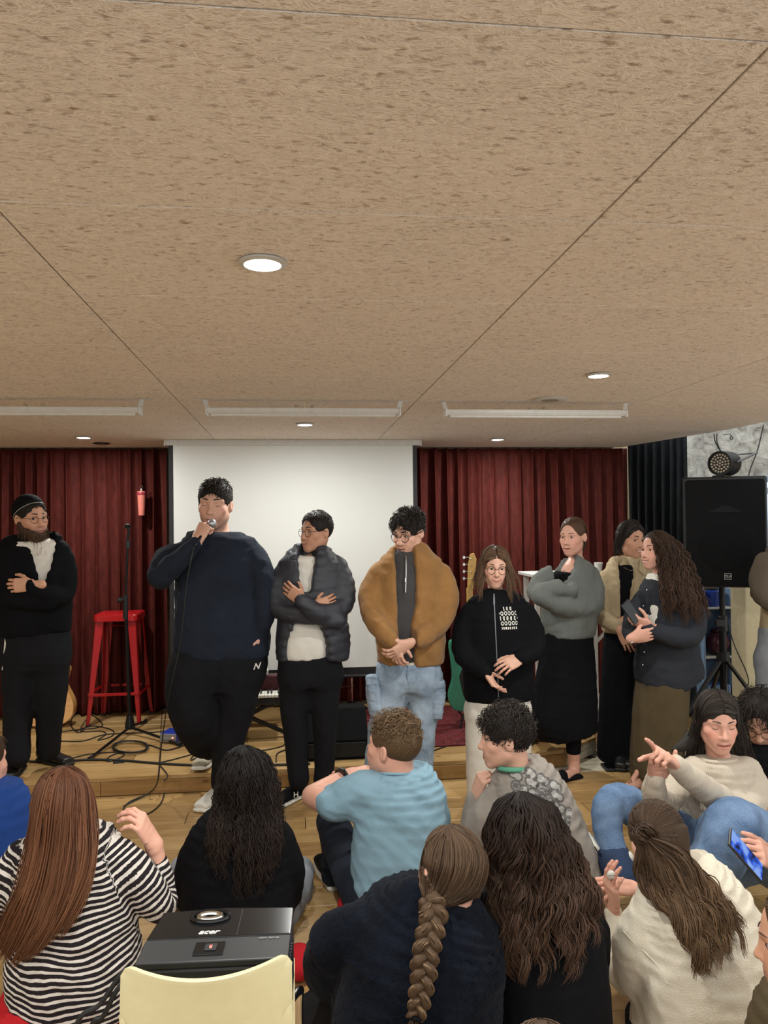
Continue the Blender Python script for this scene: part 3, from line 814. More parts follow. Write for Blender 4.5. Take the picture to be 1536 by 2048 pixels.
def add_eyes(Fm, parent, look=(0, 0), brow=(0.03, 0.018, 0.012), closed=False, brow_w=1.0, fem=False):
    """eyes, lashes, brows and the line of the mouth"""
    mp, op, smi = Fm.get('mouth', ([], 0, 0))
    if len(mp) > 4:
        w = np.sin(np.linspace(.12, math.pi - .12, len(mp)))
        V, F = tube_geo(np.array(mp), 0.0006 + (0.0007 + 0.0030 * op) * w, 8); mesh_obj('mouth', to_world(Fm, V), F, hair_mat((0.10, 0.022, 0.020)), parent)
        if smi > .85:
            V, F = tube_geo(np.array(mp[2:-2]) + [0, .0008, .0002], (0.0010 + 0.0012 * w)[2:-2], 8); mesh_obj('teeth', to_world(Fm, V), F, M_TEETH, parent)
    for sx in (-1, 1):
        if not closed:
            V, F = uv_sphere(16, 10); e = np.array([sx * 0.031, 0.0698, 0.0])
            o = mesh_obj('eye', to_world(Fm, V * 0.0128 + e), F, M_EYE, parent)
            d = nrm((look[0], 1, look[1]))
            x = nrm(np.cross(d, (0, 0, 1))); z = np.cross(x, d); R = np.stack([x, d, z], 1)
            th = np.linspace(0, 2 * math.pi, 17)[:-1]
            ring = [np.array([0, 0.01325, 0])] + [np.array([0.0062 * math.cos(t), 0.0119, 0.0062 * math.sin(t)]) for t in th] + [np.array([0.0064 * math.cos(t), 0.0100, 0.0064 * math.sin(t)]) for t in th]
            Fc = [(0, 1 + i, 1 + (i + 1) % 16) for i in range(16)] + [(1 + i, 17 + i, 17 + (i + 1) % 16, 1 + (i + 1) % 16) for i in range(16)]
            oi = mesh_obj('iris', to_world(Fm, np.array(ring) @ R.T + e), [tuple(reversed(f)) for f in Fc], M_IRIS, parent)
        lz = -0.0045 if closed else 0.0048
        ex = np.linspace(-0.0125, 0.0125, 9); L_ = np.stack([sx * 0.031 + ex, 0.0836 - 22 * ex ** 2 - (0.0 if not closed else -0.0004), lz - 20 * ex ** 2 * (1 if not closed else -1)], 1)
        V, F = tube_geo(L_, np.array([.5, .9, 1, 1, 1, 1, 1, .9, .5]) * 0.0011, 6); mesh_obj('eyelash', to_world(Fm, V), F, hair_mat((0.012, 0.009, 0.008)), parent)
        # eyebrow
        p = np.array([(sx * 0.014, 0.0940, 0.0255), (sx * 0.025, 0.0905, 0.0285), (sx * 0.038, 0.0825, 0.0290), (sx * 0.050, 0.0700, 0.0235)])
        P = spline(p, 5); r = np.interp(np.linspace(0, 1, len(P)), [0, 0.3, 1], [0.0022, 0.0032, 0.0009]) * brow_w * (0.72 if fem else 1)
        V, F = tube_geo(P, r, 8); mesh_obj('eyebrow', to_world(Fm, V), F, hair_mat(brow), parent)

_HM = {}
def hair_mat(c):
    k = tuple(round(x, 3) for x in c[:3])
    if k not in _HM: _HM[k] = mat_plain('brow_hair', (*k, 1), 0.6)
    return _HM[k]

def uv_sphere(n=24, m=14):
    V = [(0, 0, 1)]
    for j in range(1, m):
        for i in range(n):
            a = 2 * math.pi * i / n; b = math.pi * j / m; V.append((math.sin(b) * math.cos(a), math.sin(b) * math.sin(a), math.cos(b)))
    V.append((0, 0, -1)); F = []
    for i in range(n): F.append((0, 1 + i, 1 + (i + 1) % n))
    for j in range(m - 2):
        for i in range(n): a = 1 + j * n; F.append((a + i, a + n + i, a + n + (i + 1) % n, a + (i + 1) % n))
    l = len(V) - 1; a = 1 + (m - 2) * n
    for i in range(n): F.append((a + i, l, a + (i + 1) % n))
    return np.array(V, float), F

def add_glasses(Fm, parent, mat, r=0.024, shape=1.0, thick=0.0016, lens=None):
    b = MB()
    for sx in (-1, 1):
        th = np.linspace(0, 2 * math.pi, 29)
        c = np.array([sx * 0.033, 0.100, -0.005])
        P = np.stack([c[0] + r * np.cos(th), c[1] - 0.006 * np.abs(np.cos(th) + sx * 0.3), c[2] + r * shape * np.sin(th)], 1)
        b.tube(P, thick, 6, caps=False)
        b.tube([(sx * (0.033 + r), 0.094, 0.002), (sx * 0.073, 0.060, 0.004), (sx * 0.083, 0.0, 0.002), (sx * 0.082, -0.018, -0.012)], thick, 6, smoothN=4)
    b.tube([(-0.010, 0.0985, 0.0), (0, 0.104, 0.004), (0.010, 0.0985, 0.0)], thick, 6, smoothN=3)
    b.V = [to_world(Fm, v) for v in b.V]
    return b.build('glasses', mat, parent, smooth=True)

def hand_island(wrist, d, n, th=(0, 0, 1), curl=(0.25, 0.35, 0.25), fingers=None, thumb=(0.5, 0.25), sc=1.0, skin='fair', spread=0.06, fore=0.016, h=0.0038, forearm=None):
    """d: direction of the fingers, n: palm normal (the way the palm faces), th: rough direction the thumb points to"""
    d = nrm(d); n = nrm(np.asarray(n, float) - d * (np.dot(n, d))); yv = np.cross(n, d); side = 1 if np.dot(yv, th) >= 0 else -1
    R = np.stack([d, yv * side, n], 1)
    g = G()
    fl = ((0, 0, 1), 0.62)
    g.loft([((-0.010, 0, 0), 0.027, 0.019), ((0.02, 0.001, 0), 0.032, 0.018), ((0.06, 0.001, 0), 0.041, 0.0145), ((0.092, 0.0, 0), 0.041, 0.0115)], u=(0, 1, 0), k=0.01, m=2)
    g.ell((0.032, 0.024, 0.008), (0.030, 0.015, 0.014), k=0.014)
    Ls = (0.070, 0.078, 0.073, 0.058); ys = (0.031, 0.0105, -0.010, -0.030); xs = (0.090, 0.095, 0.091, 0.081); rs = (0.0086, 0.0088, 0.0084, 0.0074)
    for i in range(4):
        c = fingers[i] if fingers else curl
        p = np.array([xs[i], ys[i], 0.0]); a = 0.0; sp = spread * (1.5 - i); prev = p - np.array([0.02, 0, 0]); g.cap(prev, p, rs[i], rs[i] * 1.05, k=0.008)
        for j, q in enumerate((0.46, 0.30, 0.24)):
            a += c[j]; dd = np.array([math.cos(a) * math.cos(sp), math.sin(sp) * math.cos(a), math.sin(a)])
            e = p + dd * Ls[i] * q; g.cap(p, e, rs[i] * (1.05 - 0.1 * j), rs[i] * (0.95 - 0.1 * j), k=0.005); p = e
    t0 = np.array([0.022, 0.026, 0.004]); ta, tb = thumb
    d1 = nrm((0.72, math.cos(tb) * 0.75 * (0.4 + ta), math.sin(tb) * 0.8 + 0.2)); t1 = t0 + d1 * 0.042
    d2 = nrm(d1 + np.array([0.35, -0.25, 0.05 + 0.4 * tb])); t2 = t1 + d2 * 0.033; d3 = nrm(d2 + np.array([0.25, -0.2, 0.3 * tb])); t3 = t2 + d3 * 0.027
    g.cap(t0, t1, 0.0125, 0.0110, k=0.012).cap(t1, t2, 0.0105, 0.0098, k=0.004).cap(t2, t3, 0.0098, 0.0080, k=0.004)
    Fm = dict(O=np.asarray(wrist, float), R=R, s=sc)
    if forearm is not None:
        fa = to_local(Fm, forearm[0]); L = np.linalg.norm(fa); u0 = fa / L
        g.chain([(-0.004, 0, 0), tuple(fa * 0.45), tuple(fa)], [0.026, 0.037 * forearm[1], 0.044 * forearm[1]], k=0.02)
    else:
        g.cap((0, 0, 0), (-fore, 0, 0), 0.0245, 0.027, k=0.015, flat=((0, 0, 1), 0.78))
    V, F = g.mesh(h)
    base = np.array(SKIN[skin] if isinstance(skin, str) else skin); C = np.tile(base, (len(V), 1))
    tip = np.clip((V[:, 0] - 0.10) / 0.06, 0, 1)[:, None] * 0.35
    C = C * (1 - tip) + base * np.array([1.05, 0.80, 0.78]) * tip
    return to_world(Fm, V), (F if side > 0 else F[:, ::-1]), C

def vary_cols(S, m, c0, c1, seed, var=0.35, n=3, tip=0.0, tipc=None):
    r = np.random.default_rng(seed)
    t = r.uniform(0, 1, (S, 1, 1)); c = np.array(c0)[None, None] * (1 - t) + np.array(c1)[None, None] * t
    c = c * (1 + var * (r.uniform(-1, 1, (S, 1, 1))))
    c = np.broadcast_to(c, (S, m, 3)).copy()
    if tipc is not None:
        w = (np.linspace(0, 1, m)[None, :, None] ** 1.5) * tip * r.uniform(0.3, 1, (S, 1, 1)); c = c * (1 - w) + np.array(tipc) * w
    return np.repeat(np.clip(c, 0, 1).reshape(-1, 3), n, 0)

M_HAIR = mat_vcol('hair_strands', rough=0.55, spec=0.14)
M_HAIRDULL = mat_vcol('hair_cap', rough=0.55, spec=0.3)

HC = np.array([0, -0.013, 0.030]); HR = np.array([0.078, 0.099, 0.089])
def hair_cap(Fm, grow=1.06, face_cut=(0.0, 0.135, -0.030, 0.078, 0.105, 0.135), nape=-0.060, low=None, ear=True):
    g = G(); g.ell(HC, HR * grow)
    if low: g.loft([((0, -0.035, 0.03), 0.078 * grow, 0.075), ((0, -0.045, low), 0.060 * grow, 0.045)], k=0.02)
    fc = face_cut; g.ell(fc[:3], fc[3:], k=0.012, mode='s')
    if ear:
        for sx in (-1, 1): g.ell((sx * 0.088, 0.008, -0.030), (0.030, 0.038, 0.042), k=0.008, mode='s')
    if low is None: g.half((0, 0, nape), (0, 0.25, -1), k=0.01)
    return g

def short_hair(name, Fm, parent, c0, c1, length=0.035, n=900, curl=0.0, lift=0.5, grow=1.05, seed=0, top_z=0.0, rad=0.0016, comb=(0, 0.6, -0.3), cap_kw=None, volume=0.0, swirl=0.3, side_len=0.35):
    """cropped or curly hair: a fitted cap plus tapered locks; longer on top than at the sides"""
    r = np.random.default_rng(seed + 11); n = int(n * 0.62); rad *= 1.25
    g = hair_cap(Fm, grow, **(cap_kw or {})); V, F = g.mesh(0.005); cap = (to_world(Fm, V), F, np.array(c0) * 0.8)
    q = V[r.integers(0, len(V), n * 3)]
    e = (q - HC) / HR; rr = np.linalg.norm(e, axis=1); e = e / rr[:, None]
    keep = rr > 0.97; q = q[keep][:n]; e = e[keep][:n]
    N = e / HR; N /= np.linalg.norm(N, axis=1)[:, None]; S = len(q); m = 7 if not curl else 10
    topw = np.clip((q[:, 2] - 0.03) / 0.06, 0, 1); L = length * (side_len + (1 - side_len) * topw) * r.uniform(0.7, 1.25, S)
    cd = np.array(comb)[None] + r.normal(0, swirl, (S, 3)) + e * np.array([0.5, 0.2, 0.0])
    tdir = cd - N * (cd * N).sum(1)[:, None]; tdir /= np.linalg.norm(tdir, axis=1)[:, None]
    P = np.zeros((S, m, 3)); p = q - N * 0.003; lf = lift * (0.25 + 0.75 * topw)
    ph = r.uniform(0, 6.28, S); B = np.cross(N, tdir)
    for i in range(m):
        P[:, i] = p; t = i / (m - 1)
        w = (lf * (1 - t) - 0.25 * t)[:, None]
        dvec = tdir * (1 - np.abs(w) * 0.5) + N * w
        if curl: a = ph + t * 7.5; dvec = dvec * 0.6 + curl * (N * np.cos(a)[:, None] + B * np.sin(a)[:, None])
        dvec /= np.linalg.norm(dvec, axis=1)[:, None]
        p = p + dvec * (L / (m - 1))[:, None]
        k = np.linalg.norm((p - HC) / HR, axis=1); push = k < grow * 0.99
        p[push] = HC + (p[push] - HC) * (grow * 0.99 / k[push])[:, None]
    Rr = rad * np.interp(np.linspace(0, 1, m), [0, 0.3, 1], [0.9, 1.0, 0.25])[None] * r.uniform(0.7, 1.3, (S, 1))
    V2, F2 = strands_geo(P, Rr, 3); C2 = vary_cols(S, m, c0, c1, seed)
    Vj, Fj, Cj = join_islands([cap, (to_world(Fm, V2), F2, C2)])
    o = mesh_obj(name, Vj, Fj, M_HAIR, parent, col=Cj)
    return o

def bvh_of(objs):
    out = []
    for o in objs:
        me = o.data; V = [v.co.copy() for v in me.vertices]; out.append(BVHTree.FromPolygons(V, [p.vertices[:] for p in me.polygons]))
    return out
def drape(px, py, trees, off, Ydef):
    """point on the nearest body or head surface seen through (px, py), lifted by off"""
    r = nrm(ray(px, py)); o = Vector((0, 0, CAM_Z)); best = None
    for t in trees:
        h = t.ray_cast(o, Vector(r), 20)
        if h[0] is not None and (best is None or h[3] < best): best = h[3]
    if best is None: return None
    return np.array([0, 0, CAM_Z]) + r * (best - off)

def long_hair(guides, trees, Ydef, c0, c1, n=420, locks=60, wave=0.0, wl=0.09, off=0.012, thick=0.02, rad=0.0022, seed=0, tipc=None, tip=0.0, m=21, var=0.35, frizz=0.004, curl=0.0, loose=0.5, cap=None, taper=0.25, extra_pts=None, zsmooth=3):
    """guides: list of pixel polylines root to tip, draped on head and clothes; strands gather into locks between them"""
    r = np.random.default_rng(seed + 5); K = 14
    GP = []
    for gl in guides:
        pl = spline(np.array([q[:2] for q in gl], float), 5); s = np.linspace(0, 1, len(pl)); t = np.linspace(0, 1, K)
        pl = np.stack([np.interp(t, s, pl[:, 0]), np.interp(t, s, pl[:, 1])], 1)
        Y = np.full(K, np.nan)
        for i, (a, b) in enumerate(pl):
            w = drape(a, b, trees, off, Ydef)
            if w is not None: Y[i] = w[1]
        ok = ~np.isnan(Y)
        if ok.any(): Y = np.interp(np.arange(K), np.arange(K)[ok], Y[ok])
        else: Y[:] = Ydef
        for _ in range(zsmooth): Y[1:-1] = np.minimum(Y[1:-1], 0.25 * Y[:-2] + 0.5 * Y[1:-1] + 0.25 * Y[2:]) * 0.7 + 0.3 * Y[1:-1]
        GP.append([at(a, b, y) for (a, b), y in zip(pl, Y)])
    GP = np.array(GP)                                   # [guides, K, 3]
    ng = len(GP); tt = np.linspace(0, 1, m)
    GM = np.stack([np.stack([np.interp(tt, np.linspace(0, 1, K), GP[g, :, c]) for c in range(3)], 1) for g in range(ng)])
    lu = r.uniform(0, 1, locks); lph = r.uniform(0, 6.28, locks); ld = r.uniform(0, 1, locks); la = r.uniform(0.6, 1.3, locks); ll = r.uniform(1 - taper, 1.0, locks); lw = r.uniform(0.85, 1.2, locks)
    li = r.integers(0, locks, n)
    u = np.clip(lu[li] + r.normal(0, 0.5 / locks + 0.004, n), 0, 1) * (ng - 1)
    i0 = np.clip(u.astype(int), 0, ng - 2); f = (u - i0)[:, None, None]
    P = GM[i0] * (1 - f) + GM[i0 + 1] * f                # [n, m, 3]
    Ls = ll[li] * r.uniform(0.92, 1.0, n)
    # resample each strand to its own length
    idx = tt[None] * Ls[:, None] * (m - 1); a = np.clip(idx.astype(int), 0, m - 2); fr = (idx - a)[..., None]
    P = np.take_along_axis(P, a[..., None].repeat(3, 2), 1) * (1 - fr) + np.take_along_axis(P, (a + 1)[..., None].repeat(3, 2), 1) * fr
    T = np.gradient(P, axis=1); T /= np.linalg.norm(T, axis=2)[..., None] + 1e-9
    view = P - np.array([0, 0, CAM_Z]); view /= np.linalg.norm(view, axis=2)[..., None]
    Bn = np.cross(T, view); Bn /= np.linalg.norm(Bn, axis=2)[..., None] + 1e-9
    Nn = np.cross(Bn, T)
    seglen = np.linalg.norm(np.diff(P, axis=1), axis=2); S_ = np.concatenate([np.zeros((n, 1)), np.cumsum(seglen, 1)], 1)
    grow = np.clip(S_ / 0.22, 0, 1) ** 1.2
    ph = (2 * math.pi / wl) * lw[li][:, None] * S_ + lph[li][:, None] + r.normal(0, 0.25, (n, 1))
    amp = wave * la[li][:, None] * grow
    P = P + Bn * (amp * np.sin(ph))[..., None] + Nn * (amp * 0.6 * np.cos(ph))[..., None]
    if curl:
        ph2 = (2 * math.pi / 0.028) * S_ + r.uniform(0, 6.28, (n, 1)); P = P + (Bn * np.sin(ph2)[..., None] + Nn * np.cos(ph2)[..., None]) * (curl * grow)[..., None]
    jit = r.normal(0, 1, (n, 1)) * frizz; P = P + Bn * (jit * (0.4 + grow))[..., None]
    depth = (ld[li][:, None] * 0.6 + r.uniform(0, 0.4, (n, 1))) * thick * (0.35 + 0.65 * grow)
    P = P - view * depth[..., None]
    R = rad * np.interp(tt, [0, 0.15, 0.75, 1], [0.8, 1, 0.9, 0.15])[None] * r.uniform(0.6, 1.3, (n, 1))
    V, F = strands_geo(P, R, 3); C = vary_cols(n, m, c0, c1, seed, var, 3, tip, tipc)
    return V, F, C

def make_hair(parent, islands, name='hair'):
    V, F, C = join_islands(islands); return mesh_obj(name, V, F, M_HAIR, parent, col=C)
def tree_of(V, F): return BVHTree.FromPolygons([Vector(v) for v in V], [tuple(int(i) for i in f) for f in F])
def cap_island(Fm, c, **kw):
    g = hair_cap(Fm, **kw); V, F = g.mesh(0.005)
    return to_world(Fm, V), F, np.array(c) * 1.5
def scalp_strands(Fm, c0, c1, n=500, part=0.0, back=0.5, down=-0.8, length=0.16, rad=0.0013, seed=0, grow=1.06, face=0.0, tie=None, lift=0.002):
    """combed hair lying close on the head, from a parting down both sides (or back to a tie)"""
    r = np.random.default_rng(seed); m = 8; P = np.zeros((n, m, 3))
    e = r.normal(0, 1, (n * 6, 3)); e /= np.linalg.norm(e, axis=1)[:, None]
    ok = ((e[:, 1] < 0.15) & (e[:, 2] > -0.45)) | ((e[:, 2] > 0.50 + 0.25 * np.abs(e[:, 0])) & (e[:, 1] < 0.85)); e = e[ok][:n]
    p = HC + e * HR * grow; sg = np.sign(e[:, 0] - part) + 0.001
    for i in range(m):
        P[:, i] = p; N = (p - HC) / HR ** 2; N /= np.linalg.norm(N, axis=1)[:, None]
        if tie is not None: d = np.array(tie) - p
        else: fr = np.clip(p[:, 1] / 0.07, 0, 1); d = np.stack([sg * (0.55 + 0.4 * fr), -back - 0.7 * fr, down * (1 - 0.9 * fr)], 1)
        d = d - N * (d * N).sum(1)[:, None]; d /= np.linalg.norm(d, axis=1)[:, None] + 1e-6
        st = length / m * r.uniform(0.9, 1.1, (n, 1))
        if tie is not None: st = np.minimum(st, np.linalg.norm(np.array(tie) - p, axis=1)[:, None] * 0.5)
        p = p + d * st; k = np.linalg.norm((p - HC) / HR, axis=1)[:, None]
        p = HC + (p - HC) * ((grow + lift * 3 * r.uniform(0, 1, (n, 1))) / k)
    R = rad * np.interp(np.linspace(0, 1, m), [0, .2, .8, 1], [.6, 1, 1, .3])[None] * r.uniform(.6, 1.4, (n, 1))
    V, F = strands_geo(P, R, 3); return to_world(Fm, V), F, vary_cols(n, m, c0, c1, seed, 0.3, 3)

def front_guides(p, H, side, inner, ends):
    """guides for loose hair beside a face that looks at the viewer: over the head from the parting, then down through ends"""
    k = p.k; c = to_world(H, HC); o = c - p.P(0, 0); 
    hw = HR[0] * H['s'] / k; hh = HR[2] * H['s'] / k
    r = CR @ (c - np.array([0, 0, CAM_Z])); cx = 768 + F_PX * r[0] / r[2]; cy = 1024 - F_PX * r[1] / r[2]; out = []
    for rx, ry, e in [(.85, .42, ends[0]), (.86, .58, ends[0]), (.88, .78, ends[0])] + [(q, (.94, 1.06, 1.10)[i], e) for i, (q, e) in enumerate(zip(inner, ends))]:
        pl = []
        for t in np.radians(np.linspace(86, 4, 6)):
            x, z = rx * math.cos(t), ry * math.sin(t); y = math.sqrt(max(0, 1.0 - x * x - z * z)) * 1.05
            q = CR @ (to_world(H, HC + HR * np.array([x * -side, y, z])) - np.array([0, 0, CAM_Z])); pl.append((768 + F_PX * q[0] / q[2], 1024 - F_PX * q[1] / q[2]))
        out.append(pl + list(e))
    return out

def decal(name, src, c, u, v, size, mask, mat, parent, res=0.003, lift=0.0015, thick=0.001):
    """flat print that follows a garment: cells of a grid inside mask(a, b), -1..1, laid on the surface of src"""
    u = nrm(u); v = nrm(v); n = np.cross(u, v); tr = bvh_of([src])[0]
    nu, nv = int(size[0] / res), int(size[1] / res); idx = {}; V = []; F = []
    for i in range(nu + 1):
        for j in range(nv + 1):
            p = np.asarray(c) + u * (i / nu - 0.5) * size[0] + v * (j / nv - 0.5) * size[1]
            h = tr.ray_cast(Vector(p + n * 0.25), Vector(-n), 0.6)
            if h[0] is not None: idx[i, j] = len(V); V.append(np.array(h[0]) + n * lift)
    for i in range(nu):
        for j in range(nv):
            if mask((i + .5) / nu * 2 - 1, (j + .5) / nv * 2 - 1) and all(q in idx for q in ((i, j), (i + 1, j), (i + 1, j + 1), (i, j + 1))):
                F.append((idx[i, j], idx[i + 1, j], idx[i + 1, j + 1], idx[i, j + 1]))
    return mesh_obj(name, V, F, mat, parent) if F else None

def text_mesh(name, txt, c, u, v, height, mat, parent, depth=0.0006, shear=0.0, bold=0.0):
    cu = bpy.data.curves.new('lettering', 'FONT'); cu.body = txt; cu.size = 1.0; cu.extrude = 0.02; cu.align_x = 'CENTER'; cu.align_y = 'CENTER'; cu.shear = shear; cu.offset = bold
    cu.resolution_u = 3
    ob = bpy.data.objects.new('lettering_source', cu); COL.objects.link(ob)
    me = bpy.data.meshes.new_from_object(ob.evaluated_get(bpy.context.evaluated_depsgraph_get()))
    V = np.array([x.co[:] for x in me.vertices]); F = [tuple(p.vertices) for p in me.polygons]
    bpy.data.objects.remove(ob); bpy.data.curves.remove(cu); bpy.data.meshes.remove(me)
    u = nrm(u); v = nrm(v); n = np.cross(u, v); s = height / (V[:, 1].max() - V[:, 1].min())
    W = np.asarray(c) + (V[:, :1] * s) * u + (V[:, 1:2] * s) * v + (V[:, 2:] / 0.02 * depth) * n
    return mesh_obj(name, W, F, mat, parent, smooth=False)

class Person:
    def __init__(s, Y, base, label, skin='fair'):
        s.Y = Y; s.skin = skin; s.isl = []
        b = at(base[0], base[1], Y); s.root = empty('person', (b[0], b[1], max(0.0, b[2]) if len(base) < 3 else base[2]), label, 'person'); s.k = Y / F_PX
    def P(s, px, py, dy=0.0): return at(px, py, s.Y + dy)
    def head(s, px, py, dy=0, yaw=0, pitch=0, roll=0, size=1.0, neck=None, ndy=0.045, nr=0.055, **kw):
        s.H = head_frame(s.P(px, py, dy), yaw, pitch, roll, size)
        if kw.get('detail', True):                       # px, py mark the head's middle at eye height
            for _ in range(3):
                r = CR @ (to_world(s.H, (0, .08, 0)) - np.array([0, 0, CAM_Z])); s.H['O'] = s.H['O'] + np.array([0, 0, (1024 - F_PX * r[1] / r[2] - py) * s.k])
        nk = None if neck is None else s.P(neck[0], neck[1], ndy)
        s.isl.append(head_island(s.H, nk, nr, skin=s.skin, **kw)); return s.H
    def hand(s, w, to, n, **kw):
        kw.setdefault('skin', s.skin); wp = s.P(*w); s.isl.append(hand_island(wp, s.P(*to) - wp, n, **kw)); return wp
    def core(s, caps, h=0.024):
        """the covered trunk and limbs: [(a, b, ra, rb)] in world units, kept just inside the clothes"""
        g = G()
        for c in caps: g.cap(c[0], c[1], c[2] * 0.62, c[3] * 0.58, k=0.02)
        V, F = g.mesh(h); s.isl.append((V, F, np.array(SKIN[s.skin] if isinstance(s.skin, str) else s.skin)))
    def limb(s, pts, rad, h=0.008):
        g = G(); g.chain(pts, rad); V, F = g.mesh(h); s.isl.append((V, F, np.array(SKIN[s.skin] if isinstance(s.skin, str) else s.skin)))
    def body(s):
        V, F, C = join_islands(s.isl); s.b = mesh_obj('body', V, F, M_SKIN, s.root, col=C); return s.b
    def wear(s, name, g, mat, h=0.0132, disp=None, **kw):
        V, F = g.mesh(h, disp); return mesh_obj(name, V, F, mat, s.root, **kw)
    def T(s, *secs, dy=0.0):
        """loft sections given as (px, py, half width in px, half depth in m[, dy])"""
        return [(s.P(q[0], q[1], (q[4] if len(q) > 4 else dy)), q[2] * s.k, q[3]) for q in secs]
    def C(s, g, pts, k=0.03, m=3, flat=None, arm=None):
        """limb: [(px, py, dy, radius px)]; an arm starts under a sloping shoulder"""
        if arm is None: arm = pts[0][1] < 1250
        if not arm: k = max(k, .05)
        if arm: q = pts[0]; pts = [(q[0], q[1] + 0.32 * q[3], q[2], q[3] * 0.80)] + [(w[0], w[1], w[2], w[3] * 0.89) for w in pts[1:]]; k = 0.018
        g.chain([s.P(p[0], p[1], p[2]) for p in pts], [p[3] * s.k for p in pts], k=k, m=m, flat=flat); return g

def shoe(parent, heel, toe, mat, sole_mat, length=0.28, w=0.046, name='shoe', hgt=0.07, sole=0.022, slip=False, z=None):
    heel = np.asarray(heel, float); d = np.asarray(toe, float) - heel; d[2] = 0 if z is None else d[2]; d = nrm(d)
    side = nrm(np.cross(d, (0, 0, 1))); up = np.cross(side, d); L = length
    P = lambda f, u, sd=0: heel + d * (f * L) + up * u + side * sd
    g = G(); b = sole
    g.loft([(P(0.06, b + hgt * .42), w * .74, hgt * .50), (P(0.30, b + hgt * .40), w * .80, hgt * .50), (P(0.60, b + hgt * .26), w * .98, hgt * .36), (P(0.84, b + hgt * .20), w * .92, hgt * .30), (P(0.97, b + hgt * .16), w * .55, hgt * .20)], u=side, k=0.02, p=2.2)
    g.cap(P(0.10, b + hgt * 0.5), P(0.13, b + hgt * (1.25 if not slip else 0.9)), w * 0.78, w * 0.74, k=0.03)
    g.half(P(0, b * 0.6), -up, k=0.004)
    V, F = g.mesh(0.006); o = mesh_obj(name, V, F, mat, parent)
    g = G(); g.loft([(P(0.0, b * .5), w * .72, b * .52), (P(0.30, b * .5), w * .84, b * .52), (P(0.62, b * .5), w * 1.06, b * .52), (P(0.86, b * .55), w * .98, b * .52), (P(1.0, b * .7), w * .50, b * .45)], u=side, k=0.01, p=3.0)
    V, F = g.mesh(0.006); so = mesh_obj('sole', V, F, sole_mat, o); parent_fix(so, o)
    return o
def parent_fix(o, parent):
    o.parent = parent
    o.matrix_parent_inverse = Matrix.Identity(4)
    # the parent is itself built in world coordinates under an Empty at the thing's base
    w = Matrix.Identity(4)
    o.matrix_parent_inverse = w
# ---------------------------------------------------------------- clothes materials
M_NAVY = mat_fabric('navy_knit', srgb(26, 32, 44), weave=500, bump=0.3, fold=0.5)
M_BLACKCLOTH = mat_fabric('black_cotton', srgb(22, 22, 25), weave=600, bump=0.2, fold=0.45, spec=0.15)
M_SOFTBLACK = mat_fabric('soft_black_wool', srgb(15, 15, 18), weave=300, bump=0.3, fold=0.4, spec=0.1)
M_WHITECLOTH = mat_fabric('white_cotton', srgb(214, 208, 198), weave=700, bump=0.15, var=0.04, fold=0.5)
M_CREAM = mat_fabric('cream_rib_cotton', srgb(206, 196, 178), weave=260, bump=0.3, var=0.05, fold=0.4)
M_PUFFER = mat_fabric('quilted_nylon', srgb(38, 40, 48), rough=0.42, weave=700, bump=0.1, fold=0.7, spec=0.5)
M_FLEECE = mat_fabric('tan_fleece', srgb(134, 96, 54), weave=210, bump=0.5, var=0.16, sheen=0.15, fold=0.3)
M_CHARCOAL = mat_fabric('charcoal_jersey', srgb(62, 60, 60), weave=400, bump=0.2)
M_DENIMLIGHT = mat_fabric('washed_light_denim', srgb(112, 130, 150), weave=330, bump=0.25, var=0.2, fold=0.35, hi=srgb(166, 182, 198))
M_DENIM = mat_fabric('mid_blue_denim', srgb(78, 104, 140), weave=330, bump=0.25, var=0.2, fold=0.35, hi=srgb(126, 150, 182))
M_DENIMGREY = mat_fabric('grey_denim', srgb(132, 136, 142), weave=330, bump=0.25, var=0.12, fold=0.3)
M_CARDI = mat_knit('grey_green_rib_knit', srgb(106, 110, 106), rib=70, axis=0, bump=0.55)
M_BEIGE = mat_fabric('beige_corduroy', srgb(166, 148, 118), weave=180, bump=0.3, var=0.1, fold=0.4)
M_SHIRTNAVY = mat_fabric('dark_slate_cotton', srgb(40, 42, 48), weave=500, bump=0.2, fold=0.45)
M_OLIVE = mat_fabric('olive_brown_corduroy', srgb(74, 62, 42), weave=240, bump=0.3, var=0.1, fold=0.3)
M_JKTOLIVE = mat_fabric('dark_olive_jacket', srgb(84, 74, 62), weave=400, bump=0.2, fold=0.5)
M_BLUE = mat_fabric('royal_blue_cotton', srgb(26, 58, 120), weave=500, bump=0.2, fold=0.4)
M_TEE = mat_fabric('light_blue_jersey', srgb(126, 156, 172), weave=700, bump=0.12, var=0.05, fold=0.5)
M_GREYSWEAT = mat_fabric('stone_grey_sweat', srgb(140, 132, 124), weave=500, bump=0.2, var=0.08, fold=0.4)
M_FUZZ = mat_knit('cream_mohair_knit', srgb(186, 174, 158), rib=55, axis=0, bump=0.4, var=0.08)
M_SHERPA = mat_fabric('navy_sherpa', srgb(14, 17, 25), weave=130, bump=0.7, var=0.3, sheen=0.03, spec=0.05)
M_LEATHER = mat_plain('black_leather', srgb(24, 23, 23), 0.35)
M_WHITERUBBER = mat_plain('white_sole', srgb(206, 202, 192), 0.5)
M_GREYSUEDE = mat_plain('greige_suede', srgb(158, 148, 130), 0.85)
M_WIRE = mat_plain('thin_metal_frame', srgb(70, 62, 54), 0.25, 0.8)
M_TORT = mat_plain('tortoise_frame', srgb(44, 28, 20), 0.3)
M_SILVER = mat_plain('silver_metal', (0.7, 0.7, 0.7, 1), 0.25, 1.0)
FD = lambda seed, amp=0.007, wl=0.13, st=(1, 1, 1): [fold_field(amp, wl, seed, stretch=st), fold_field(amp * 0.35, wl * 0.4, seed + 50, stretch=st)]
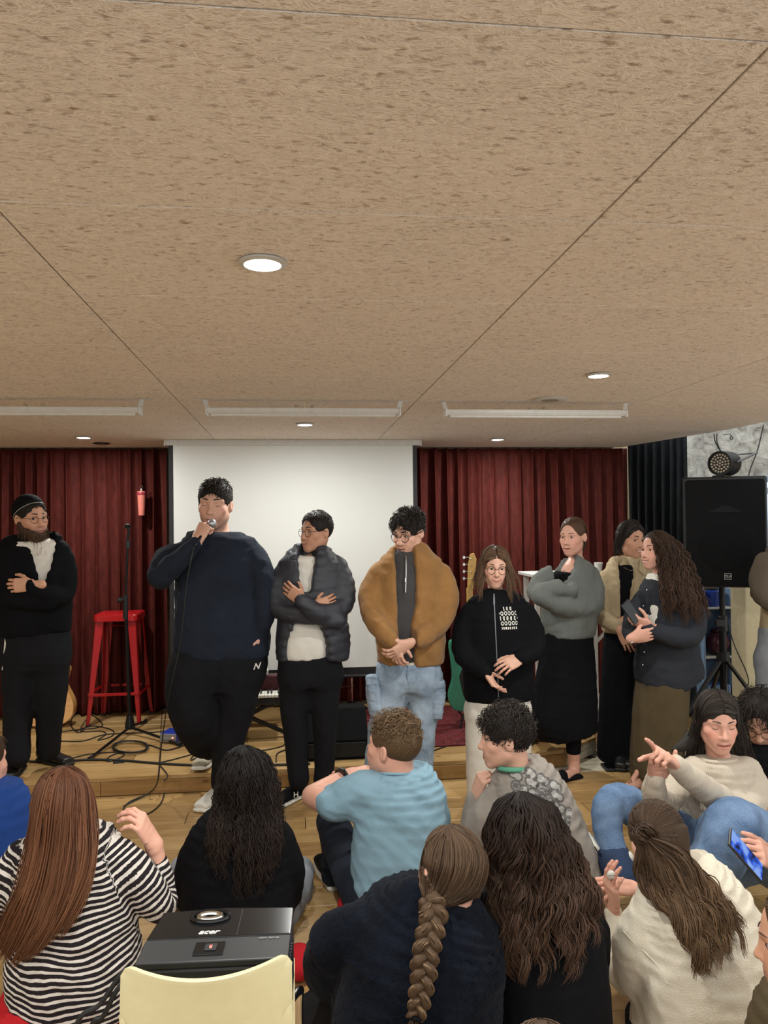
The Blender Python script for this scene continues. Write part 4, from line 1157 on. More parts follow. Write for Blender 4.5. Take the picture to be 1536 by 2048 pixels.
BLK = (0.018, 0.014, 0.012); BLK2 = (0.045, 0.034, 0.028); BRN = (0.055, 0.030, 0.018); BRN2 = (0.12, 0.068, 0.040)

# ================================================================ standing row
# --- 1: bearded man with a skullcap on the stage edge
p = Person(4.85, (70, 1540, SZ), 'bearded person in a black cardigan with skullcap and glasses, arms folded, on the stage edge', 'warm')
H = p.head(62, 1037, 0, yaw=48, pitch=6, roll=-4, size=1.05, neck=(66, 1090), smile=0.6, nose=1.15, stubble=0.5)
p.hand((62, 1170, -.20), (8, 1172, -.19), (0.1, 1, -0.1), th=(0, 0, 1), curl=(0.35, 0.5, 0.3), fore=.06)
p.core([(p.P(66, 1100), p.P(70, 1270), .10, .10), (p.P(42, 1310), p.P(38, 1500), .075, .05), (p.P(103, 1310), p.P(98, 1490, .08), .075, .05)])
b = p.body(); add_eyes(H, b, look=(0.25, 0), brow=BLK)
add_glasses(H, p.root, M_WIRE, r=0.021, shape=0.85, thick=0.0012)
g = G(); g.loft(p.T((66, 1082, 28, .06), (67, 1095, 52, .09), (68, 1140, 60, .105), (70, 1190, 56, .10)))
p.wear('shirt', g, M_WHITECLOTH, disp=FD(3, .004))
g = G(); g.loft(p.T((64, 1070, 30, .06, .03), (65, 1086, 56, .09, .02), (66, 1130, 70, .125), (68, 1190, 70, .135), (70, 1240, 66, .13), (72, 1268, 63, .12)))
p.C(g, [(120, 1095, 0, 25), (130, 1140, -.01, 25), (127, 1188, -.05, 23), (98, 1188, -.15, 20), (66, 1172, -.19, 16)])
p.C(g, [(12, 1095, 0, 25), (0, 1140, -.01, 25), (-2, 1185, -.05, 23), (40, 1198, -.14, 21), (95, 1205, -.14, 19)])
g.loft(p.T((76, 1066, 24, 0.17), (80, 1115, 17, 0.17), (80, 1168, 3, 0.12), dy=-.15), mode='s', k=.01)
p.wear('cardigan', g, M_SOFTBLACK, disp=FD(4))
for sx in (-1, 1):
    q = [p.P(68 + sx * 14, 1088, -.04), p.P(76 + sx * 13, 1108, -.105), p.P(79 + sx * 5, 1110, -.115), p.P(76 + sx * 9, 1090, -.075)]
    n_ = np.array([0, -.004, 0.0]); cl = MB(); cl.add(q + [x + n_ for x in q], [(0, 1, 2, 3), (7, 6, 5, 4), (0, 4, 5, 1), (1, 5, 6, 2), (2, 6, 7, 3), (3, 7, 4, 0)]); cl.build('shirt_collar', M_WHITECLOTH, p.root)
g = G(); g.loft(p.T((71, 1262, 62, .115), (72, 1300, 63, .12), (72, 1335, 48, 0.0935)))
p.C(g, [(42, 1320, 0, 35), (37, 1400, 0, 28), (34, 1470, -.02, 24), (34, 1512, -.04, 23)]); p.C(g, [(103, 1320, 0, 34), (102, 1400, .03, 27), (98, 1470, .08, 23), (97, 1498, .11, 22)])
p.wear('trousers', g, M_BLACKCLOTH, disp=FD(5, .008, .12, (1, 1, .7)))
shoe(p.root, atz(44, 1535, SZ), atz(12, 1566, SZ), M_LEATHER, M_RUBBER, .29, slip=True)
shoe(p.root, atz(80, 1520, SZ), atz(142, 1534, SZ), M_LEATHER, M_RUBBER, .29, slip=True)
t_ = MB()
for i in range(5): t_.tube([p.P(11 + i, 1262, -.08), p.P(8 + i * .6, 1300, -.09), p.P(4 + i * 1.4, 1340, -.08)], 0.0016, 5, smoothN=3)
t_.build('tassel', M_WHITECLOTH, p.root, smooth=True)
# beard
g = G(); g.ell((0, .040, -.078), (.068, .058, .050)); g.ell((0, .072, -.115), (.048, .042, .050), k=.03); g.ell((0, .085, -.155), (.036, .032, .040), k=.03)
for sx in (-1, 1): g.cap((sx * .074, .006, -.03), (sx * .060, .03, -.08), .012, .02, k=.02)
g.ell((0, .10, -.066), (.026, .03, .012), k=.006, mode='s'); g.ell((0, .085, -.020), (.055, .06, .034), k=.01, mode='s')
V, F = g.mesh(.005); r_ = np.random.default_rng(1); q = V[r_.integers(0, len(V), 800)]; m = 8; P_ = np.zeros((800, m, 3))
for i in range(m): t = i / (m - 1); P_[:, i] = q + (q - np.array([0, .04, -.07])) * 0.16 * t + np.array([0, 0.004, -0.035]) * t + r_.normal(0, .0025, (800, 3)) * t
V2, F2 = strands_geo(P_, .0014 * np.linspace(1, .2, m)[None].repeat(800, 0))
make_hair(p.root, [(to_world(H, V), F, np.array(BRN)), (to_world(H, V2), F2, vary_cols(800, m, BRN, BRN2, 3))], 'beard')
short_hair('hair', H, p.root, BLK, BLK2, .028, 700, grow=1.05, seed=1, lift=.25, cap_kw=dict(face_cut=(0.0, 0.135, -0.03, 0.078, 0.095, 0.128)))
g = G(); g.ell(HC + np.array([0, -.010, .006]), HR * 1.085); g.half((0, .030, .050), (0, .62, -.8), k=.006)
kp = p.wear('skullcap', G(), M_SOFTBLACK) if False else None
V, F = g.mesh(.005); kp = mesh_obj('skullcap', to_world(H, V), F, M_SOFTBLACK, p.root)
th = np.linspace(-1.55, 1.55, 60); c_ = HC + np.array([0, -.010, .006]); R_ = HR * 1.092
nrm_ = nrm((0, .62, -.8)); e1 = np.array([1, 0, 0.]); e2 = np.cross(nrm_, e1); ring = []
for a in np.linspace(0, 2 * math.pi, 64):
    d = e1 * math.cos(a) + e2 * math.sin(a); o_ = np.array([0, .024, .058]) - c_; A = ((d / R_) ** 2).sum(); B_ = 2 * (o_ * d / R_ ** 2).sum(); C_ = ((o_ / R_) ** 2).sum() - 1
    ring.append(c_ + o_ + d * (-B_ + math.sqrt(max(B_ * B_ - 4 * A * C_, 0))) / (2 * A))
tr = MB().tube(to_world(H, np.array(ring)), .0016, 6, caps=False).build('silver_trim', mat_plain('silver_thread', srgb(190, 188, 180), .5), kp, smooth=True)

# --- 2: tall man speaking into a microphone
p = Person(4.5, (440, 1600), 'tall person in a navy sweater and black trousers speaking into a microphone, legs crossed', 'fair')
H = p.head(430, 1010, 0, yaw=-7, pitch=6, roll=3, size=1.16, neck=(438, 1078), nr=.056, closed=True, open_=0.4, stubble=0.35, nose=1.1, jaw=1.05)
p.hand((394, 1082, -.21), (410, 1052, -.19), (0.55, 0.75, .1), th=(0.3, 0, 1), curl=(1.25, 1.45, .9), thumb=(.2, 1.0), sc=1.08)
p.hand((521, 1268, -.07), (514, 1315, -.06), (-1, .2, 0), th=(0, -1, 0), curl=(.2, .3, .2))
p.core([(p.P(437, 1100), p.P(445, 1310), .13, .13), (p.P(385, 1335), p.P(388, 1440, -.06), .09, .07), (p.P(388, 1440, -.06), p.P(417, 1505, .15), .06, .04), (p.P(478, 1335), p.P(445, 1560, .02), .09, .045)])
b = p.body(); add_eyes(H, b, closed=True, brow=BLK, brow_w=1.1)
short_hair('hair', H, p.root, BLK, BLK2, .045, 1100, curl=.15, grow=1.07, seed=2, lift=.35, comb=(0, .8, -.1), cap_kw=dict(face_cut=(0.0, 0.135, -0.03, 0.078, 0.092, 0.106)))
g = G(); g.loft(p.T((438, 1067, 35, .062), (438, 1078, 58, .095), (437, 1094, 75, .12), (439, 1150, 84, .145), (442, 1220, 88, .15), (445, 1285, 93, .155), (445, 1313, 88, .14)))
p.C(g, [(374, 1100, 0, 31), (338, 1122, -.07, 33), (322, 1152, -.12, 28), (358, 1120, -.19, 22), (391, 1086, -.21, 15)])
p.C(g, [(505, 1100, -.01, 31), (524, 1150, -.06, 29), (530, 1215, -.09, 25), (521, 1266, -.07, 19)])
p.wear('sweater', g, M_NAVY, disp=FD(7, .010, .15))
MB().tube([p.P(438 + 33 * math.cos(a), 1069 + 5 * math.sin(a), -.062 * math.sin(a)) for a in np.linspace(0, 2 * math.pi, 25)], .007, 8, caps=False).build('neckband', M_NAVY, p.root, smooth=True)
MB().tube([p.P(438 + 28 * math.cos(a), 1066 + 6 * math.sin(a), -.066 * math.sin(a) + .005) for a in np.linspace(.1, math.pi - .1, 15)], .0035, 6).build('neck_chain', M_SILVER, p.root, smooth=True)
g = G(); g.loft(p.T((444, 1300, 86, .13), (440, 1340, 90, .14), (437, 1375, 67.2, 0.1105)))
p.C(g, [(388, 1335, 0, 50), (380, 1390, -.05, 47), (386, 1440, -.06, 40), (403, 1485, .08, 28), (416, 1497, .16, 21)]); p.C(g, [(478, 1335, 0, 46), (474, 1400, 0, 40), (462, 1460, 0, 33), (452, 1520, 0, 28), (448, 1562, .01, 25)])
tr_ = p.wear('trousers', g, M_BLACKCLOTH, disp=FD(8, .011, .16, (1, 1, .6)))
text_mesh('logo_print', 'N', p.P(513, 1333, -.145), nrm((1, .35, .1)), (0.1, 0, 1), .035, M_WHITERUBBER, tr_, shear=.25, bold=.02)
shoe(p.root, at(416, 1528, 4.98), at(399, 1540, 4.72), M_GREYSUEDE, M_WHITERUBBER, .30, z=1, w=.05)
shoe(p.root, atz(452, 1590, 0.0), atz(420, 1612, 0.0), M_WHITERUBBER, M_WHITERUBBER, .30, w=.05)
# the microphone in his hand (a thing of its own) and its cable
a_ = p.P(424, 1047, -.17); c_ = p.P(388, 1092, -.25); d_ = nrm(a_ - c_); x_ = nrm(np.cross(d_, (0, 1, 0))); Rm = np.stack([x_, np.cross(d_, x_), d_], 1)
mic = empty('microphone', c_, 'handheld microphone in the fist of the tall person in navy', 'microphone')
MB().lathe([(.009, 0), (.011, .01), (.013, .09), (.018, .145)], c_, 16, Rm).build('handle', M_BLACKMETAL, mic, smooth=True)
V, F = uv_sphere(18, 12); mesh_obj('grille', V * np.array([.024, .024, .026]) + a_, F, mat_plain('silver_mesh', srgb(168, 170, 176), .35, .7, scale=300, var=.3), mic)
cab = MB().tube([c_, p.P(380, 1130, -.27), p.P(372, 1180, -.26), p.P(360, 1290, -.24), p.P(336, 1400, -.20), at(322, 1500, 4.60), atz(316, 1560, SZ + .01), atz(300, 1585, .02), atz(262, 1605, .006), atz(247, 1612, .006)], .0035, 6, smoothN=6).build('microphone_cable', M_RUBBER, smooth=True)
tag(cab, 'thin black cable hanging from the handheld microphone down to the stage edge', 'cable')

# --- 3: man in a quilted jacket
p = Person(4.45, (610, 1590), 'person in a dark quilted jacket over a white tee, glasses, arms folded, looking left', 'olive')
H = p.head(633, 1064, 0, yaw=-52, pitch=2, size=.95, neck=(627, 1122), nr=.05, nose=1.1, smile=.15)
p.hand((603, 1200, -.21), (580, 1182, -.17), (.2, 1, 0), th=(.5, 0, 1), curl=(.15, .2, .2), sc=.9)
p.hand((630, 1214, -.19), (652, 1206, -.17), (0, 1, 0), th=(0, 0, 1), curl=(.2, .3, .2), sc=.85)
p.core([(p.P(622, 1125), p.P(620, 1310), .09, .09), (p.P(592, 1350), p.P(597, 1560), .08, .045), (p.P(652, 1350), p.P(647, 1550), .08, .045)])
b = p.body(); add_eyes(H, b, look=(.3, 0), brow=BLK)
add_glasses(H, p.root, M_WIRE, r=.023, thick=.0013)
short_hair('hair', H, p.root, BLK, BLK2, .030, 1000, grow=1.06, seed=3, lift=.5, comb=(.1, .6, 0), cap_kw=dict(face_cut=(0.0, 0.135, -0.03, 0.078, 0.095, 0.128)))
g = G(); g.loft(p.T((620, 1114, 26, .055), (618, 1130, 46, .085), (615, 1200, 50, .115), (614, 1280, 52, .125), (614, 1316, 50, .115)))
p.wear('tee_shirt', g, M_WHITECLOTH, disp=FD(11, .007, .12))
quilt = lambda X, Y, Z: 0.008 * (1 - np.abs(np.sin((Z + 0.25 * np.abs(X - (-.0)) * .35 + .02 * np.sin(X * 14)) * math.pi / 0.052))) ** 3
g = G(); g.loft(p.T((626, 1094, 28, .065, .02), (624, 1111, 46, .09), (622, 1132, 62, .115), (622, 1165, 69, .14), (624, 1220, 68, .15), (626, 1280, 74, .15), (626, 1318, 72, .135)))
p.C(g, [(574, 1130, 0, 27), (558, 1175, -.02, 28), (562, 1215, -.06, 27), (615, 1232, -.15, 22), (676, 1240, -.15, 20)])
p.C(g, [(674, 1124, 0, 27), (686, 1170, -.02, 28), (682, 1212, -.06, 27), (640, 1225, -.18, 22), (604, 1203, -.21, 17)])
g.loft(p.T((617, 1085, 24, 0.17), (613, 1132, 16, 0.17), (611, 1185, 10, 0.12), dy=-.18), mode='s', k=.012)
g.loft(p.T((613, 1252, 20, 0.17), (613, 1290, 40, 0.17), (613, 1335, 50, 0.12), dy=-.19), mode='s', k=.012)
p.wear('quilted_jacket', g, M_PUFFER, disp=FD(12, .005, .10) + [quilt])
g = G(); g.loft(p.T((620, 1312, 62, .115), (622, 1345, 62, .12), (622, 1370, 46.4, 0.0935)))
p.C(g, [(592, 1355, 0, 33), (588, 1420, 0, 27), (593, 1500, 0, 22), (597, 1560, 0, 20)]); p.C(g, [(652, 1355, 0, 31), (650, 1420, 0, 26), (650, 1500, .02, 21), (647, 1556, .04, 20)])
p.wear('trousers', g, M_BLACKCLOTH, disp=FD(13, .007, .12, (1, 1, .7)))
sh = shoe(p.root, atz(606, 1592, 0), atz(560, 1612, 0), M_SOFTBLACK, M_WHITERUBBER, .29)
text_mesh('logo_print', 'H', atz(580, 1602, 0) + np.array([.035, -.062, .055]), (1, .25, 0), (0, .3, 1), .03, M_WHITERUBBER, sh, bold=.01)
shoe(p.root, atz(650, 1580, 0), atz(646, 1606, 0), M_SOFTBLACK, M_WHITERUBBER, .29)

# --- 4: man in a tan fleece jacket
p = Person(4.4, (805, 1600), 'person in a tan fleece jacket and pale cargo jeans with round glasses, hands clasped', 'fair')
H = p.head(817, 1073, 0, yaw=-42, pitch=16, roll=0, size=1.02, neck=(822, 1118), nr=.052, nose=1.15, smile=.1)
p.hand((818, 1288, -.20), (782, 1312, -.21), (.2, .8, .6), th=(-.2, 0, 1), curl=(.35, .6, .4), sc=1.0)
p.hand((787, 1282, -.18), (795, 1322, -.19), (.5, .6, 0), th=(1, 0, 0), curl=(.4, .6, .4), sc=1.0)
p.core([(p.P(820, 1125), p.P(818, 1320), .09, .09), (p.P(785, 1365), p.P(752, 1550), .08, .045), (p.P(850, 1365), p.P(841, 1560), .08, .045)])
b = p.body(); add_eyes(H, b, look=(.1, -.35), brow=BLK)
add_glasses(H, p.root, M_TORT, r=.0235, thick=.0017)
short_hair('hair', H, p.root, BLK, BLK2, .075, 1300, curl=.55, grow=1.10, seed=4, lift=.6, side_len=.45, comb=(0, .7, -.1), rad=.0019, cap_kw=dict(face_cut=(0.0, 0.14, -0.034, 0.078, 0.095, 0.128)))
g = G(); g.loft(p.T((821, 1102, 25, .06), (820, 1118, 42, .08), (817, 1160, 50, .105), (815, 1230, 52, .115), (815, 1300, 52, .118), (816, 1320, 50, .11)))
p.wear('zip_sweater', g, M_CHARCOAL, disp=FD(21, .005))
MB().tube([p.P(812, 1112, -.088), p.P(812, 1125, -.102), p.P(812, 1150, -.117), p.P(811, 1185, -.128)], .003, 6, smoothN=3).box(p.P(811, 1160, -.125), (.006, .005, .022)).build('zipper', M_SILVER, p.root)
g = G(); g.loft(p.T((816, 1316, 50, .112), (816, 1331, 50, .112)))
p.wear('undershirt', g, M_CREAM)
g = G(); g.loft(p.T((828, 1091, 27, .06, .03), (825, 1103, 36, .08, .01), (822, 1118, 52, .10), (821, 1136, 66, .12), (820, 1200, 73, .14), (821, 1270, 71, .14), (821, 1326, 67, .13)))
p.C(g, [(760, 1138, 0, 29), (744, 1185, -.01, 30), (746, 1228, -.06, 27), (765, 1262, -.14, 22), (785, 1283, -.18, 18)])
p.C(g, [(881, 1138, 0, 29), (892, 1185, -.01, 30), (886, 1230, -.05, 28), (852, 1268, -.15, 23), (823, 1288, -.19, 18)])
g.loft(p.T((810, 1080, 30, 0.17), (814, 1128, 22, 0.17), (816, 1200, 22, 0.12), (812, 1260, 17, 0.1), (818, 1342, 22, 0.1), dy=-.185), mode='s', k=.012)
p.wear('fleece_jacket', g, M_FLEECE, disp=FD(22, .009, .13))
g = G(); g.loft(p.T((818, 1322, 62, .115), (818, 1350, 63, .122), (818, 1378, 48, 0.0952)))
p.C(g, [(786, 1365, 0, 35), (775, 1420, 0, 32), (760, 1480, 0, 26), (750, 1570, 0, 23)]); p.C(g, [(850, 1365, 0, 34), (848, 1420, 0, 30), (843, 1480, 0, 27), (839, 1570, 0, 25)])
jn = p.wear('cargo_jeans', g, M_DENIMLIGHT, disp=FD(23, .010, .10, (1, 1, .8)))
for (x, y_, s_) in ((747, 1385, -1), (874, 1392, 1)):
    g = G(); g.loft([(p.P(x + 3 * s_, y_ - 33, -.02), .035, .055), (p.P(x, y_, -.02), .042, .072), (p.P(x - 4 * s_, y_ + 42, -.02), .036, .060)], k=.01, p=3.5, m=2)
    pk = p.wear('pocket', g, M_DENIMLIGHT, h=.006, disp=FD(24, .005, .06)); MB().box(p.P(x + s_ * 3, y_ - 22, -.075), (.07, .03, .045)).build('pocket_flap', M_DENIMLIGHT, pk, bevel=.012)
MB().tube([p.P(816, 1330, -.121), p.P(815, 1350, -.129), p.P(818, 1368, -.123)], .0035, 6).build('fly_seam', M_DENIMLIGHT, jn, smooth=True)
shoe(p.root, atz(752, 1590, 0), atz(740, 1612, 0), M_WHITERUBBER, M_WHITERUBBER, .29); shoe(p.root, atz(842, 1588, 0), atz(846, 1612, 0), M_WHITERUBBER, M_WHITERUBBER, .29)

# --- 5: girl in a black zip fleece
p = Person(4.35, (995, 1597), 'person in a black zip-up fleece and white trousers with long brown hair and glasses', 'fair')
H = p.head(990, 1138, 0, yaw=-8, pitch=8, roll=2, size=.95, neck=(993, 1195), nr=.045, fem=True, smile=.8)
p.hand((970, 1343, -.19), (990, 1372, -.20), (.6, -.3, .5), th=(.6, 0, .8), fingers=[(.1, .2, .1), (.2, .3, .2), (.4, .4, .3), (.5, .5, .3)], spread=.14, sc=.95)
p.hand((1040, 1318, -.18), (1014, 1330, -.21), (-.2, .7, -.7), th=(-.3, 0, 1), curl=(.3, .4, .2), spread=.12, sc=.95)
p.core([(p.P(995, 1205), p.P(995, 1390), .10, .10), (p.P(962, 1420), p.P(960, 1560), .07, .05), (p.P(1028, 1420), p.P(1034, 1560), .07, .05)])
b = p.body(); add_eyes(H, b, look=(-.1, -.2), brow=BRN, fem=True)
add_glasses(H, p.root, M_WIRE, r=.024, thick=.0014)
g = G(); g.loft(p.T((993, 1180, 27, .062), (993, 1193, 34, .075), (994, 1208, 58, .10), (995, 1260, 68, .135), (996, 1330, 72, .145), (997, 1398, 70, .135)))
p.C(g, [(942, 1215, 0, 26), (928, 1265, 0, 27), (930, 1312, -.05, 25), (968, 1343, -.18, 18)]); p.C(g, [(1050, 1215, 0, 26), (1066, 1262, 0, 27), (1068, 1300, -.05, 24), (1042, 1316, -.17, 18)])
fl = p.wear('zip_fleece', g, M_SOFTBLACK, disp=FD(31, .006))
def on(px, py, o, off=.003): return drape(px, py, bvh_of([o]), off, p.Y)
z_ = [on(x, y_, fl) for x, y_ in ((988, 1188), (989, 1215), (991, 1260), (994, 1320), (997, 1394))]
zp = MB().tube([q for q in z_ if q is not None], .0035, 6, smoothN=4).box(on(988, 1202, fl, .008), (.010, .006, .04)).build('zipper', mat_plain('grey_zip', srgb(120, 122, 128), .35, .6), p.root)
def glyphs(a, b):
    if b < -0.62: return (-0.9 < a < 0.9) and abs(b + 0.8) < 0.09 and math.sin(a * 26) > -0.2
    rows = int((b + 0.6) / 0.42); fx = (a + 1) * 2.4 + rows * 0.4
    if rows == 3 and abs(a) > .5: return False
    u_, v_ = fx % 1 - .5, ((b + 0.6) / 0.42) % 1 - .5; rr = math.hypot(u_, v_ * .9)
    return (0.22 < rr < 0.40 and not (rows % 2 and u_ > .15)) or (abs(u_) < .09 and abs(v_) < .3 and rows % 2)
decal('chest_print', fl, p.P(1021, 1238, -.14), (1, 0.25, 0), (0, 0, 1), (.10, .13), glyphs, M_WHITERUBBER, fl, res=.0022)
cap = cap_island(H, BRN, grow=1.035, low=-.10)
tr = [tree_of(cap[0], cap[1])] + bvh_of([fl])
gl = front_guides(p, H, -1, (.80, .95, 1.10), ([(966, 1150), (962, 1180), (956, 1212)], [(956, 1152), (950, 1182), (942, 1212)], [(949, 1152), (941, 1182), (928, 1206)]))
gr = front_guides(p, H, 1, (.80, .95, 1.10), ([(1013, 1150), (1018, 1180), (1026, 1212)], [(1023, 1152), (1031, 1182), (1042, 1212)], [(1033, 1152), (1045, 1182), (1060, 1206)]))
make_hair(p.root, [cap, scalp_strands(H, BRN, BRN2, 350, seed=5, grow=1.06)] + [long_hair(q, tr, p.Y, BRN, BRN2, n=260, locks=26, wave=.006, wl=.16, off=.010, thick=.02, rad=.0024, seed=k, tipc=(.20, .12, .07), tip=.6) for k, q in enumerate((gl, gr))])
g = G(); g.loft(p.T((996, 1388, 62, .12), (996, 1415, 62, .125), (996, 1435, 48, 0.09775)))
p.C(g, [(964, 1425, 0, 34), (962, 1500, 0, 31), (962, 1578, 0, 29)]); p.C(g, [(1028, 1425, 0, 34), (1032, 1500, 0, 31), (1034, 1578, 0, 29)])
p.wear('trousers', g, M_WHITECLOTH, disp=FD(32, .007))
for x in (962, 1034): shoe(p.root, atz(x, 1585, 0), atz(x - 3, 1606, 0), M_WHITERUBBER, M_WHITERUBBER, .25, w=.042)

# --- 6: woman in a grey-green cardigan
p = Person(4.75, (1140, 1550), 'person in a grey ribbed cardigan and long black skirt, hair tied back, arms folded', 'pink')
H = p.head(1146, 1075, 0, yaw=-46, pitch=6, size=.98, neck=(1150, 1130), nr=.047, fem=True, open_=.35, smile=.3, blush=.3)
p.core([(p.P(1148, 1135), p.P(1136, 1260), .09, .09), (p.P(1136, 1270), p.P(1136, 1420), .12, .12), (p.P(1147, 1420, -.05), p.P(1147, 1500, -.05), .055, .042), (p.P(1147, 1500, -.05), p.P(1146, 1535, -.05), .040, .036), (p.P(1090, 1420, .2), p.P(1074, 1485, .35), .055, .04), (p.P(1074, 1485, .35), p.P(1075, 1503, .38), .036, .034)])
p.limb([p.P(1153, 1120, .03), p.P(1144, 1142, -.01), p.P(1138, 1165, -.02)], [.048, .064, .07]); p.limb([p.P(1147, 1490, -.05), p.P(1148, 1520, -.05), p.P(1147, 1545, -.06), p.P(1130, 1554, -.16)], [.045, .036, .036, .030]); p.limb([p.P(1085, 1420, .2), p.P(1076, 1480, .36), p.P(1075, 1505, .38), p.P(1066, 1510, .32)], [.05, .04, .034, .03])
b = p.body(); add_eyes(H, b, look=(.2, 0), brow=BRN, fem=True)
cap = cap_island(H, BRN, grow=1.035, nape=-.075, ear=True)
pts = to_world(H, np.array([(0, -.105, -.02), (.0, -.135, -.03), (0, -.135, -.075), (.01, -.115, -.14)])); g = G(); g.chain(pts, [.022, .032, .026, .012]); pv, pf = g.mesh(.006)
make_hair(p.root, [cap, scalp_strands(H, BRN, BRN2, 600, seed=6, tie=(0, -.115, -.02), length=.19), (pv, pf, np.array(BRN))])
g = G(); g.loft(p.T((1144, 1146, 30, .075), (1143, 1154, 36, .095), (1142, 1170, 42, .11)))
p.wear('top', g, M_SOFTBLACK)
ud = nrm((1, .35, 0))
g = G(); g.loft(p.T((1157, 1124, 24, .055, .03), (1155, 1134, 38, .085, .02), (1150, 1148, 48, .11), (1142, 1172, 54, .13), (1139, 1210, 57, .15), (1138, 1250, 57, .15), (1138, 1272, 49, .135)), u=ud)
p.C(g, [(1180, 1142, .03, 25), (1186, 1180, .0, 27), (1180, 1212, -.05, 26), (1130, 1212, -.17, 25), (1080, 1192, -.20, 20)])
p.C(g, [(1104, 1140, -.04, 23), (1082, 1165, -.08, 24), (1074, 1186, -.13, 22), (1112, 1176, -.22, 20), (1140, 1178, -.20, 19)])
g.loft(p.T((1140, 1098, 34, 0.25), (1132, 1138, 21, 0.22), (1122, 1166, 5, 0.16), dy=-.15), mode='s', k=.01)
p.wear('cardigan', g, M_CARDI, disp=FD(41, .008, .11))
V, F = uv_sphere(12, 8); mesh_obj('pendant', V * .006 + p.P(1128, 1140, -.125), F, M_SILVER, p.root)
g = G(); g.loft(p.T((1137, 1258, 51, .13), (1134, 1330, 57, .16), (1129, 1400, 61, .20), (1126, 1440, 63, .21), (1130, 1466, 56, .20)), u=ud)
p.wear('long_skirt', g, M_SOFTBLACK, disp=FD(42, .010, .12, (1, 1, .15)))
g = G(); g.cap(p.P(1147, 1430, -.05), p.P(1147, 1506, -.05), .058, .044); g.half(p.P(1147, 1507, -.05), (0, 0, -1)); p.wear('footless_tights', g, M_SOFTBLACK, h=.006)
g = G()
def mule(heel, toe, nm='mule'):
    heel = np.asarray(heel); d = nrm((toe - heel) * np.array([1, 1, 0])); s_ = nrm(np.cross(d, (0, 0, 1)))
    f = lambda t, u_: heel + d * t * .25 + np.array([0, 0, u_])
    g = G(); g.loft([(f(-.05, .012), .030, .012), (f(.5, .012), .034, .012), (f(1.0, .012), .024, .012)], u=s_, k=.01); g.loft([(f(.45, .035), .036, .034), (f(.75, .03), .040, .028), (f(1.0, .022), .022, .016)], u=s_, k=.02)
    return p.wear(nm, g, M_SOFTBLACK, h=.006)
m1 = mule(atz(1158, 1556, 0), atz(1108, 1566, 0)); MB().box(atz(1112, 1545, .045), (.02, .006, .008)).build('buckle', M_SILVER, m1)
mule(p.P(1075, 1515, .38) * [1, 1, 0] + [0, 0, SZ], p.P(1060, 1515, .30) * [1, 1, 0] + [0, 0, SZ])
# --- 7: woman in a beige jacket
p = Person(4.95, (1250, 1530), 'smiling person in a beige button jacket over a long black dress, dark shoulder-length hair', 'warm')
H = p.head(1262, 1081, 0, yaw=14, pitch=8, roll=3, size=1.0, neck=(1262, 1134), nr=.047, fem=True, smile=1.0)
p.hand((1232, 1250, -.17), (1262, 1250, -.20), (.1, 1, -.2), th=(0, 0, 1), curl=(.25, .3, .2), sc=.95)
p.hand((1242, 1262, -.20), (1262, 1296, -.21), (.2, 1, 0), th=(1, 0, 0), curl=(.15, .25, .15), sc=.95, spread=.1)
p.core([(p.P(1260, 1140), p.P(1256, 1260), .09, .09), (p.P(1256, 1260), p.P(1248, 1480), .12, .12)])
b = p.body(); add_eyes(H, b, look=(.1, -.1), brow=BLK, fem=True, brow_w=1.2)
dr = G(); dr.loft(p.T((1263, 1132, 24, .055), (1261, 1147, 40, .085), (1258, 1190, 46, .11), (1256, 1260, 48, .125), (1254, 1330, 50, .14), (1249, 1420, 50, .16), (1243, 1500, 47, .17), (1243, 1526, 42, .16)))
dress = p.wear('black_dress', dr, M_SOFTBLACK, disp=FD(51, .008, .12, (1, 1, .2)))
g = G(); g.loft(p.T((1262, 1117, 27, .06, .02), (1262, 1130, 42, .09, .01), (1260, 1149, 54, .11), (1257, 1190, 58, .14), (1256, 1235, 55, .145), (1256, 1264, 52, .135)))
p.C(g, [(1212, 1150, 0, 24), (1203, 1195, -.01, 25), (1207, 1232, -.07, 23), (1234, 1252, -.16, 17)]); p.C(g, [(1305, 1150, 0, 24), (1314, 1195, 0, 25), (1310, 1235, -.06, 22), (1285, 1255, -.14, 17)])
g.loft(p.T((1266, 1104, 22, 0.17), (1266, 1150, 17, 0.17), (1261, 1200, 12, 0.12), (1261, 1280, 13, 0.1), dy=-.19), mode='s', k=.01)
jk = p.wear('beige_jacket', g, M_BEIGE, disp=FD(52, .007, .11))
for x, y_ in ((1288, 1172), (1287, 1200)):
    w = drape(x, y_, bvh_of([jk]), .004, p.Y); V, F = uv_sphere(12, 8); mesh_obj('button', V * np.array([.009, .004, .009]) + w, F, mat_plain('brown_button', srgb(70, 54, 40), .3), p.root)
pc = MB(); 
for i, (x, y_) in enumerate(((1214, 1158), (1246, 1160))):
    pass
w0, w1 = drape(1212, 1163, bvh_of([jk]), .004, p.Y), drape(1246, 1166, bvh_of([jk]), .004, p.Y)
MB().bar(w0, w1, .006, .03).build('pocket_flap', M_BEIGE, p.root, bevel=.003)
for sx, xs in ((-1, ((1248, 1118), (1238, 1128), (1246, 1148), (1256, 1136))), (1, ((1280, 1118), (1296, 1130), (1290, 1152), (1277, 1140)))):
    q = []
    for x, y_ in xs:
        w = drape(x, y_, bvh_of([jk]), .012, p.Y); q.append(w if w is not None else p.P(x, y_, -.10))
    n_ = np.array([0, -.005, 0]); cl = MB(); cl.add(q + [x + n_ for x in q], [(0, 1, 2, 3), (7, 6, 5, 4), (0, 4, 5, 1), (1, 5, 6, 2), (2, 6, 7, 3), (3, 7, 4, 0)]); cl.build('collar', M_BEIGE, p.root, bevel=.002)
cap = cap_island(H, BLK, grow=1.035, low=-.11)
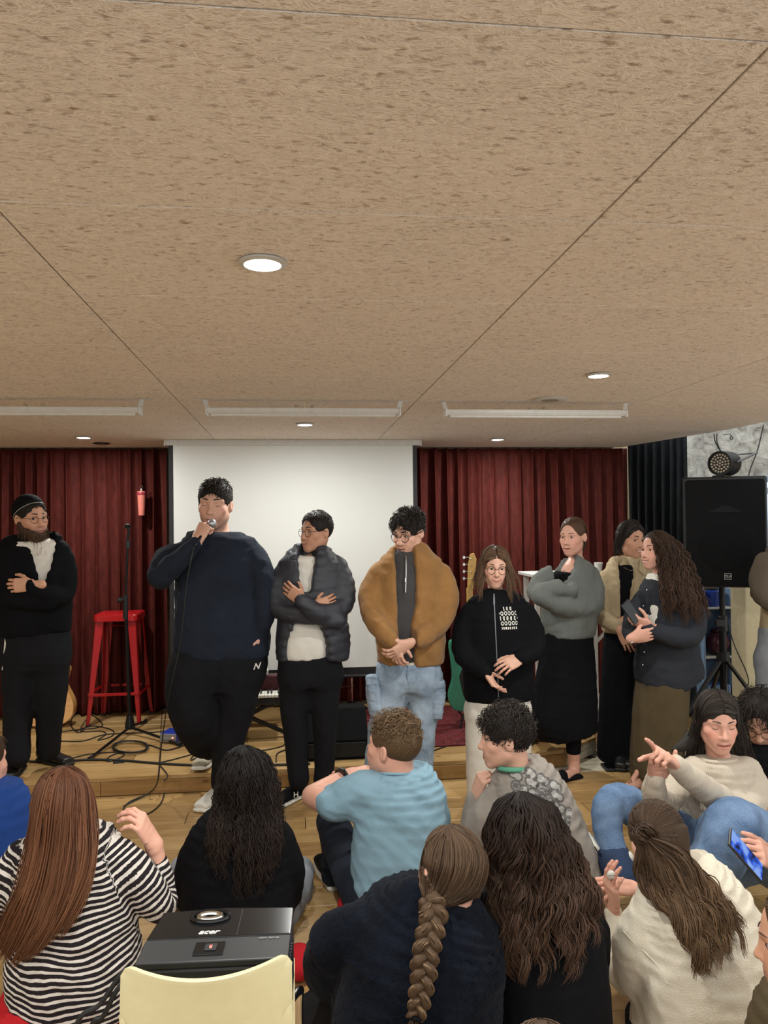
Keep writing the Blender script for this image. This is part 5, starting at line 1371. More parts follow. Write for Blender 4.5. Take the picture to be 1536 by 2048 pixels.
tr = [tree_of(cap[0], cap[1])] + bvh_of([jk])
gl = front_guides(p, H, -1, (.86, 1.0, 1.14), ([(1241, 1092), (1244, 1120)], [(1234, 1095), (1236, 1126)], [(1228, 1095), (1230, 1124)]))
gr = front_guides(p, H, 1, (.86, 1.0, 1.14), ([(1285, 1092), (1287, 1116)], [(1292, 1095), (1294, 1120)], [(1298, 1095), (1299, 1120)]))
make_hair(p.root, [cap, scalp_strands(H, BLK, BLK2, 300, seed=7)] + [long_hair(q, tr, p.Y, BLK, BLK2, n=200, locks=20, wave=.004, wl=.2, off=.008, thick=.015, rad=.0024, seed=10 + k) for k, q in enumerate((gl, gr))])
MB().tube([p.P(1246, 1134, -.075), p.P(1262, 1141, -.100), p.P(1280, 1134, -.075)], .0012, 5, smoothN=6).build('necklace', M_SILVER, p.root, smooth=True)
for x in (1244, 1262): shoe(p.root, atz(x, 1522, 0), atz(x - 2, 1540, 0), M_LEATHER, M_RUBBER, .24, w=.04)

# --- 8: woman in a dark open shirt with long wavy hair
p = Person(4.5, (1320, 1565), 'person in profile with long wavy dark hair, dark open shirt and long olive skirt', 'pink')
H = p.head(1313, 1100, 0, yaw=-72, pitch=2, size=.97, neck=(1320, 1155), nr=.047, fem=True, smile=.9, open_=.2)
p.hand((1296, 1252, -.24), (1262, 1238, -.25), (.3, .6, .6), th=(0.2, 0, 1), curl=(.5, .6, .4), sc=.95)
p.hand((1266, 1276, -.26), (1306, 1268, -.27), (.1, 1, .3), th=(0, 0, 1), curl=(.2, .3, .2), sc=.98, spread=.1)
p.core([(p.P(1325, 1165), p.P(1335, 1330), .10, .12), (p.P(1330, 1330), p.P(1310, 1500), .12, .10), (p.P(1275, 1545, -.05), p.P(1262, 1568, -.14), .035, .03), (p.P(1262, 1568, -.14), p.P(1252, 1572, -.20), .03, .022)])
p.limb([p.P(1284, 1530, 0), p.P(1278, 1562, -.04), p.P(1262, 1572, -.13), p.P(1250, 1576, -.20)], [.036, .032, .030, .022])
b = p.body(); add_eyes(H, b, brow=BLK, fem=True)
g = G(); g.loft(p.T((1318, 1150, 20, .065), (1314, 1180, 27, .10), (1309, 1220, 32, .125), (1310, 1265, 32, .13)))
tee = p.wear('white_top', g, M_WHITECLOTH)
g = G(); g.loft(p.T((1326, 1150, 26, .065), (1330, 1164, 45, .10), (1334, 1190, 57, .14), (1335, 1240, 61, .155), (1335, 1300, 64, .16), (1338, 1345, 70, .165), (1350, 1372, 62, .15)))
p.C(g, [(1372, 1180, -.04, 26), (1388, 1225, -.06, 28), (1384, 1268, -.12, 27), (1340, 1272, -.22, 23), (1298, 1256, -.24, 17)])
p.C(g, [(1290, 1185, -.03, 22), (1270, 1225, -.08, 23), (1262, 1262, -.14, 20), (1270, 1276, -.22, 16)])
g.loft(p.T((1309, 1140, 9, 0.17), (1305, 1190, 9, 0.15), (1300, 1246, 8, 0.12), dy=-.20), mode='s', k=.008)
sh_ = p.wear('dark_shirt', g, M_SHIRTNAVY, disp=FD(61, .008, .12))
for x, y_ in ((1294, 1180), (1287, 1212), (1283, 1240), (1289, 1304), (1286, 1330)):
    w = drape(x, y_, bvh_of([sh_]), .003, p.Y); V, F = uv_sphere(10, 6)
    if w is not None: mesh_obj('snap_button', V * np.array([.006, .003, .006]) + w, F, M_SILVER, p.root)
g = G(); g.loft(p.T((1330, 1330, 50, .15), (1322, 1400, 53, .165), (1316, 1480, 52, .17), (1309, 1545, 46, .165), (1308, 1558, 44, .16)))
p.wear('olive_skirt', g, M_OLIVE, disp=FD(62, .008, .14, (1, 1, .15)))
MB().tube([p.P(1262 + 4 * math.cos(a), 1277 + 9 * math.sin(a), -.26 + .02 * math.cos(a + 1.5)) for a in np.linspace(0, 2 * math.pi, 20)], .003, 6, caps=False).build('bracelet', M_SILVER, p.root, smooth=True)
g = G(); g.loft([(p.P(1280, 1577, -.05), .035, .009), (p.P(1262, 1580, -.14), .038, .009), (p.P(1247, 1582, -.22), .028, .008)], u=nrm((1, -.6, 0)))
sd = p.wear('sandal', g, M_TORT, h=.006); MB().tube([p.P(1268, 1574, -.10), p.P(1261, 1560, -.17), p.P(1254, 1575, -.17)], .004, 6, smoothN=4).build('strap', mat_plain('bronze_strap', srgb(150, 110, 80), .3, .6), sd, smooth=True)
cap = cap_island(H, BLK, grow=1.035, low=-.11, ear=False)
tr = [tree_of(cap[0], cap[1])] + bvh_of([sh_])
G_ = [[(1300, 1066), (1302, 1085), (1312, 1115), (1318, 1150), (1320, 1195), (1324, 1240)], [(1305, 1064), (1318, 1085), (1328, 1120), (1335, 1165), (1340, 1210), (1345, 1250)],
      [(1310, 1063), (1332, 1085), (1345, 1120), (1358, 1165), (1368, 1215), (1374, 1260)], [(1316, 1063), (1345, 1082), (1364, 1120), (1382, 1170), (1396, 1215), (1404, 1258)], [(1322, 1064), (1356, 1085), (1380, 1125), (1400, 1175), (1416, 1215), (1422, 1248)]]
make_hair(p.root, [cap, long_hair(G_, tr, p.Y, BLK, BRN, n=650, locks=60, wave=.011, wl=.085, off=.012, thick=.06, rad=.003, seed=21, tipc=(.09, .045, .03), tip=.7, curl=.003)])
c_ = p.P(1262, 1224, -.27); ph = empty('phone', c_, 'black phone in the hand of the person with long wavy hair', 'phone')
Rp = np.stack([nrm((.8, -.5, .3)), nrm((.5, .8, 0)), nrm(np.cross((.8, -.5, .3), (.5, .8, 0)))], 1)
q = np.array([.72, 0, -.5]); ax_ = nrm(p.P(1256, 1212, -.27) - p.P(1270, 1232, -.27))
MB().bar(c_ - ax_ * .07, c_ + ax_ * .07, .07, .009, up=(.3, -1, .2)).build('case', M_BLACK, ph, bevel=.004); MB().bar(c_ - ax_ * .065 + np.array([0, -.0052, .001]), c_ + ax_ * .065 + np.array([0, -.0052, .001]), .064, .002, up=(.3, -1, .2)).build('glass', mat_plain('black_glass', srgb(8, 8, 10), .08), ph)

# --- 9: person cut by the right edge of the view
p = Person(4.5, (1580, 1580), 'person in an olive jacket and grey jeans cut off by the right edge of view', 'fair')
H = p.head(1590, 1030, 0, yaw=-40, size=1.0, neck=(1588, 1085), res=.005)
p.hand((1560, 1225, -.2), (1590, 1225, -.2), (0, 1, 0))
p.core([(p.P(1588, 1100), p.P(1588, 1260), .1, .1), (p.P(1560, 1300), p.P(1555, 1550), .08, .05), (p.P(1615, 1300), p.P(1618, 1550), .08, .05)])
b = p.body(); add_eyes(H, b)
short_hair('hair', H, p.root, BRN, BRN2, .04, 300, seed=9)
g = G(); g.loft(p.T((1588, 1085, 30, .07), (1588, 1105, 58, .11), (1588, 1160, 66, .13), (1588, 1210, 62, .13), (1588, 1240, 58, .12)))
p.C(g, [(1530, 1115, 0, 27), (1522, 1160, -.02, 27), (1530, 1195, -.08, 25), (1575, 1220, -.18, 18)]); p.C(g, [(1645, 1115, 0, 27), (1655, 1180, -.02, 26), (1610, 1220, -.17, 20)])
p.wear('olive_jacket', g, M_JKTOLIVE, disp=FD(71, .008, .1))
g = G(); g.loft(p.T((1585, 1190, 62, .115), (1583, 1230, 64, .12), (1582, 1264, 66, .12))); p.wear('shirt', g, M_BEIGE, disp=FD(72, .006))
g = G(); g.loft(p.T((1583, 1255, 68, .12), (1583, 1300, 72, .13), (1583, 1330, 68, .12))); p.C(g, [(1550, 1320, 0, 40), (1548, 1430, 0, 34), (1550, 1570, 0, 28)]); p.C(g, [(1618, 1320, 0, 40), (1620, 1430, 0, 34), (1620, 1570, 0, 28)])
p.wear('jeans', g, M_DENIMGREY, disp=FD(73))
for x in (1550, 1620): shoe(p.root, atz(x, 1575, 0), atz(x - 8, 1596, 0), M_LEATHER, M_RUBBER, .28)
# ================================================================ people sitting on the floor in front
HAIRC = dict(auburn=((.060, .022, .012), (.135, .055, .028)), brown=((.042, .024, .014), (.105, .062, .036)), dark=((.007, .005, .005), (.018, .012, .010)), black=((.006, .005, .005), (.016, .013, .013)))
def seated(Y, base, label, skin='fair'):
    p = Person(Y, base, label, skin); b = at(base[0], base[1], Y); p.root.location = (b[0], b[1], 0.0); return p

# --- A: blue top at the left edge
p = seated(3.0, (-40, 1800), 'person in a royal blue top at the left edge, mostly outside the view', 'pink')
H = p.head(-42, 1512, 0, yaw=-205, pitch=0, size=1.0, neck=(-45, 1580), res=.005)
p.hand((-12, 1800, -.35), (8, 1760, -.38), (.6, .3, 0), th=(0, 0, 1), curl=(.6, .6, .4)); p.core([(p.P(-40, 1610), p.P(-40, 1780), .12, .13)])
b = p.body(); add_eyes(H, b); short_hair('hair', H, p.root, BRN, BRN2, .04, 500, seed=31)
g = G(); g.loft(p.T((-45, 1572, 40, .07), (-42, 1590, 78, .10), (-38, 1650, 96, .13), (-38, 1720, 98, .14), (-40, 1770, 95, .14)))
p.C(g, [(30, 1600, 0, 36), (40, 1660, .02, 36), (28, 1705, -.05, 32)], arm=True)
p.wear('top', g, M_BLUE, disp=FD(81, .007, .12))
g = G(); p.C(g, [(-30, 1780, 0, 60), (20, 1745, .2, 48), (40, 1770, .3, 40)], arm=False); p.C(g, [(-70, 1790, 0, 60), (-90, 1750, .2, 48), (-100, 1790, .3, 40)], arm=False); p.wear('trousers', g, M_NAVY, disp=FD(82))
g = G(); p.C(g, [(-60, 1870, -.25, 26), (-30, 1850, -.32, 22), (-8, 1822, -.35, 19)], arm=False); p.wear('dark_sleeve', g, M_SOFTBLACK)
c_ = p.P(4, 1756, -.40); cu = empty('paper_cup', c_ - [0, 0, .04], 'blue and white paper cup at the left edge of the view', 'cup')
MB().lathe([(.024, -.04), (.030, .04), (.031, .042), (.028, .040)], c_, 18).build('cup', mat_plain('white_paper', srgb(212, 214, 222), .6), cu, smooth=True); MB().lathe([(.0275, -.012), (.0295, .016), (.0300, .016), (.028, -.012)], c_, 18).build('band', M_BLUE, cu, smooth=True)

# --- B: striped top, long auburn hair
M_STRIPE = None
def mat_stripe():
    t = NT('striped_jersey'); t.set(Roughness=.9); t.bsdf.inputs['Specular IOR Level'].default_value = .15
    a = t.n('ShaderNodeAttribute'); a.attribute_name = 'stripe'
    n = t.noise(t.coord(), 60, 2); f = t.math('FRACT', t.math('ADD', t.math('MULTIPLY', a.outputs['Fac'], 1 / .0188), t.math('MULTIPLY', n, .18)))
    m = t.ramp(f, [(.0, (0, 0, 0, 1)), (.56, (0, 0, 0, 1)), (.60, (1, 1, 1, 1)), (.96, (1, 1, 1, 1)), (1, (0, 0, 0, 1))])
    t.col(t.mix(m, srgb(34, 29, 32), srgb(200, 192, 184))); t.bump(t.noise(t.coord(), 500, 2), .15, .002); return t.m
p = seated(2.45, (140, 2030), 'person with long straight auburn hair in a black and white striped top, seen from behind', 'pink')
H = p.head(126, 1615, 0, yaw=-176, pitch=2, size=1.02, neck=(130, 1690), ndy=-.0, nr=.05, detail=False)
fw = p.hand((307, 1688, .06), (278, 1640, .04), (-.9, .2, -.4), th=(-.5, .8, .2), curl=(.55, .75, .45), forearm=(p.P(322, 1790, .06), .86))
p.core([(p.P(135, 1720), p.P(148, 1990), .13, .15)])
b = p.body()
g = G(); g.loft(p.T((130, 1660, 38, .06), (133, 1678, 62, .09), (138, 1710, 96, .12), (145, 1780, 112, .145), (148, 1860, 116, .16), (150, 1940, 122, .17), (152, 2012, 116, .17)))
arms_ = [[(232, 1700, 0, 46), (272, 1752, -.01, 44), (318, 1810, .02, 36), (324, 1775, .06, 30), (314, 1728, .06, 24)], [(42, 1705, 0, 44), (22, 1760, .0, 42), (10, 1830, .06, 36), (40, 1870, .2, 28)]]
p.C(g, arms_[0], arm=True); p.C(g, arms_[1], arm=True)
V, F = g.mesh(.0078, FD(83, .008, .11))
sp = V[:, 2] + .02 * np.sin(V[:, 0] * 9 + 1) + .006 * np.sin(V[:, 0] * 31 + V[:, 2] * 22)
def along(pts, off):
    P_ = spline(np.array([p.P(*q[:3]) for q in pts]), 7); best = np.full(len(V), 9.0); val = np.zeros(len(V)); acc = 0
    for j_, (a_, b_) in enumerate(zip(P_[:-1], P_[1:])):
        d = b_ - a_; L = np.linalg.norm(d); t = np.clip(((V - a_) @ d) / L ** 2, -2 if j_ == 0 else 0, 2 if j_ == len(P_) - 2 else 1); ds = np.linalg.norm(V - a_ - t[:, None] * d, axis=1); m = ds < best; best[m] = ds[m]; val[m] = acc + t[m] * L; acc += L
    return best, -val + off
for pts, xs in ((arms_[0], 228), (arms_[1], 46)):
    bd, vl = along(pts, p.P(xs, 1700)[2]); side = (V[:, 0] - p.P(xs - (14 if xs > 100 else -14), 1700)[0]) * (1 if xs > 100 else -1) > (0.0 + .12 * np.clip((V[:, 2] - p.P(140, 1760)[2]), -9, .15))
    m = side & (bd < .085); sp[m] = vl[m]
mesh_obj('striped_top', V, F, mat_stripe(), p.root, attr={'stripe': sp})
c = HAIRC['auburn']; cap = cap_island(H, c[0], grow=1.035, low=-.10, ear=False); tr = [tree_of(cap[0], cap[1]), tree_of(V, F)]
gu = [[(122, 1537), (85, 1552), (66, 1600), (60, 1680), (36, 1770), (-5, 1850), (-30, 1900)], [(124, 1536), (100, 1560), (86, 1630), (76, 1720), (50, 1810), (12, 1890), (-5, 1935)], [(127, 1536), (120, 1570), (112, 1640), (104, 1730), (80, 1820), (40, 1905), (12, 1945)],
      [(130, 1536), (142, 1570), (140, 1640), (136, 1730), (116, 1820), (80, 1890), (45, 1930)], [(133, 1537), (164, 1560), (170, 1630), (168, 1720), (150, 1790), (120, 1855), (85, 1905)], [(135, 1538), (178, 1566), (190, 1630), (192, 1700), (178, 1770), (152, 1830), (128, 1875)]]
make_hair(p.root, [cap, scalp_strands(H, *c, n=600, seed=63, length=.18), long_hair(gu, tr, p.Y, *c, n=1050, locks=90, wave=.003, wl=.3, off=.012, thick=.03, rad=.0024, seed=41, tipc=(.26, .12, .055), tip=.45, frizz=.0025, taper=.18)])
g = G(); g.loft(p.T((140, 1985, 105, .17), (130, 2030, 128, .22), (125, 2075, 135, .24))); p.wear('red_skirt', g, mat_fabric('red_cotton', srgb(160, 20, 28), weave=400, fold=.4), disp=FD(84, .008, .12))

# --- C: long black curls
p = seated(2.95, (485, 1880), 'person with very long black curly hair in a black sweater, from behind', 'olive')
H = p.head(488, 1558, 0, yaw=180, size=1.02, neck=(487, 1628), ndy=0, detail=False)
p.core([(p.P(485, 1650), p.P(475, 1840), .12, .14), (p.P(440, 1850, .1), p.P(372, 1770, .35), .08, .06), (p.P(520, 1850, .1), p.P(592, 1765, .35), .08, .06)])
b = p.body()
g = G(); g.loft(p.T((487, 1612, 30, .06), (487, 1628, 56, .09), (484, 1660, 88, .12), (478, 1720, 104, .145), (476, 1800, 108, .16), (476, 1870, 104, .16)))
p.C(g, [(405, 1668, 0, 36), (382, 1730, .0, 34), (376, 1790, .05, 32), (410, 1835, .15, 26)], arm=True); p.C(g, [(560, 1665, 0, 36), (578, 1730, .0, 33), (576, 1790, .05, 30), (545, 1830, .15, 26)], arm=True)
sw = p.wear('sweater', g, M_SOFTBLACK, h=.010, disp=FD(85, .006, .12))
g = G(); p.C(g, [(440, 1860, .05, 48), (392, 1790, .30, 40), (368, 1742, .42, 34), (385, 1850, .40, 32)], arm=False); p.C(g, [(520, 1860, .05, 48), (575, 1800, .28, 42), (596, 1745, .38, 36), (585, 1850, .38, 34)], arm=False)
p.wear('jeans', g, M_DENIMGREY, disp=FD(86, .006, .1))
c = HAIRC['black']; cap = cap_island(H, c[0], grow=1.035, low=-.10, ear=False); tr = [tree_of(cap[0], cap[1])] + bvh_of([sw])
gu = [[(484, 1493), (452, 1508), (436, 1550), (428, 1610), (412, 1680), (402, 1740), (396, 1775)], [(486, 1492), (466, 1520), (452, 1570), (444, 1630), (430, 1700), (424, 1760)], [(488, 1492), (486, 1530), (480, 1590), (474, 1650), (470, 1720), (470, 1790), (474, 1815)], [(490, 1492), (506, 1520), (512, 1580), (514, 1650), (514, 1720), (516, 1790), (516, 1815)], [(492, 1493), (526, 1515), (542, 1565), (548, 1630), (552, 1690), (550, 1750)], [(493, 1494), (532, 1510), (550, 1555), (560, 1615), (566, 1680), (562, 1730)]]
hs = [cap, scalp_strands(H, *c, n=500, seed=43, length=.12), long_hair(gu, tr, p.Y, *c, n=800, locks=48, wave=.009, wl=.05, off=.012, thick=.035, rad=.0023, seed=42, frizz=.004, curl=.005, taper=.40, tipc=(.06, .035, .022), tip=.6)]
make_hair(p.root, hs)

# --- D: light blue tee, curly light-brown top
p = seated(3.1, (790, 1800), 'person in a light blue tee with curly brown hair and black watch', 'pink')
H = p.head(786, 1480, 0, yaw=-132, pitch=-6, roll=0, size=1.06, neck=(798, 1556), ndy=-.01, nr=.060, detail=True)
p.hand((690, 1553, .20), (738, 1545, .20), (.1, .4, -1), th=(0, 1, 0), curl=(.35, .5, .3), forearm=(p.P(626, 1592, .10), 1.0), sc=1.05)
p.hand((715, 1556, .22), (668, 1552, .26), (0, .4, -1), th=(0, 1, 0), curl=(.4, .6, .3), forearm=(p.P(840, 1600, .22), 1.0))
g = G(); g.chain([p.P(720, 1588, .0), p.P(660, 1602, .03), p.P(626, 1592, .10)], [.058, .054, .047]); g.cap(p.P(798, 1580), p.P(795, 1760), .08, .10); V, F = g.mesh(.011); p.isl.append((V, F, np.array(SKIN['pink'])))
b = p.body()
g = G(); g.loft(p.T((797, 1540, 36, .07), (798, 1556, 62, .095), (802, 1585, 84, .12), (802, 1640, 92, .14), (798, 1715, 96, .15), (796, 1795, 98, .16)))
p.C(g, [(724, 1580, 0, 38), (700, 1592, .01, 39), (668, 1606, .03, 37)], arm=False); p.C(g, [(862, 1580, 0, 36), (874, 1640, .06, 33), (868, 1660, .12, 30)], arm=True)
g.half(p.P(657, 1608, .03), (-1, -.0, .25)) if False else None
tee_ = p.wear('tee_shirt', g, M_TEE, h=.009, disp=FD(88, .009, .13))
V_, F_ = tube_geo(np.array([p.P(797 + 37 * math.cos(a), 1545 + 3 * math.sin(a), -.072 * math.sin(a)) for a in np.linspace(0, 2 * math.pi, 25)]), .007, 8, False); mesh_obj('neckband', V_, F_, M_TEE, p.root)
w_ = p.P(684, 1553, .195); d_ = nrm(p.P(690, 1553, .20) - p.P(626, 1592, .10)); x_ = nrm(np.cross(d_, (0, 0, 1))); Rw = np.stack([x_, np.cross(d_, x_), d_], 1)
wt = MB().lathe([(.0335, -.011), (.036, -.011), (.036, .011), (.0335, .011)], w_, 24, Rw).build('wrist_watch', M_RUBBER, p.root, smooth=True); MB().box(w_ + np.array([.0, -.022, .028]), (.036, .030, .012), Rw).build('dial', M_BLACK, wt, bevel=.003)
g = G(); p.C(g, [(735, 1785, .0, 52), (690, 1710, .25, 42), (662, 1640, .42, 33), (668, 1690, .40, 30), (664, 1750, .30, 24)], arm=False); p.C(g, [(840, 1785, .0, 52), (800, 1700, .3, 42), (770, 1640, .46, 34), (765, 1700, .42, 28), (760, 1750, .36, 24)], arm=False)
p.wear('trousers', g, M_NAVY, disp=FD(89, .006, .1))
for x in (664, 760): shoe(p.root, p.P(x + 6, 1765, .27) * [1, 1, 0], p.P(x - 20, 1750, .55) * [1, 1, 0], M_BLACKCLOTH, M_WHITERUBBER, .29)
c = ((.105, .062, .032), (.21, .135, .078))
short_hair('hair', H, p.root, c[0], c[1], .070, 1700, curl=.55, lift=.75, side_len=.08, grow=1.05, seed=44, comb=(0, .4, .1), rad=.0013, cap_kw=dict(nape=-.070))

# --- E: grey printed sweatshirt, black curls
p = seated(3.05, (1080, 1800), 'person with black curly hair in a grey sweatshirt with a printed back, chin on hand', 'fair')
H = p.head(1012, 1476, 0, yaw=-104, pitch=6, size=1.0, neck=(1034, 1548), ndy=0, nr=.052, nose=1.1)
p.hand((950, 1592, .10), (970, 1540, .06), (.8, 0, .3), th=(.2, -1, .3), curl=(.9, 1.1, .6), fore=.09)
p.core([(p.P(1040, 1570), p.P(1090, 1770), .11, .13)])
b = p.body(); add_eyes(H, b, brow=BLK)
g = G(); g.loft(p.T((1032, 1532, 34, .07), (1038, 1548, 56, .10), (1052, 1580, 76, .125), (1070, 1640, 90, .145), (1092, 1710, 98, .155), (1112, 1790, 100, .16)), u=nrm((1, -.18, 0)))
p.C(g, [(990, 1590, 0, 36), (962, 1640, .02, 36), (946, 1688, .06, 32), (944, 1640, .10, 26), (949, 1598, .10, 21)], arm=True); p.C(g, [(1112, 1590, .05, 36), (1140, 1660, .1, 36), (1130, 1730, .2, 32)], arm=True)
ss = p.wear('sweatshirt', g, M_GREYSWEAT, h=.009, disp=FD(91, .008, .12))
V_, F_ = tube_geo(np.array([p.P(1031 + 33 * math.cos(a), 1536 + 4 * math.sin(a), -.070 * math.sin(a)) for a in np.linspace(0, 2 * math.pi, 25)]), .010, 8, False); mesh_obj('green_collar', V_, F_, mat_fabric('sea_green_cotton', srgb(86, 146, 122)), p.root)
r_ = np.random.default_rng(12); LET = []
for row, nl in enumerate((4, 5, 4)):
    for k in range(nl):
        x = -.78 + .40 * k + .14 * row; y_ = .62 - .56 * row - .07 * k; q = r_.uniform(-.06, .06, 6)
        LET.append([(x + q[0] - .06, y_ + .14, .13), (x + q[1] + .08, y_ + .10, .12), (x + q[2] - .05, y_ - .10, .13), (x + q[3] + .09, y_ - .15, .115), (x + q[4], y_ + .01, .03)])
def blob(a, b_):
    """bubble letters: signed distance to the nearest letter and to its outline"""
    best, edge = 9, 9
    for L_ in LET:
        d = min(math.hypot(a - x, b_ - y_) - r for x, y_, r in L_[:4]); d = max(d, .035 - math.hypot(a - L_[4][0], b_ - L_[4][1])); best = min(best, d); edge = min(edge, abs(d))
    return best, edge
M_PR1 = mat_fabric('dark_grey_print', srgb(92, 90, 88), weave=400); M_PR2 = mat_fabric('pale_grey_print', srgb(152, 148, 144), weave=400)
cc = p.P(1082, 1602, -.15); uu = nrm((1, -.25, -.30)); vv = nrm((.28, .25, 1))
decal('back_print', ss, cc, uu, vv, (.27, .26), lambda a, b_: (blob(a, b_)[1] < .026) or (0 < blob(a, b_)[0] < .07 and b_ < -.2) or (blob(a, b_)[0] < -.04 and math.sin(a * 7 + 1) + math.sin(b_ * 9) > .55), M_PR1, ss, res=.0026)
decal('back_print', ss, cc, uu, vv, (.27, .26), lambda a, b_: blob(a, b_)[0] <= -.026 and not (blob(a, b_)[0] < -.04 and math.sin(a * 7 + 1) + math.sin(b_ * 9) > .55), M_PR2, ss, res=.0026)
short_hair('hair', H, p.root, BLK, BLK2, .070, 1700, curl=.65, lift=.65, side_len=.55, grow=1.10, seed=45, rad=.0015, comb=(0, .5, 0), cap_kw=dict(nape=-.075, face_cut=(0, .140, -.034, .080, .092, .115)))
g = G(); p.C(g, [(1110, 1800, 0, 60), (1020, 1790, .25, 50), (960, 1750, .4, 42), (980, 1800, .4, 40)], arm=False); p.wear('trousers', g, M_BLACKCLOTH)

# --- F: cream mohair sweater, pointing
p = seated(3.15, (1430, 1800), 'person facing the viewer in a cream knit sweater and blue jeans, pointing with one hand', 'pink')
H = p.head(1434, 1456, 0, yaw=-12, pitch=10, roll=0, size=1.02, neck=(1440, 1524), nr=.047, fem=True, closed=True, open_=.4, smile=.4, blush=.6, res=.0034)
p.hand((1343, 1524, -.36), (1318, 1502, -.42), (-.3, .3, -1), th=(.1, -.3, 1), fingers=[(-.1, .1, .05), (1.2, 1.3, .8), (1.3, 1.4, .8), (1.3, 1.4, .8)], thumb=(.3, .6), sc=1.05)
p.hand((1312, 1556, -.30), (1322, 1515, -.36), (.2, .9, 0), th=(1, 0, 0), curl=(1.1, 1.3, .8))
p.core([(p.P(1440, 1550), p.P(1425, 1700), .09, .10), (p.P(1386, 1540), p.P(1326, 1600, -.16), .06, .06), (p.P(1326, 1600, -.16), p.P(1312, 1556, -.30), .05, .05), (p.P(1498, 1545), p.P(1500, 1590, -.06), .05, .05), (p.P(1500, 1590, -.06), p.P(1480, 1615, -.14), .05, .05), (p.P(1480, 1615, -.14), p.P(1345, 1526, -.355), .05, .05)])
b = p.body(); add_eyes(H, b, brow=BLK, closed=True, fem=True, brow_w=1.2)
g = G(); g.loft(p.T((1441, 1519, 33, .06), (1441, 1528, 50, .085), (1441, 1545, 64, .11), (1438, 1600, 72, .135), (1432, 1660, 76, .145), (1428, 1712, 74, .14)))
p.C(g, [(1386, 1530, 0, 33), (1352, 1575, -.08, 33), (1326, 1606, -.16, 31), (1306, 1580, -.26, 25), (1311, 1558, -.30, 20)], arm=True)
p.C(g, [(1496, 1530, 0, 34), (1510, 1585, -.04, 34), (1480, 1622, -.14, 34), (1410, 1578, -.28, 29), (1352, 1530, -.35, 21)], arm=True)
kn = p.wear('knit_sweater', g, M_FUZZ, h=.009, disp=FD(93, .008, .11))
V_, F_ = tube_geo(np.array([p.P(1441 + 33 * math.cos(a), 1520 + 5 * max(0, math.sin(a)), -.066 * math.sin(a)) for a in np.linspace(0, 2 * math.pi, 25)]), .009, 8, False); mesh_obj('neckband', V_, F_, M_FUZZ, p.root)
g = G(); p.C(g, [(1405, 1700, 0, 50), (1310, 1640, -.06, 43), (1226, 1600, -.10, 33), (1216, 1665, -.14, 29), (1240, 1745, -.20, 27)], arm=False)
p.C(g, [(1460, 1705, 0, 60), (1470, 1660, -.20, 58), (1462, 1660, -.42, 50), (1420, 1740, -.46, 44), (1330, 1780, -.44, 36)], arm=False); p.C(g, [(1462, 1700, -.2, 70), (1530, 1690, -.3, 60), (1560, 1720, -.3, 60)], arm=False)
p.wear('jeans', g, M_DENIM, h=.011, disp=FD(94, .008, .12))
g = G(); p.C(g, [(1226, 1712, -.17, 33), (1242, 1752, -.21, 33)], arm=False); p.wear('dark_cuff', g, mat_fabric('dark_denim', srgb(44, 58, 84), weave=330))
sh_ = shoe(p.root, p.P(1242, 1752, -.185), p.P(1184, 1700, -.13), M_WHITERUBBER, M_WHITERUBBER, .205, w=.034, hgt=.045, z=1)
for i in range(3): q = p.P(1193 + i * 8, 1699 + i * 8, -.185); MB().bar(q + [-.010, -.008, .014], q + [.010, -.012, -.022], .008, .003).build('stripe', M_SOFTBLACK, sh_)
cap = cap_island(H, BLK, grow=1.035, face_cut=(0, .135, -.045, .070, .092, .125), low=-.11, ear=True); tr = [tree_of(cap[0], cap[1])] + bvh_of([kn])
gl = front_guides(p, H, -1, (.84, .98, 1.08), ([(1395, 1465), (1391, 1492)], [(1388, 1468), (1380, 1497)], [(1384, 1465), (1372, 1494)]))
gr = front_guides(p, H, 1, (.84, .98, 1.10), ([(1476, 1468), (1482, 1500)], [(1484, 1470), (1491, 1504)], [(1490, 1465), (1499, 1498)]))
g = G(); g.loft([(p.P(1436, 1440, .10), .085, .05), (p.P(1436, 1480, .11), .112, .05), (p.P(1432, 1512, .12), .135, .05), (p.P(1428, 1560, .14), .14, .05)], k=.02); g.chain([p.P(1392, 1470, .08), p.P(1372, 1488, .06), p.P(1348, 1500, .05)], [.035, .03, .012]); bv, bf = g.mesh(.009, FD(5, .006, .06, (1.6, 1, .3)))
n_ = 420; r_ = np.random.default_rng(4); x0 = r_.uniform(1384, 1492, n_); P_ = np.stack([np.stack([at(a_ + (a_ - 1438) * .45 * t + 3 * math.sin(a_ + 5 * t), 1445 + 90 * t, p.Y + .045 + .03 * t) for t in np.linspace(0, 1, 12)]) for a_ in x0]); V2, F2 = strands_geo(P_, .0021 * np.linspace(1, .4, 12)[None].repeat(n_, 0))
make_hair(p.root, [(bv, bf, np.array(BLK) * 1.2), (V2, F2, vary_cols(n_, 12, BLK, BLK2, 49, .3, 3)), cap, scalp_strands(H, BLK, BLK2, 1100, seed=46, rad=.0016)] + [long_hair(q, tr, p.Y, BLK, BLK2, n=520, locks=46, wave=.004, wl=.2, off=.004, thick=.012, rad=.0022, seed=47 + k) for k, q in enumerate((gl, gr))])

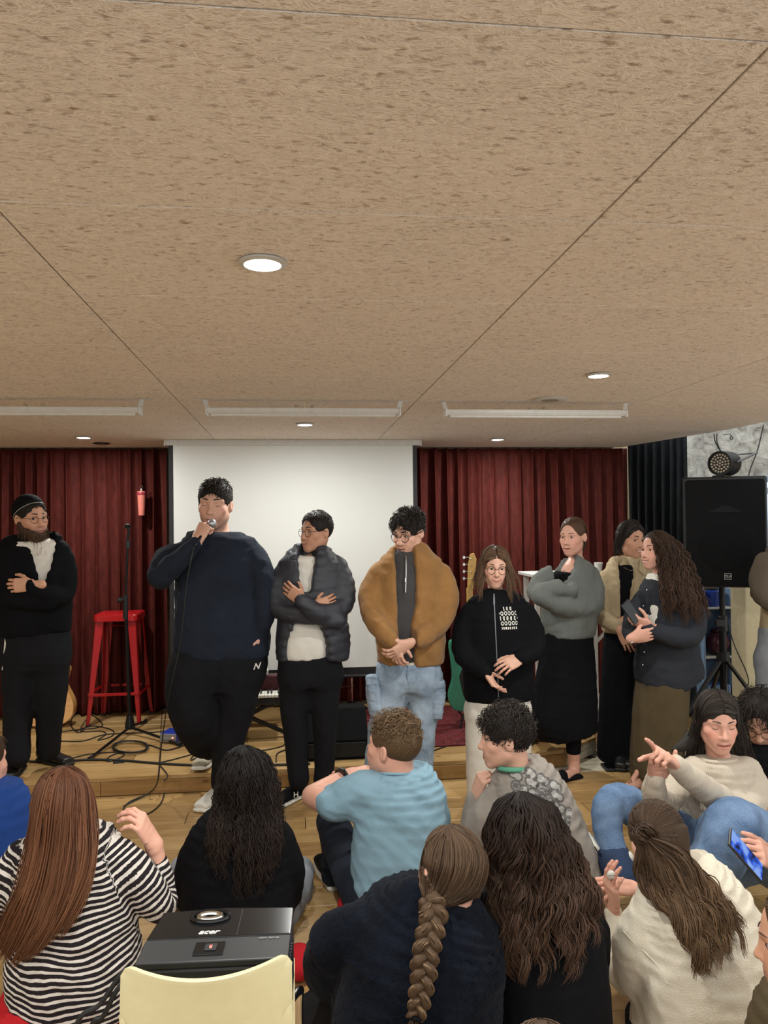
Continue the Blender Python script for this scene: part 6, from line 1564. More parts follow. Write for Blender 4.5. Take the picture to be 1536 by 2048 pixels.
# --- G: navy sherpa, thick brown plait
p = seated(2.1, (840, 2100), 'person with a thick light brown plait in a navy sherpa fleece, seen from behind', 'pink')
H = p.head(902, 1742, 0, yaw=-166, pitch=8, roll=-6, size=1.0, neck=(890, 1830), ndy=-.02, nr=.05, detail=False)
p.core([(p.P(860, 1860), p.P(820, 2048), .15, .18)])
b = p.body()
g = G(); g.loft(p.T((892, 1782, 66, .085), (884, 1805, 88, .11), (870, 1840, 135, .15), (848, 1900, 160, .18), (835, 1980, 168, .19), (830, 2070, 168, .20)))
p.C(g, [(735, 1840, 0, 68), (672, 1890, .03, 66), (655, 1945, .12, 54), (700, 1985, .25, 44)], arm=True); p.C(g, [(955, 1860, 0, 60), (958, 1950, .05, 56), (940, 2030, .15, 48)], arm=True)
g.chain([p.P(824, 1790, -.06), p.P(810, 1800, .0), p.P(822, 1800, .06)], [.045, .05, .045], k=.03)
fuzz = lambda X, Y, Z: .0022 * (np.sin(X * 410 + 2.2 * np.sin(Z * 170)) * np.sin(Z * 380 + 2 * np.sin(Y * 190)) + np.sin(Y * 430 + Z * 220) * np.sin(X * 260 - Z * 300))
fz = p.wear('sherpa_fleece', g, M_SHERPA, h=.0078, disp=FD(95, .008, .16) + [fuzz])
g = G(); p.C(g, [(800, 2090, 0, 120), (680, 2050, .3, 90), (615, 2060, .4, 70)], arm=False); p.wear('trousers', g, M_BLACKCLOTH, h=.012, disp=FD(96, .008, .1))
c = HAIRC['brown']; cap = cap_island(H, c[0], grow=1.035, low=-.055, ear=True, face_cut=(0, .16, -.045, .07, .09, .115)); tr = [tree_of(cap[0], cap[1])] + bvh_of([fz])
gu = [[(888, 1658), (858, 1680), (843, 1720), (842, 1770), (852, 1806)], [(892, 1657), (878, 1690), (868, 1735), (858, 1780), (856, 1808)], [(898, 1657), (902, 1695), (900, 1740), (880, 1785), (860, 1810)], [(905, 1657), (935, 1690), (940, 1735), (915, 1785), (866, 1812)], [(910, 1658), (955, 1690), (964, 1730), (940, 1784), (872, 1814)], [(912, 1660), (966, 1700), (972, 1745), (950, 1792), (876, 1816)]]
hs = [cap, scalp_strands(H, *c, n=700, seed=61, length=.16, down=-.9), long_hair(gu, tr, p.Y, *c, n=700, locks=110, wave=.0015, wl=.2, off=.006, thick=.012, rad=.0021, seed=51, frizz=.002, taper=.05, var=.4)]
# the plait: three ropes of strands weaving down the back
cl_ = spline(np.array([(858, 1798), (868, 1826), (858, 1870), (850, 1915), (846, 1960), (838, 2005), (830, 2040)], float), 8); pts = []
for a_, b_ in cl_:
    w = drape(a_, b_, tr, .030, p.Y); pts.append(w if w is not None else p.P(a_, b_, -.15))
pts = np.array(pts)
for _ in range(6): pts[1:-1] = .25 * pts[:-2] + .5 * pts[1:-1] + .25 * pts[2:]
tq = np.linspace(0, 1, 84); sq = np.linspace(0, 1, len(pts)); cen = np.stack([np.interp(tq, sq, pts[:, i]) for i in range(3)], 1)
Tn = np.gradient(cen, axis=0); Tn /= np.linalg.norm(Tn, axis=1)[:, None]; vw = cen - [0, 0, CAM_Z]; vw /= np.linalg.norm(vw, axis=1)[:, None]; Bx = np.cross(Tn, vw); Bx /= np.linalg.norm(Bx, axis=1)[:, None]; Nx = np.cross(Bx, Tn)
wid = np.interp(tq, [0, .1, .6, 1], [.020, .024, .022, .015]); r_ = np.random.default_rng(9); nS = 34; m_ = 84
for k in range(3):
    ph = tq * 2 * math.pi * 3.1 + k * 2 * math.pi / 3
    rope = cen + Bx * (wid * np.sin(ph))[:, None] - vw * (wid * .55 * np.sin(2 * ph))[:, None]
    a0 = r_.uniform(0, 6.28, nS); rr = np.sqrt(r_.uniform(.15, 1, nS)); tw = ph * .4
    P_ = rope[None] + (Bx[None] * (np.cos(a0[:, None] + tw[None]) * rr[:, None] * wid[None] * .62)[..., None]) + (vw[None] * (np.sin(a0[:, None] + tw[None]) * rr[:, None] * wid[None] * .55)[..., None])
    V2, F2 = strands_geo(P_, np.full((nS, m_), .0024), 3); hs.append((V2, F2, vary_cols(nS, m_, (.070, .040, .022), (.17, .105, .060), 60 + k, .35, 3)))
    g = G(); g.chain(rope[::4], list(wid[::4] * .62), k=.006, m=1); V2, F2 = g.mesh(.006); hs.append((V2, F2, np.array((.07, .042, .024))))
P_ = cen[-1][None, None] + (Tn[-1] * np.linspace(0, .07, 10)[:, None])[None] + r_.normal(0, .010, (60, 1, 3)) * np.linspace(.4, 1.2, 10)[None, :, None]; V2, F2 = strands_geo(P_, np.full((60, 10), .0018) * np.linspace(1, .3, 10), 3); hs.append((V2, F2, vary_cols(60, 10, *c, 66, .3, 3)))
hb = make_hair(p.root, hs)
V_, F_ = tube_geo(np.array([cen[-2] + Bx[-2] * .014 * math.cos(a) + vw[-2] * .014 * math.sin(a) for a in np.linspace(0, 2 * math.pi, 17)]), .006, 8, False); mesh_obj('hair_tie', V_, F_, M_SOFTBLACK, hb)

# --- H: black top, long wavy dark hair
p = seated(2.2, (1080, 2100), 'person with long wavy dark hair with brown ends in a black top, seen from behind', 'olive')
H = p.head(1042, 1674, 0, yaw=-172, pitch=4, size=1.05, neck=(1058, 1768), ndy=-.01, nr=.05, detail=False)
p.core([(p.P(1060, 1790), p.P(1100, 2048), .13, .15)])
b = p.body()
g = G(); g.loft(p.T((1056, 1742, 40, .07), (1060, 1760, 66, .10), (1070, 1795, 104, .13), (1082, 1860, 120, .15), (1092, 1940, 122, .17), (1098, 2070, 124, .18)))
p.C(g, [(1165, 1800, 0, 44), (1188, 1880, .03, 40), (1180, 1970, .1, 34), (1130, 2000, .25, 28)], arm=True); p.C(g, [(975, 1805, 0, 44), (965, 1890, .08, 38), (985, 1960, .2, 32)], arm=True)
tp = p.wear('black_top', g, M_SOFTBLACK, h=.010, disp=FD(97, .006, .12))
c = HAIRC['dark']; cap = cap_island(H, c[0], grow=1.035, low=-.10, ear=False); tr = [tree_of(cap[0], cap[1])] + bvh_of([tp])
gu = [[(1028, 1588), (990, 1605), (972, 1650), (968, 1710), (975, 1780), (985, 1850), (1000, 1925)], [(1032, 1587), (1005, 1620), (992, 1680), (992, 1760), (1005, 1850), (1020, 1930), (1030, 1985)], [(1038, 1586), (1030, 1630), (1028, 1700), (1032, 1780), (1045, 1870), (1060, 1940), (1070, 1990)], [(1044, 1586), (1062, 1630), (1072, 1700), (1085, 1780), (1095, 1860), (1100, 1930), (1100, 1985)],
      [(1050, 1587), (1088, 1620), (1105, 1690), (1125, 1760), (1140, 1840), (1150, 1910), (1158, 1965)], [(1055, 1588), (1102, 1615), (1122, 1675), (1150, 1740), (1172, 1810), (1185, 1870), (1185, 1920)], [(1058, 1590), (1110, 1618), (1135, 1680), (1165, 1735), (1190, 1790), (1202, 1850), (1202, 1895)]]
make_hair(p.root, [cap, scalp_strands(H, *c, n=600, seed=62, length=.18), long_hair(gu, tr, p.Y, *c, n=1150, locks=52, wave=.016, wl=.12, off=.014, thick=.045, rad=.0025, seed=52, tipc=(.125, .066, .040), tip=.9, frizz=.004, taper=.34, var=.45)])

# --- I: cream ribbed top, half-up hair with a knot
p = seated(2.25, (1400, 2120), 'person in a cream ribbed top with half-up wavy brown hair, head bent, seen from behind', 'pink')
H = p.head(1315, 1684, .05, yaw=176, pitch=22, roll=6, size=1.02, neck=(1352, 1775), ndy=.0, nr=.05, detail=False)
p.hand((1226, 1818, .30), (1220, 1752, .28), (.9, .1, .2), th=(.3, .8, .3), curl=(.25, .4, .2)); p.hand((1262, 1776, .34), (1218, 1770, .32), (-.2, .3, -1), th=(0, .3, 1), curl=(.4, .6, .3))
p.core([(p.P(1360, 1800), p.P(1400, 2048), .14, .17)])
b = p.body()
g = G(); g.loft(p.T((1346, 1742, 40, .06), (1356, 1758, 72, .09), (1372, 1790, 104, .125), (1392, 1850, 126, .16), (1402, 1940, 140, .18), (1408, 2070, 142, .19)), u=nrm((1, 0, .12)))
p.C(g, [(1292, 1825, 0, 50), (1272, 1890, .02, 54), (1268, 1950, .08, 50), (1238, 1930, .2, 40), (1226, 1850, .29, 26), (1226, 1825, .30, 22)], arm=True); p.C(g, [(1462, 1800, .0, 50), (1500, 1880, .02, 52), (1500, 1980, .1, 46)], arm=True)
ct = p.wear('ribbed_top', g, M_CREAM, h=.009, disp=FD(98, .010, .14))
sm = [drape(x, y_, bvh_of([ct]), .001, p.Y) for x, y_ in ((1246, 1862), (1262, 1880), (1290, 1905), (1318, 1935), (1335, 1968))]
MB().tube([q for q in sm if q is not None], .0028, 6, smoothN=4).build('seam', M_CREAM, p.root, smooth=True)
g = G(); p.C(g, [(1380, 2110, 0, 130), (1290, 2080, .3, 90), (1260, 2090, .4, 70)], arm=False); p.wear('trousers', g, M_BLACKCLOTH, h=.014)
c = HAIRC['brown']; c = ((.034, .020, .012), (.082, .048, .029)); cap = cap_island(H, c[0], grow=1.035, low=-.10, ear=True); tr = [tree_of(cap[0], cap[1])] + bvh_of([ct])
kc = drape(1292, 1668, tr, .0, p.Y); kl = to_local(H, kc)
hs = [cap, scalp_strands(H, *c, n=1100, seed=53, tie=kl, length=.15, rad=.0015, grow=1.05)]
r_ = np.random.default_rng(8)
for k in range(3):
    th = np.linspace(0, 2 * math.pi * 1.1, 26); n_ = 60; vd = nrm(kc - [0, 0, CAM_Z]); bx = nrm(np.cross(vd, (0, 0, 1))); up_ = np.cross(bx, vd)
    off = r_.normal(0, .006, (n_, 1, 3)); P_ = kc - vd * .012 + (bx * (np.cos(th + k) * .022)[:, None] + up_ * (np.sin(th + k) * .016)[:, None] - vd * (.010 * np.sin(th * 2 + k * 2))[:, None])[None] + off
    V2, F2 = strands_geo(P_, np.full((n_, 26), .0017), 3); hs.append((V2, F2, vary_cols(n_, 26, *c, 70 + k, .35, 3)))
gu = [[(1284, 1680), (1272, 1715), (1276, 1755), (1300, 1785), (1340, 1815), (1370, 1870), (1392, 1930), (1405, 1975)], [(1288, 1680), (1288, 1720), (1300, 1765), (1330, 1800), (1366, 1840), (1400, 1900), (1425, 1965)], [(1292, 1680), (1308, 1720), (1328, 1765), (1360, 1800), (1400, 1845), (1432, 1900), (1455, 1960)], [(1296, 1680), (1330, 1715), (1355, 1755), (1390, 1795), (1425, 1840), (1455, 1890), (1478, 1940)], [(1300, 1678), (1350, 1706), (1376, 1738), (1405, 1775), (1440, 1820), (1475, 1870), (1505, 1925)], [(1302, 1676), (1360, 1700), (1388, 1730), (1410, 1760), (1450, 1800), (1480, 1845), (1512, 1915)]]
hs.append(long_hair(gu, tr, p.Y, *c, n=950, locks=46, wave=.014, wl=.13, off=.010, thick=.04, rad=.0025, seed=54, tipc=(.23, .135, .070), tip=.75, frizz=.004, taper=.25, var=.4))
make_hair(p.root, hs)
c_ = p.P(1222, 1750, .27); eb = empty('earbud_case', c_ - [0, 0, .015], 'small white earbud case held by the person in cream', 'earbuds')
V, F = G().ell(c_, (.015, .009, .016)).mesh(.004); mesh_obj('case', V, F, M_WHITEMETAL, eb); MB().box(c_ + [0, -.008, .004], (.024, .003, .002)).build('lid_seam', M_CHROME, eb)

# --- J: dark-haired boy with glasses at the right edge, looking down
p = seated(3.45, (1530, 1720), 'person with dark hair and glasses looking down at the right edge, black top', 'fair')
H = p.head(1522, 1462, 0, yaw=-40, pitch=38, size=1.05, neck=(1545, 1490), ndy=.03, nr=.05)
p.core([(p.P(1545, 1510), p.P(1550, 1680), .12, .13)]); p.hand((1500, 1640, -.2), (1520, 1625, -.25), (0, 1, 0), curl=(.5, .6, .4))
b = p.body(); add_eyes(H, b, brow=BLK, closed=True); add_glasses(H, p.root, M_TORT, r=.023)
g = G(); g.loft(p.T((1545, 1485, 30, .06), (1546, 1500, 54, .10), (1548, 1550, 66, .13), (1550, 1620, 68, .14), (1550, 1690, 66, .14))); p.C(g, [(1488, 1530, 0, 28), (1492, 1590, -.04, 27), (1500, 1635, -.18, 20)], arm=True)
p.wear('black_top', g, M_SOFTBLACK, disp=FD(99, .006, .12))
short_hair('hair', H, p.root, BLK, BLK2, .065, 900, curl=.25, lift=.45, grow=1.10, seed=55, side_len=.6)

# --- K: hand with a lit phone at the right edge
p = seated(2.35, (1640, 1950), 'person at the right edge of whom only a hand holding a lit phone shows', 'pink')
H = p.head(1665, 1560, 0, yaw=-150, size=1.0, neck=(1660, 1630), ndy=0, res=.005)
p.hand((1556, 1722, .05), (1508, 1700, .02), (-.2, .75, -.6), th=(-.4, -.2, 1), curl=(.45, .5, .3), thumb=(.6, .2), forearm=(p.P(1600, 1780, .05), .8)); p.core([(p.P(1660, 1650), p.P(1660, 1900), .12, .14)])
b = p.body(); add_eyes(H, b); short_hair('hair', H, p.root, BRN, BRN2, .05, 300, seed=56)
g = G(); g.loft(p.T((1660, 1620, 40, .07), (1660, 1640, 80, .1), (1660, 1720, 105, .14), (1660, 1880, 110, .16))); p.C(g, [(1590, 1680, 0, 40), (1600, 1760, .0, 38), (1610, 1790, .04, 30)], arm=True); p.wear('sweatshirt', g, M_NAVY, h=.014)
a_, b_ = p.P(1458, 1672, -.02), p.P(1524, 1748, -.02); ax_ = nrm(b_ - a_); c_ = (a_ + b_) / 2; nrm_p = nrm(np.cross(ax_, nrm((.45, .75, .55)))); nrm_p = nrm_p * np.sign(nrm_p @ (np.array([0, 0, CAM_Z]) - c_))
ph = empty('phone', c_, 'black phone with a bright blue screen held at the right edge', 'phone')
MB().bar(a_, b_, .072, .009, up=nrm_p).build('case', M_BLACK, ph, bevel=.004)
def mat_screen():
    t = NT('phone_screen'); v = t.coord('Object', (1, 1, 1)); n = t.noise(v, 22, 2); t.set(Roughness=.1)
    c2 = t.ramp(n, [(.38, srgb(28, 30, 44)), (.5, srgb(40, 80, 190)), (.62, srgb(120, 150, 210))]); t.col(srgb(10, 10, 14)); t.l(c2, t.bsdf.inputs['Emission Color']); t.bsdf.inputs['Emission Strength'].default_value = .9; return t.m
MB().bar(a_ + ax_ * .006 + nrm_p * .0048, b_ - ax_ * .006 + nrm_p * .0048, .064, .0012, up=nrm_p).build('screen', mat_screen(), ph)

# --- L, M: the two nearest people, cut by the frame
p = seated(1.75, (1640, 2300), 'person with brown hair cut off at the lower right corner of the view', 'warm')
H = p.head(1606, 1880, 0, yaw=-120, pitch=10, size=1.0, neck=(1640, 1990), ndy=0, fem=True); p.core([(p.P(1640, 2020), p.P(1640, 2200), .1, .13)]); b = p.body(); add_eyes(H, b, brow=BRN, fem=True)
cap = cap_island(H, HAIRC['brown'][0], grow=1.035, low=-.12); make_hair(p.root, [cap, scalp_strands(H, *HAIRC['brown'], n=500, seed=57, length=.2, rad=.002)])
g = G(); g.loft(p.T((1640, 1980, 60, .07), (1640, 2010, 120, .11), (1640, 2100, 150, .14), (1640, 2250, 150, .15))); p.wear('top', g, M_OLIVE, h=.014)
p = seated(1.45, (1100, 2500), 'person of whom only the crown of brown hair shows at the bottom edge', 'fair')
H = p.head(1092, 2180, 0, yaw=180, size=1.0, neck=(1092, 2285), ndy=0, detail=False); p.core([(p.P(1092, 2280), p.P(1092, 2500), .1, .13)]); p.body()
cap = cap_island(H, HAIRC['brown'][0], grow=1.035, low=-.12); make_hair(p.root, [cap, scalp_strands(H, *HAIRC['brown'], n=500, seed=58, length=.2, rad=.0016)])
g = G(); g.loft(p.T((1092, 2285, 60, .07), (1092, 2310, 140, .11), (1092, 2400, 180, .14), (1092, 2550, 180, .15))); p.wear('top', g, M_CHARCOAL, h=.016)
# ================================================================ things on and around the stage
def rr_poly(w, h, r, n=5):
    out = []
    for cx, cy, a0 in ((w - r, h - r, 0), (-w + r, h - r, 90), (-w + r, -h + r, 180), (w - r, -h + r, 270)):
        for i in range(n + 1): a = math.radians(a0 + 90 * i / n); out.append((cx + r * math.cos(a), cy + r * math.sin(a)))
    return out
# rug
g_ = MB().prism([(-0.05, 5.27), (.60, 5.27), (.60, 5.03), (1.96, 5.06), (1.98, 6.12), (-0.05, 6.14)], SZ + .001, SZ + .009, lambda u, v, d: (u, v, d))
tag(g_.build('rug', mat_rug(), bevel=.002), 'red patterned oriental rug on the right half of the stage', 'rug')

# red metal stool
def stool():
    f = [atz(185, 1441, SZ), atz(291, 1437, SZ)]; fl, fr = f[0], f[1]; w = fr[0] - fl[0]; yf = (fl[1] + fr[1]) / 2 - .19; fl = np.array([fl[0], yf, SZ]); fr = np.array([fr[0], yf, SZ])
    bl = fl + [.03, w * .92, 0]; br = fr + [.03, w * .92, 0]; zt = at(245, 1230, yf)[2]; c = (fl + br) / 2; hw = .16
    root = empty('bar_stool', (c[0], c[1], SZ), 'tall red metal stool behind the black microphone stand', 'stool')
    ct = np.array([c[0], c[1], zt])
    MB().prism(rr_poly(hw, hw, .045), zt - .006, zt, lambda u, v, d: (ct[0] + u, ct[1] + v, d)).prism(rr_poly(hw + .004, hw + .004, .048), zt - .05, zt - .006, lambda u, v, d: (ct[0] + u * (1 + (zt - d) * .25), ct[1] + v * (1 + (zt - d) * .25), d)).build('seat', M_REDMETAL, root, bevel=.006)
    for p_, sx, sy in ((fl, -1, -1), (fr, 1, -1), (bl, -1, 1), (br, 1, 1)):
        top = ct + [sx * (hw - .012), sy * (hw - .012), -.045]; lg = MB(); x = np.array([sx, 0, 0]); y = np.array([0, sy, 0])
        for d1, d2 in ((x, y), (y, x)):
            V = [top, top - d1 * .062, p_ - d1 * .026, p_, top - d2 * .005, top - d1 * .062 - d2 * .005, p_ - d1 * .026 - d2 * .005, p_ - d2 * .005]
            V = [v + [0, 0, .012] if i in (2, 3, 6, 7) else v for i, v in enumerate(V)]
            lg.add(V, [(0, 1, 2, 3), (7, 6, 5, 4), (0, 4, 5, 1), (1, 5, 6, 2), (2, 6, 7, 3), (3, 7, 4, 0)])
        l_ = lg.build('leg', M_REDMETAL, root); MB().box(p_ - x * .014 - y * .014 + [0, 0, .007], (.032, .032, .014)).build('foot_cap', M_RUBBER, l_, bevel=.003)
    t = .70
    Q = [a + (ct + [sx * hw, sy * hw, -.05] - a) * (1 - t) for a, sx, sy in ((fl, -1, -1), (fr, 1, -1), (br, 1, 1), (bl, -1, 1))]
    for i in range(4): MB().bar(Q[i] * .98 + Q[(i + 1) % 4] * .02, Q[(i + 1) % 4] * .98 + Q[i] * .02, .008, .022).build('rail', M_REDMETAL, root, bevel=.002)
    MB().bar(ct + [-.12, -.12, -.10], ct + [.12, .12, -.10], .016, .004).bar(ct + [.12, -.12, -.10], ct + [-.12, .12, -.10], .016, .004).build('cross_brace', M_REDMETAL, root)
stool()

# microphone stand
def mic_stand():
    b = atz(260, 1468, SZ); Y = b[1]; P = lambda x, y, dy=0: at(x, y, Y + dy)
    root = empty('microphone_stand', b, 'black tripod microphone stand without a microphone in front of the red stool', 'stand')
    top = P(258, 1452); MB().lathe([(.012, .10), (.022, .10), (.034, .03), (.036, .012), (.020, .0)], [b[0], b[1], SZ + .035], 16).build('hub', M_BLACKMETAL, root, smooth=True)
    MB().tube([[b[0], b[1], SZ + .05], P(251, 1200)], .0125, 12).build('pole', M_BLACKMETAL, root, smooth=True)
    MB().tube([P(251, 1205), P(256, 1075)], .0085, 10).build('inner_pole', M_BLACKMETAL, root, smooth=True)
    ck = MB().tube([P(251, 1238), P(251, 1190)], .018, 12).box(P(245, 1198, -.01), (.05, .016, .02)).build('clutch', M_BLACK, root, smooth=True)
    V, F = uv_sphere(14, 8); mesh_obj('knob', V * np.array([.015, .012, .018]) + P(239, 1201, -.01), F, M_BLACK, ck)
    MB().tube([P(256, 1096), P(256, 1082)], .017, 12).tube([P(255, 1078), P(258, 1062, -.01), P(254, 1050, -.02)], .010, 10).tube([P(250, 1056, -.02), P(252, 1049, -.03), P(258, 1049, -.03), P(261, 1056, -.02)], .007, 8).build('microphone_clip', M_BLACK, root, smooth=True)
    for fx, fy in ((181, 1516), (358, 1488)):
        q = atz(fx, fy, SZ + .012); lg = MB().tube([[b[0], b[1], SZ + .05], q], .0095, 10).build('leg', M_BLACKMETAL, root, smooth=True)
        d = nrm(q - b); MB().tube([q - d * .02, q + d * .02], .0135, 10).build('rubber_foot', M_RUBBER, lg, smooth=True)
    q = np.array([b[0] + .05, b[1] + .30, SZ + .012]); lg = MB().tube([[b[0], b[1], SZ + .05], q], .0095, 10).build('leg', M_BLACKMETAL, root, smooth=True); MB().tube([q - [0, .02, 0], q + [0, .02, 0]], .0135, 10).build('rubber_foot', M_RUBBER, lg, smooth=True)
mic_stand()

# small blue box
c = atz(341, 1484, SZ); root = empty('direct_box', c, 'small blue metal box with a grey connector face beside the stand leg', 'box')
Rb = rotz(-.30); Fb = lambda x, y, z: c + Rb @ np.array([x, y, z])
MB().box(Fb(0, .04, .036), (.125, .15, .060), Rb).build('shell', mat_plain('blue_enamel', srgb(28, 48, 140), .4), root, bevel=.004)
MB().box(Fb(0, -.036, .036), (.118, .006, .056), Rb).build('connector_plate', mat_plain('grey_plate', srgb(160, 160, 156), .4, .5), root, bevel=.001)
for i in range(4): MB().box(Fb(-.045 + .03 * i, .04, .004), (.014, .05, .006), Rb).build('foot', M_RUBBER, root)
V, F = uv_sphere(10, 6); mesh_obj('led', V * .005 + Fb(.035, -.040, .04), F, mat_emit('red_led', (1, .2, .15, 1), 3), root)
MB().tube([Fb(-.02, -.038, .03), Fb(-.02, -.060, .03)], .009, 10).tube([Fb(.015, -.038, .03), Fb(.015, -.055, .03)], .007, 10).build('plug', M_SILVER, root, smooth=True)

def floor_cable(pts, label, r=.0038, z=SZ, name='cable', mat=None):
    P = [atz(a, b, z + r + .001 + (dz[0] if dz else 0)) for a, b, *dz in pts]
    return tag(MB().tube(P, r, 7, smoothN=7).build(name, mat or M_RUBBER, smooth=True), label, 'cable')
floor_cable([(118, 1464), (150, 1460), (190, 1456), (205, 1448), (180, 1428), (150, 1430), (142, 1450), (160, 1465), (180, 1440), (172, 1440, .02), (162, 1462), (200, 1462), (212, 1468), (196, 1480), (224, 1472), (224, 1460), (186, 1452), (150, 1462)], 'black cable in loose loops between the bearded man and the stand')
floor_cable([(120, 1482), (165, 1482), (205, 1470), (240, 1467), (300, 1465), (330, 1462)], 'black cable lying flat from the bearded man past the stand base')
cl_ = [(225 + 36 + 36 * math.cos(a) * (1 - .012 * k), 1493 - 12 * math.sin(a) * (1 - .012 * k), .007 * (k % 3)) for k in range(6) for a in np.linspace(0, 2 * math.pi, 14)[:-1]]
floor_cable(cl_ + [(298, 1490), (330, 1500), (352, 1496), (375, 1488)], 'coiled black cable under the tripod legs of the microphone stand', r=.0045)
floor_cable([(58, 1523), (120, 1523), (180, 1519), (250, 1521), (310, 1526), (385, 1530), (450, 1531), (520, 1530), (570, 1529), (620, 1527)], 'thick black cable running along the stage near its front edge', r=.007)
floor_cable([(145, 1516), (180, 1508), (240, 1504), (246, 1512), (222, 1522), (212, 1520), (225, 1510), (250, 1503)], 'thin black cable looping over the stage edge cable')
floor_cable([(316, 1526), (350, 1518), (385, 1508), (400, 1502), (410, 1500), (402, 1510), (382, 1520), (390, 1508), (408, 1503)], 'small black cable coil beside the grey sneaker')
floor_cable([(316, 1526), (335, 1550), (328, 1562)], 'short black cable end hanging toward the stage edge')
floor_cable([(325, 1412), (322, 1460), (319, 1520), (316, 1556)], 'thin dark red cable running straight across the boards to the edge', r=.0025, mat=mat_plain('dark_red_cable', srgb(60, 26, 20), .6))
floor_cable([(316, 1562), (312, 1580), (262, 1602), (247, 1618), (256, 1628), (290, 1630), (322, 1606), (332, 1570)], 'black cable loop on the floor in front of the stage', z=0.0)
floor_cable([(500, 1500), (530, 1500), (562, 1493), (572, 1486)], 'black cable curving toward the quilted-jacket man')
floor_cable([(552, 1524), (554, 1508), (570, 1500), (590, 1496)], 'short black cable arc by the feet of the quilted-jacket man')
floor_cable([(864, 1502), (900, 1490), (930, 1484), (960, 1478)], 'black cable at the right stage front beside the rug')
floor_cable([(868, 1468), (876, 1480), (866, 1492), (862, 1490)], 'black cable hook beside the pale jeans')
tp = MB().box(atz(238, 1524, SZ + .003), (.07, .045, .003), rotz(.2)).build('tape_patch', M_RUBBER); tag(tp, 'small black tape patch over the stage edge cable', 'tape')

# stage monitor
def wedge():
    y0, y1 = 4.86, 5.22; x0 = at(612, 1500, y0)[0]; x1 = at(737, 1500, y0)[0]; z0 = SZ + .002; zt = SZ + .285
    Mw = mat_plain('black_carpet_cover', srgb(15, 15, 16), .9, spec=.1); root = empty('monitor_speaker', ((x0 + x1) / 2, (y0 + y1) / 2, z0), 'black wedge stage monitor behind the legs of the quilted-jacket man', 'speaker')
    prof = [(y0, z0), (y1, z0), (y1, zt - .05), (y1 - .06, zt), (y0 + .17, zt), (y0, z0 + .12)]
    MB().prism(prof, x0, x1, lambda u, v, d: (d, u, v)).build('cabinet', Mw, root, bevel=.006)
    MB().box(((x0 + x1) / 2, y0 - .004, z0 + .062), (x1 - x0 - .03, .008, .09)).build('grille', mat_plain('black_grille', srgb(14, 14, 15), .7, scale=400, var=.4), root, bevel=.003)
wedge()

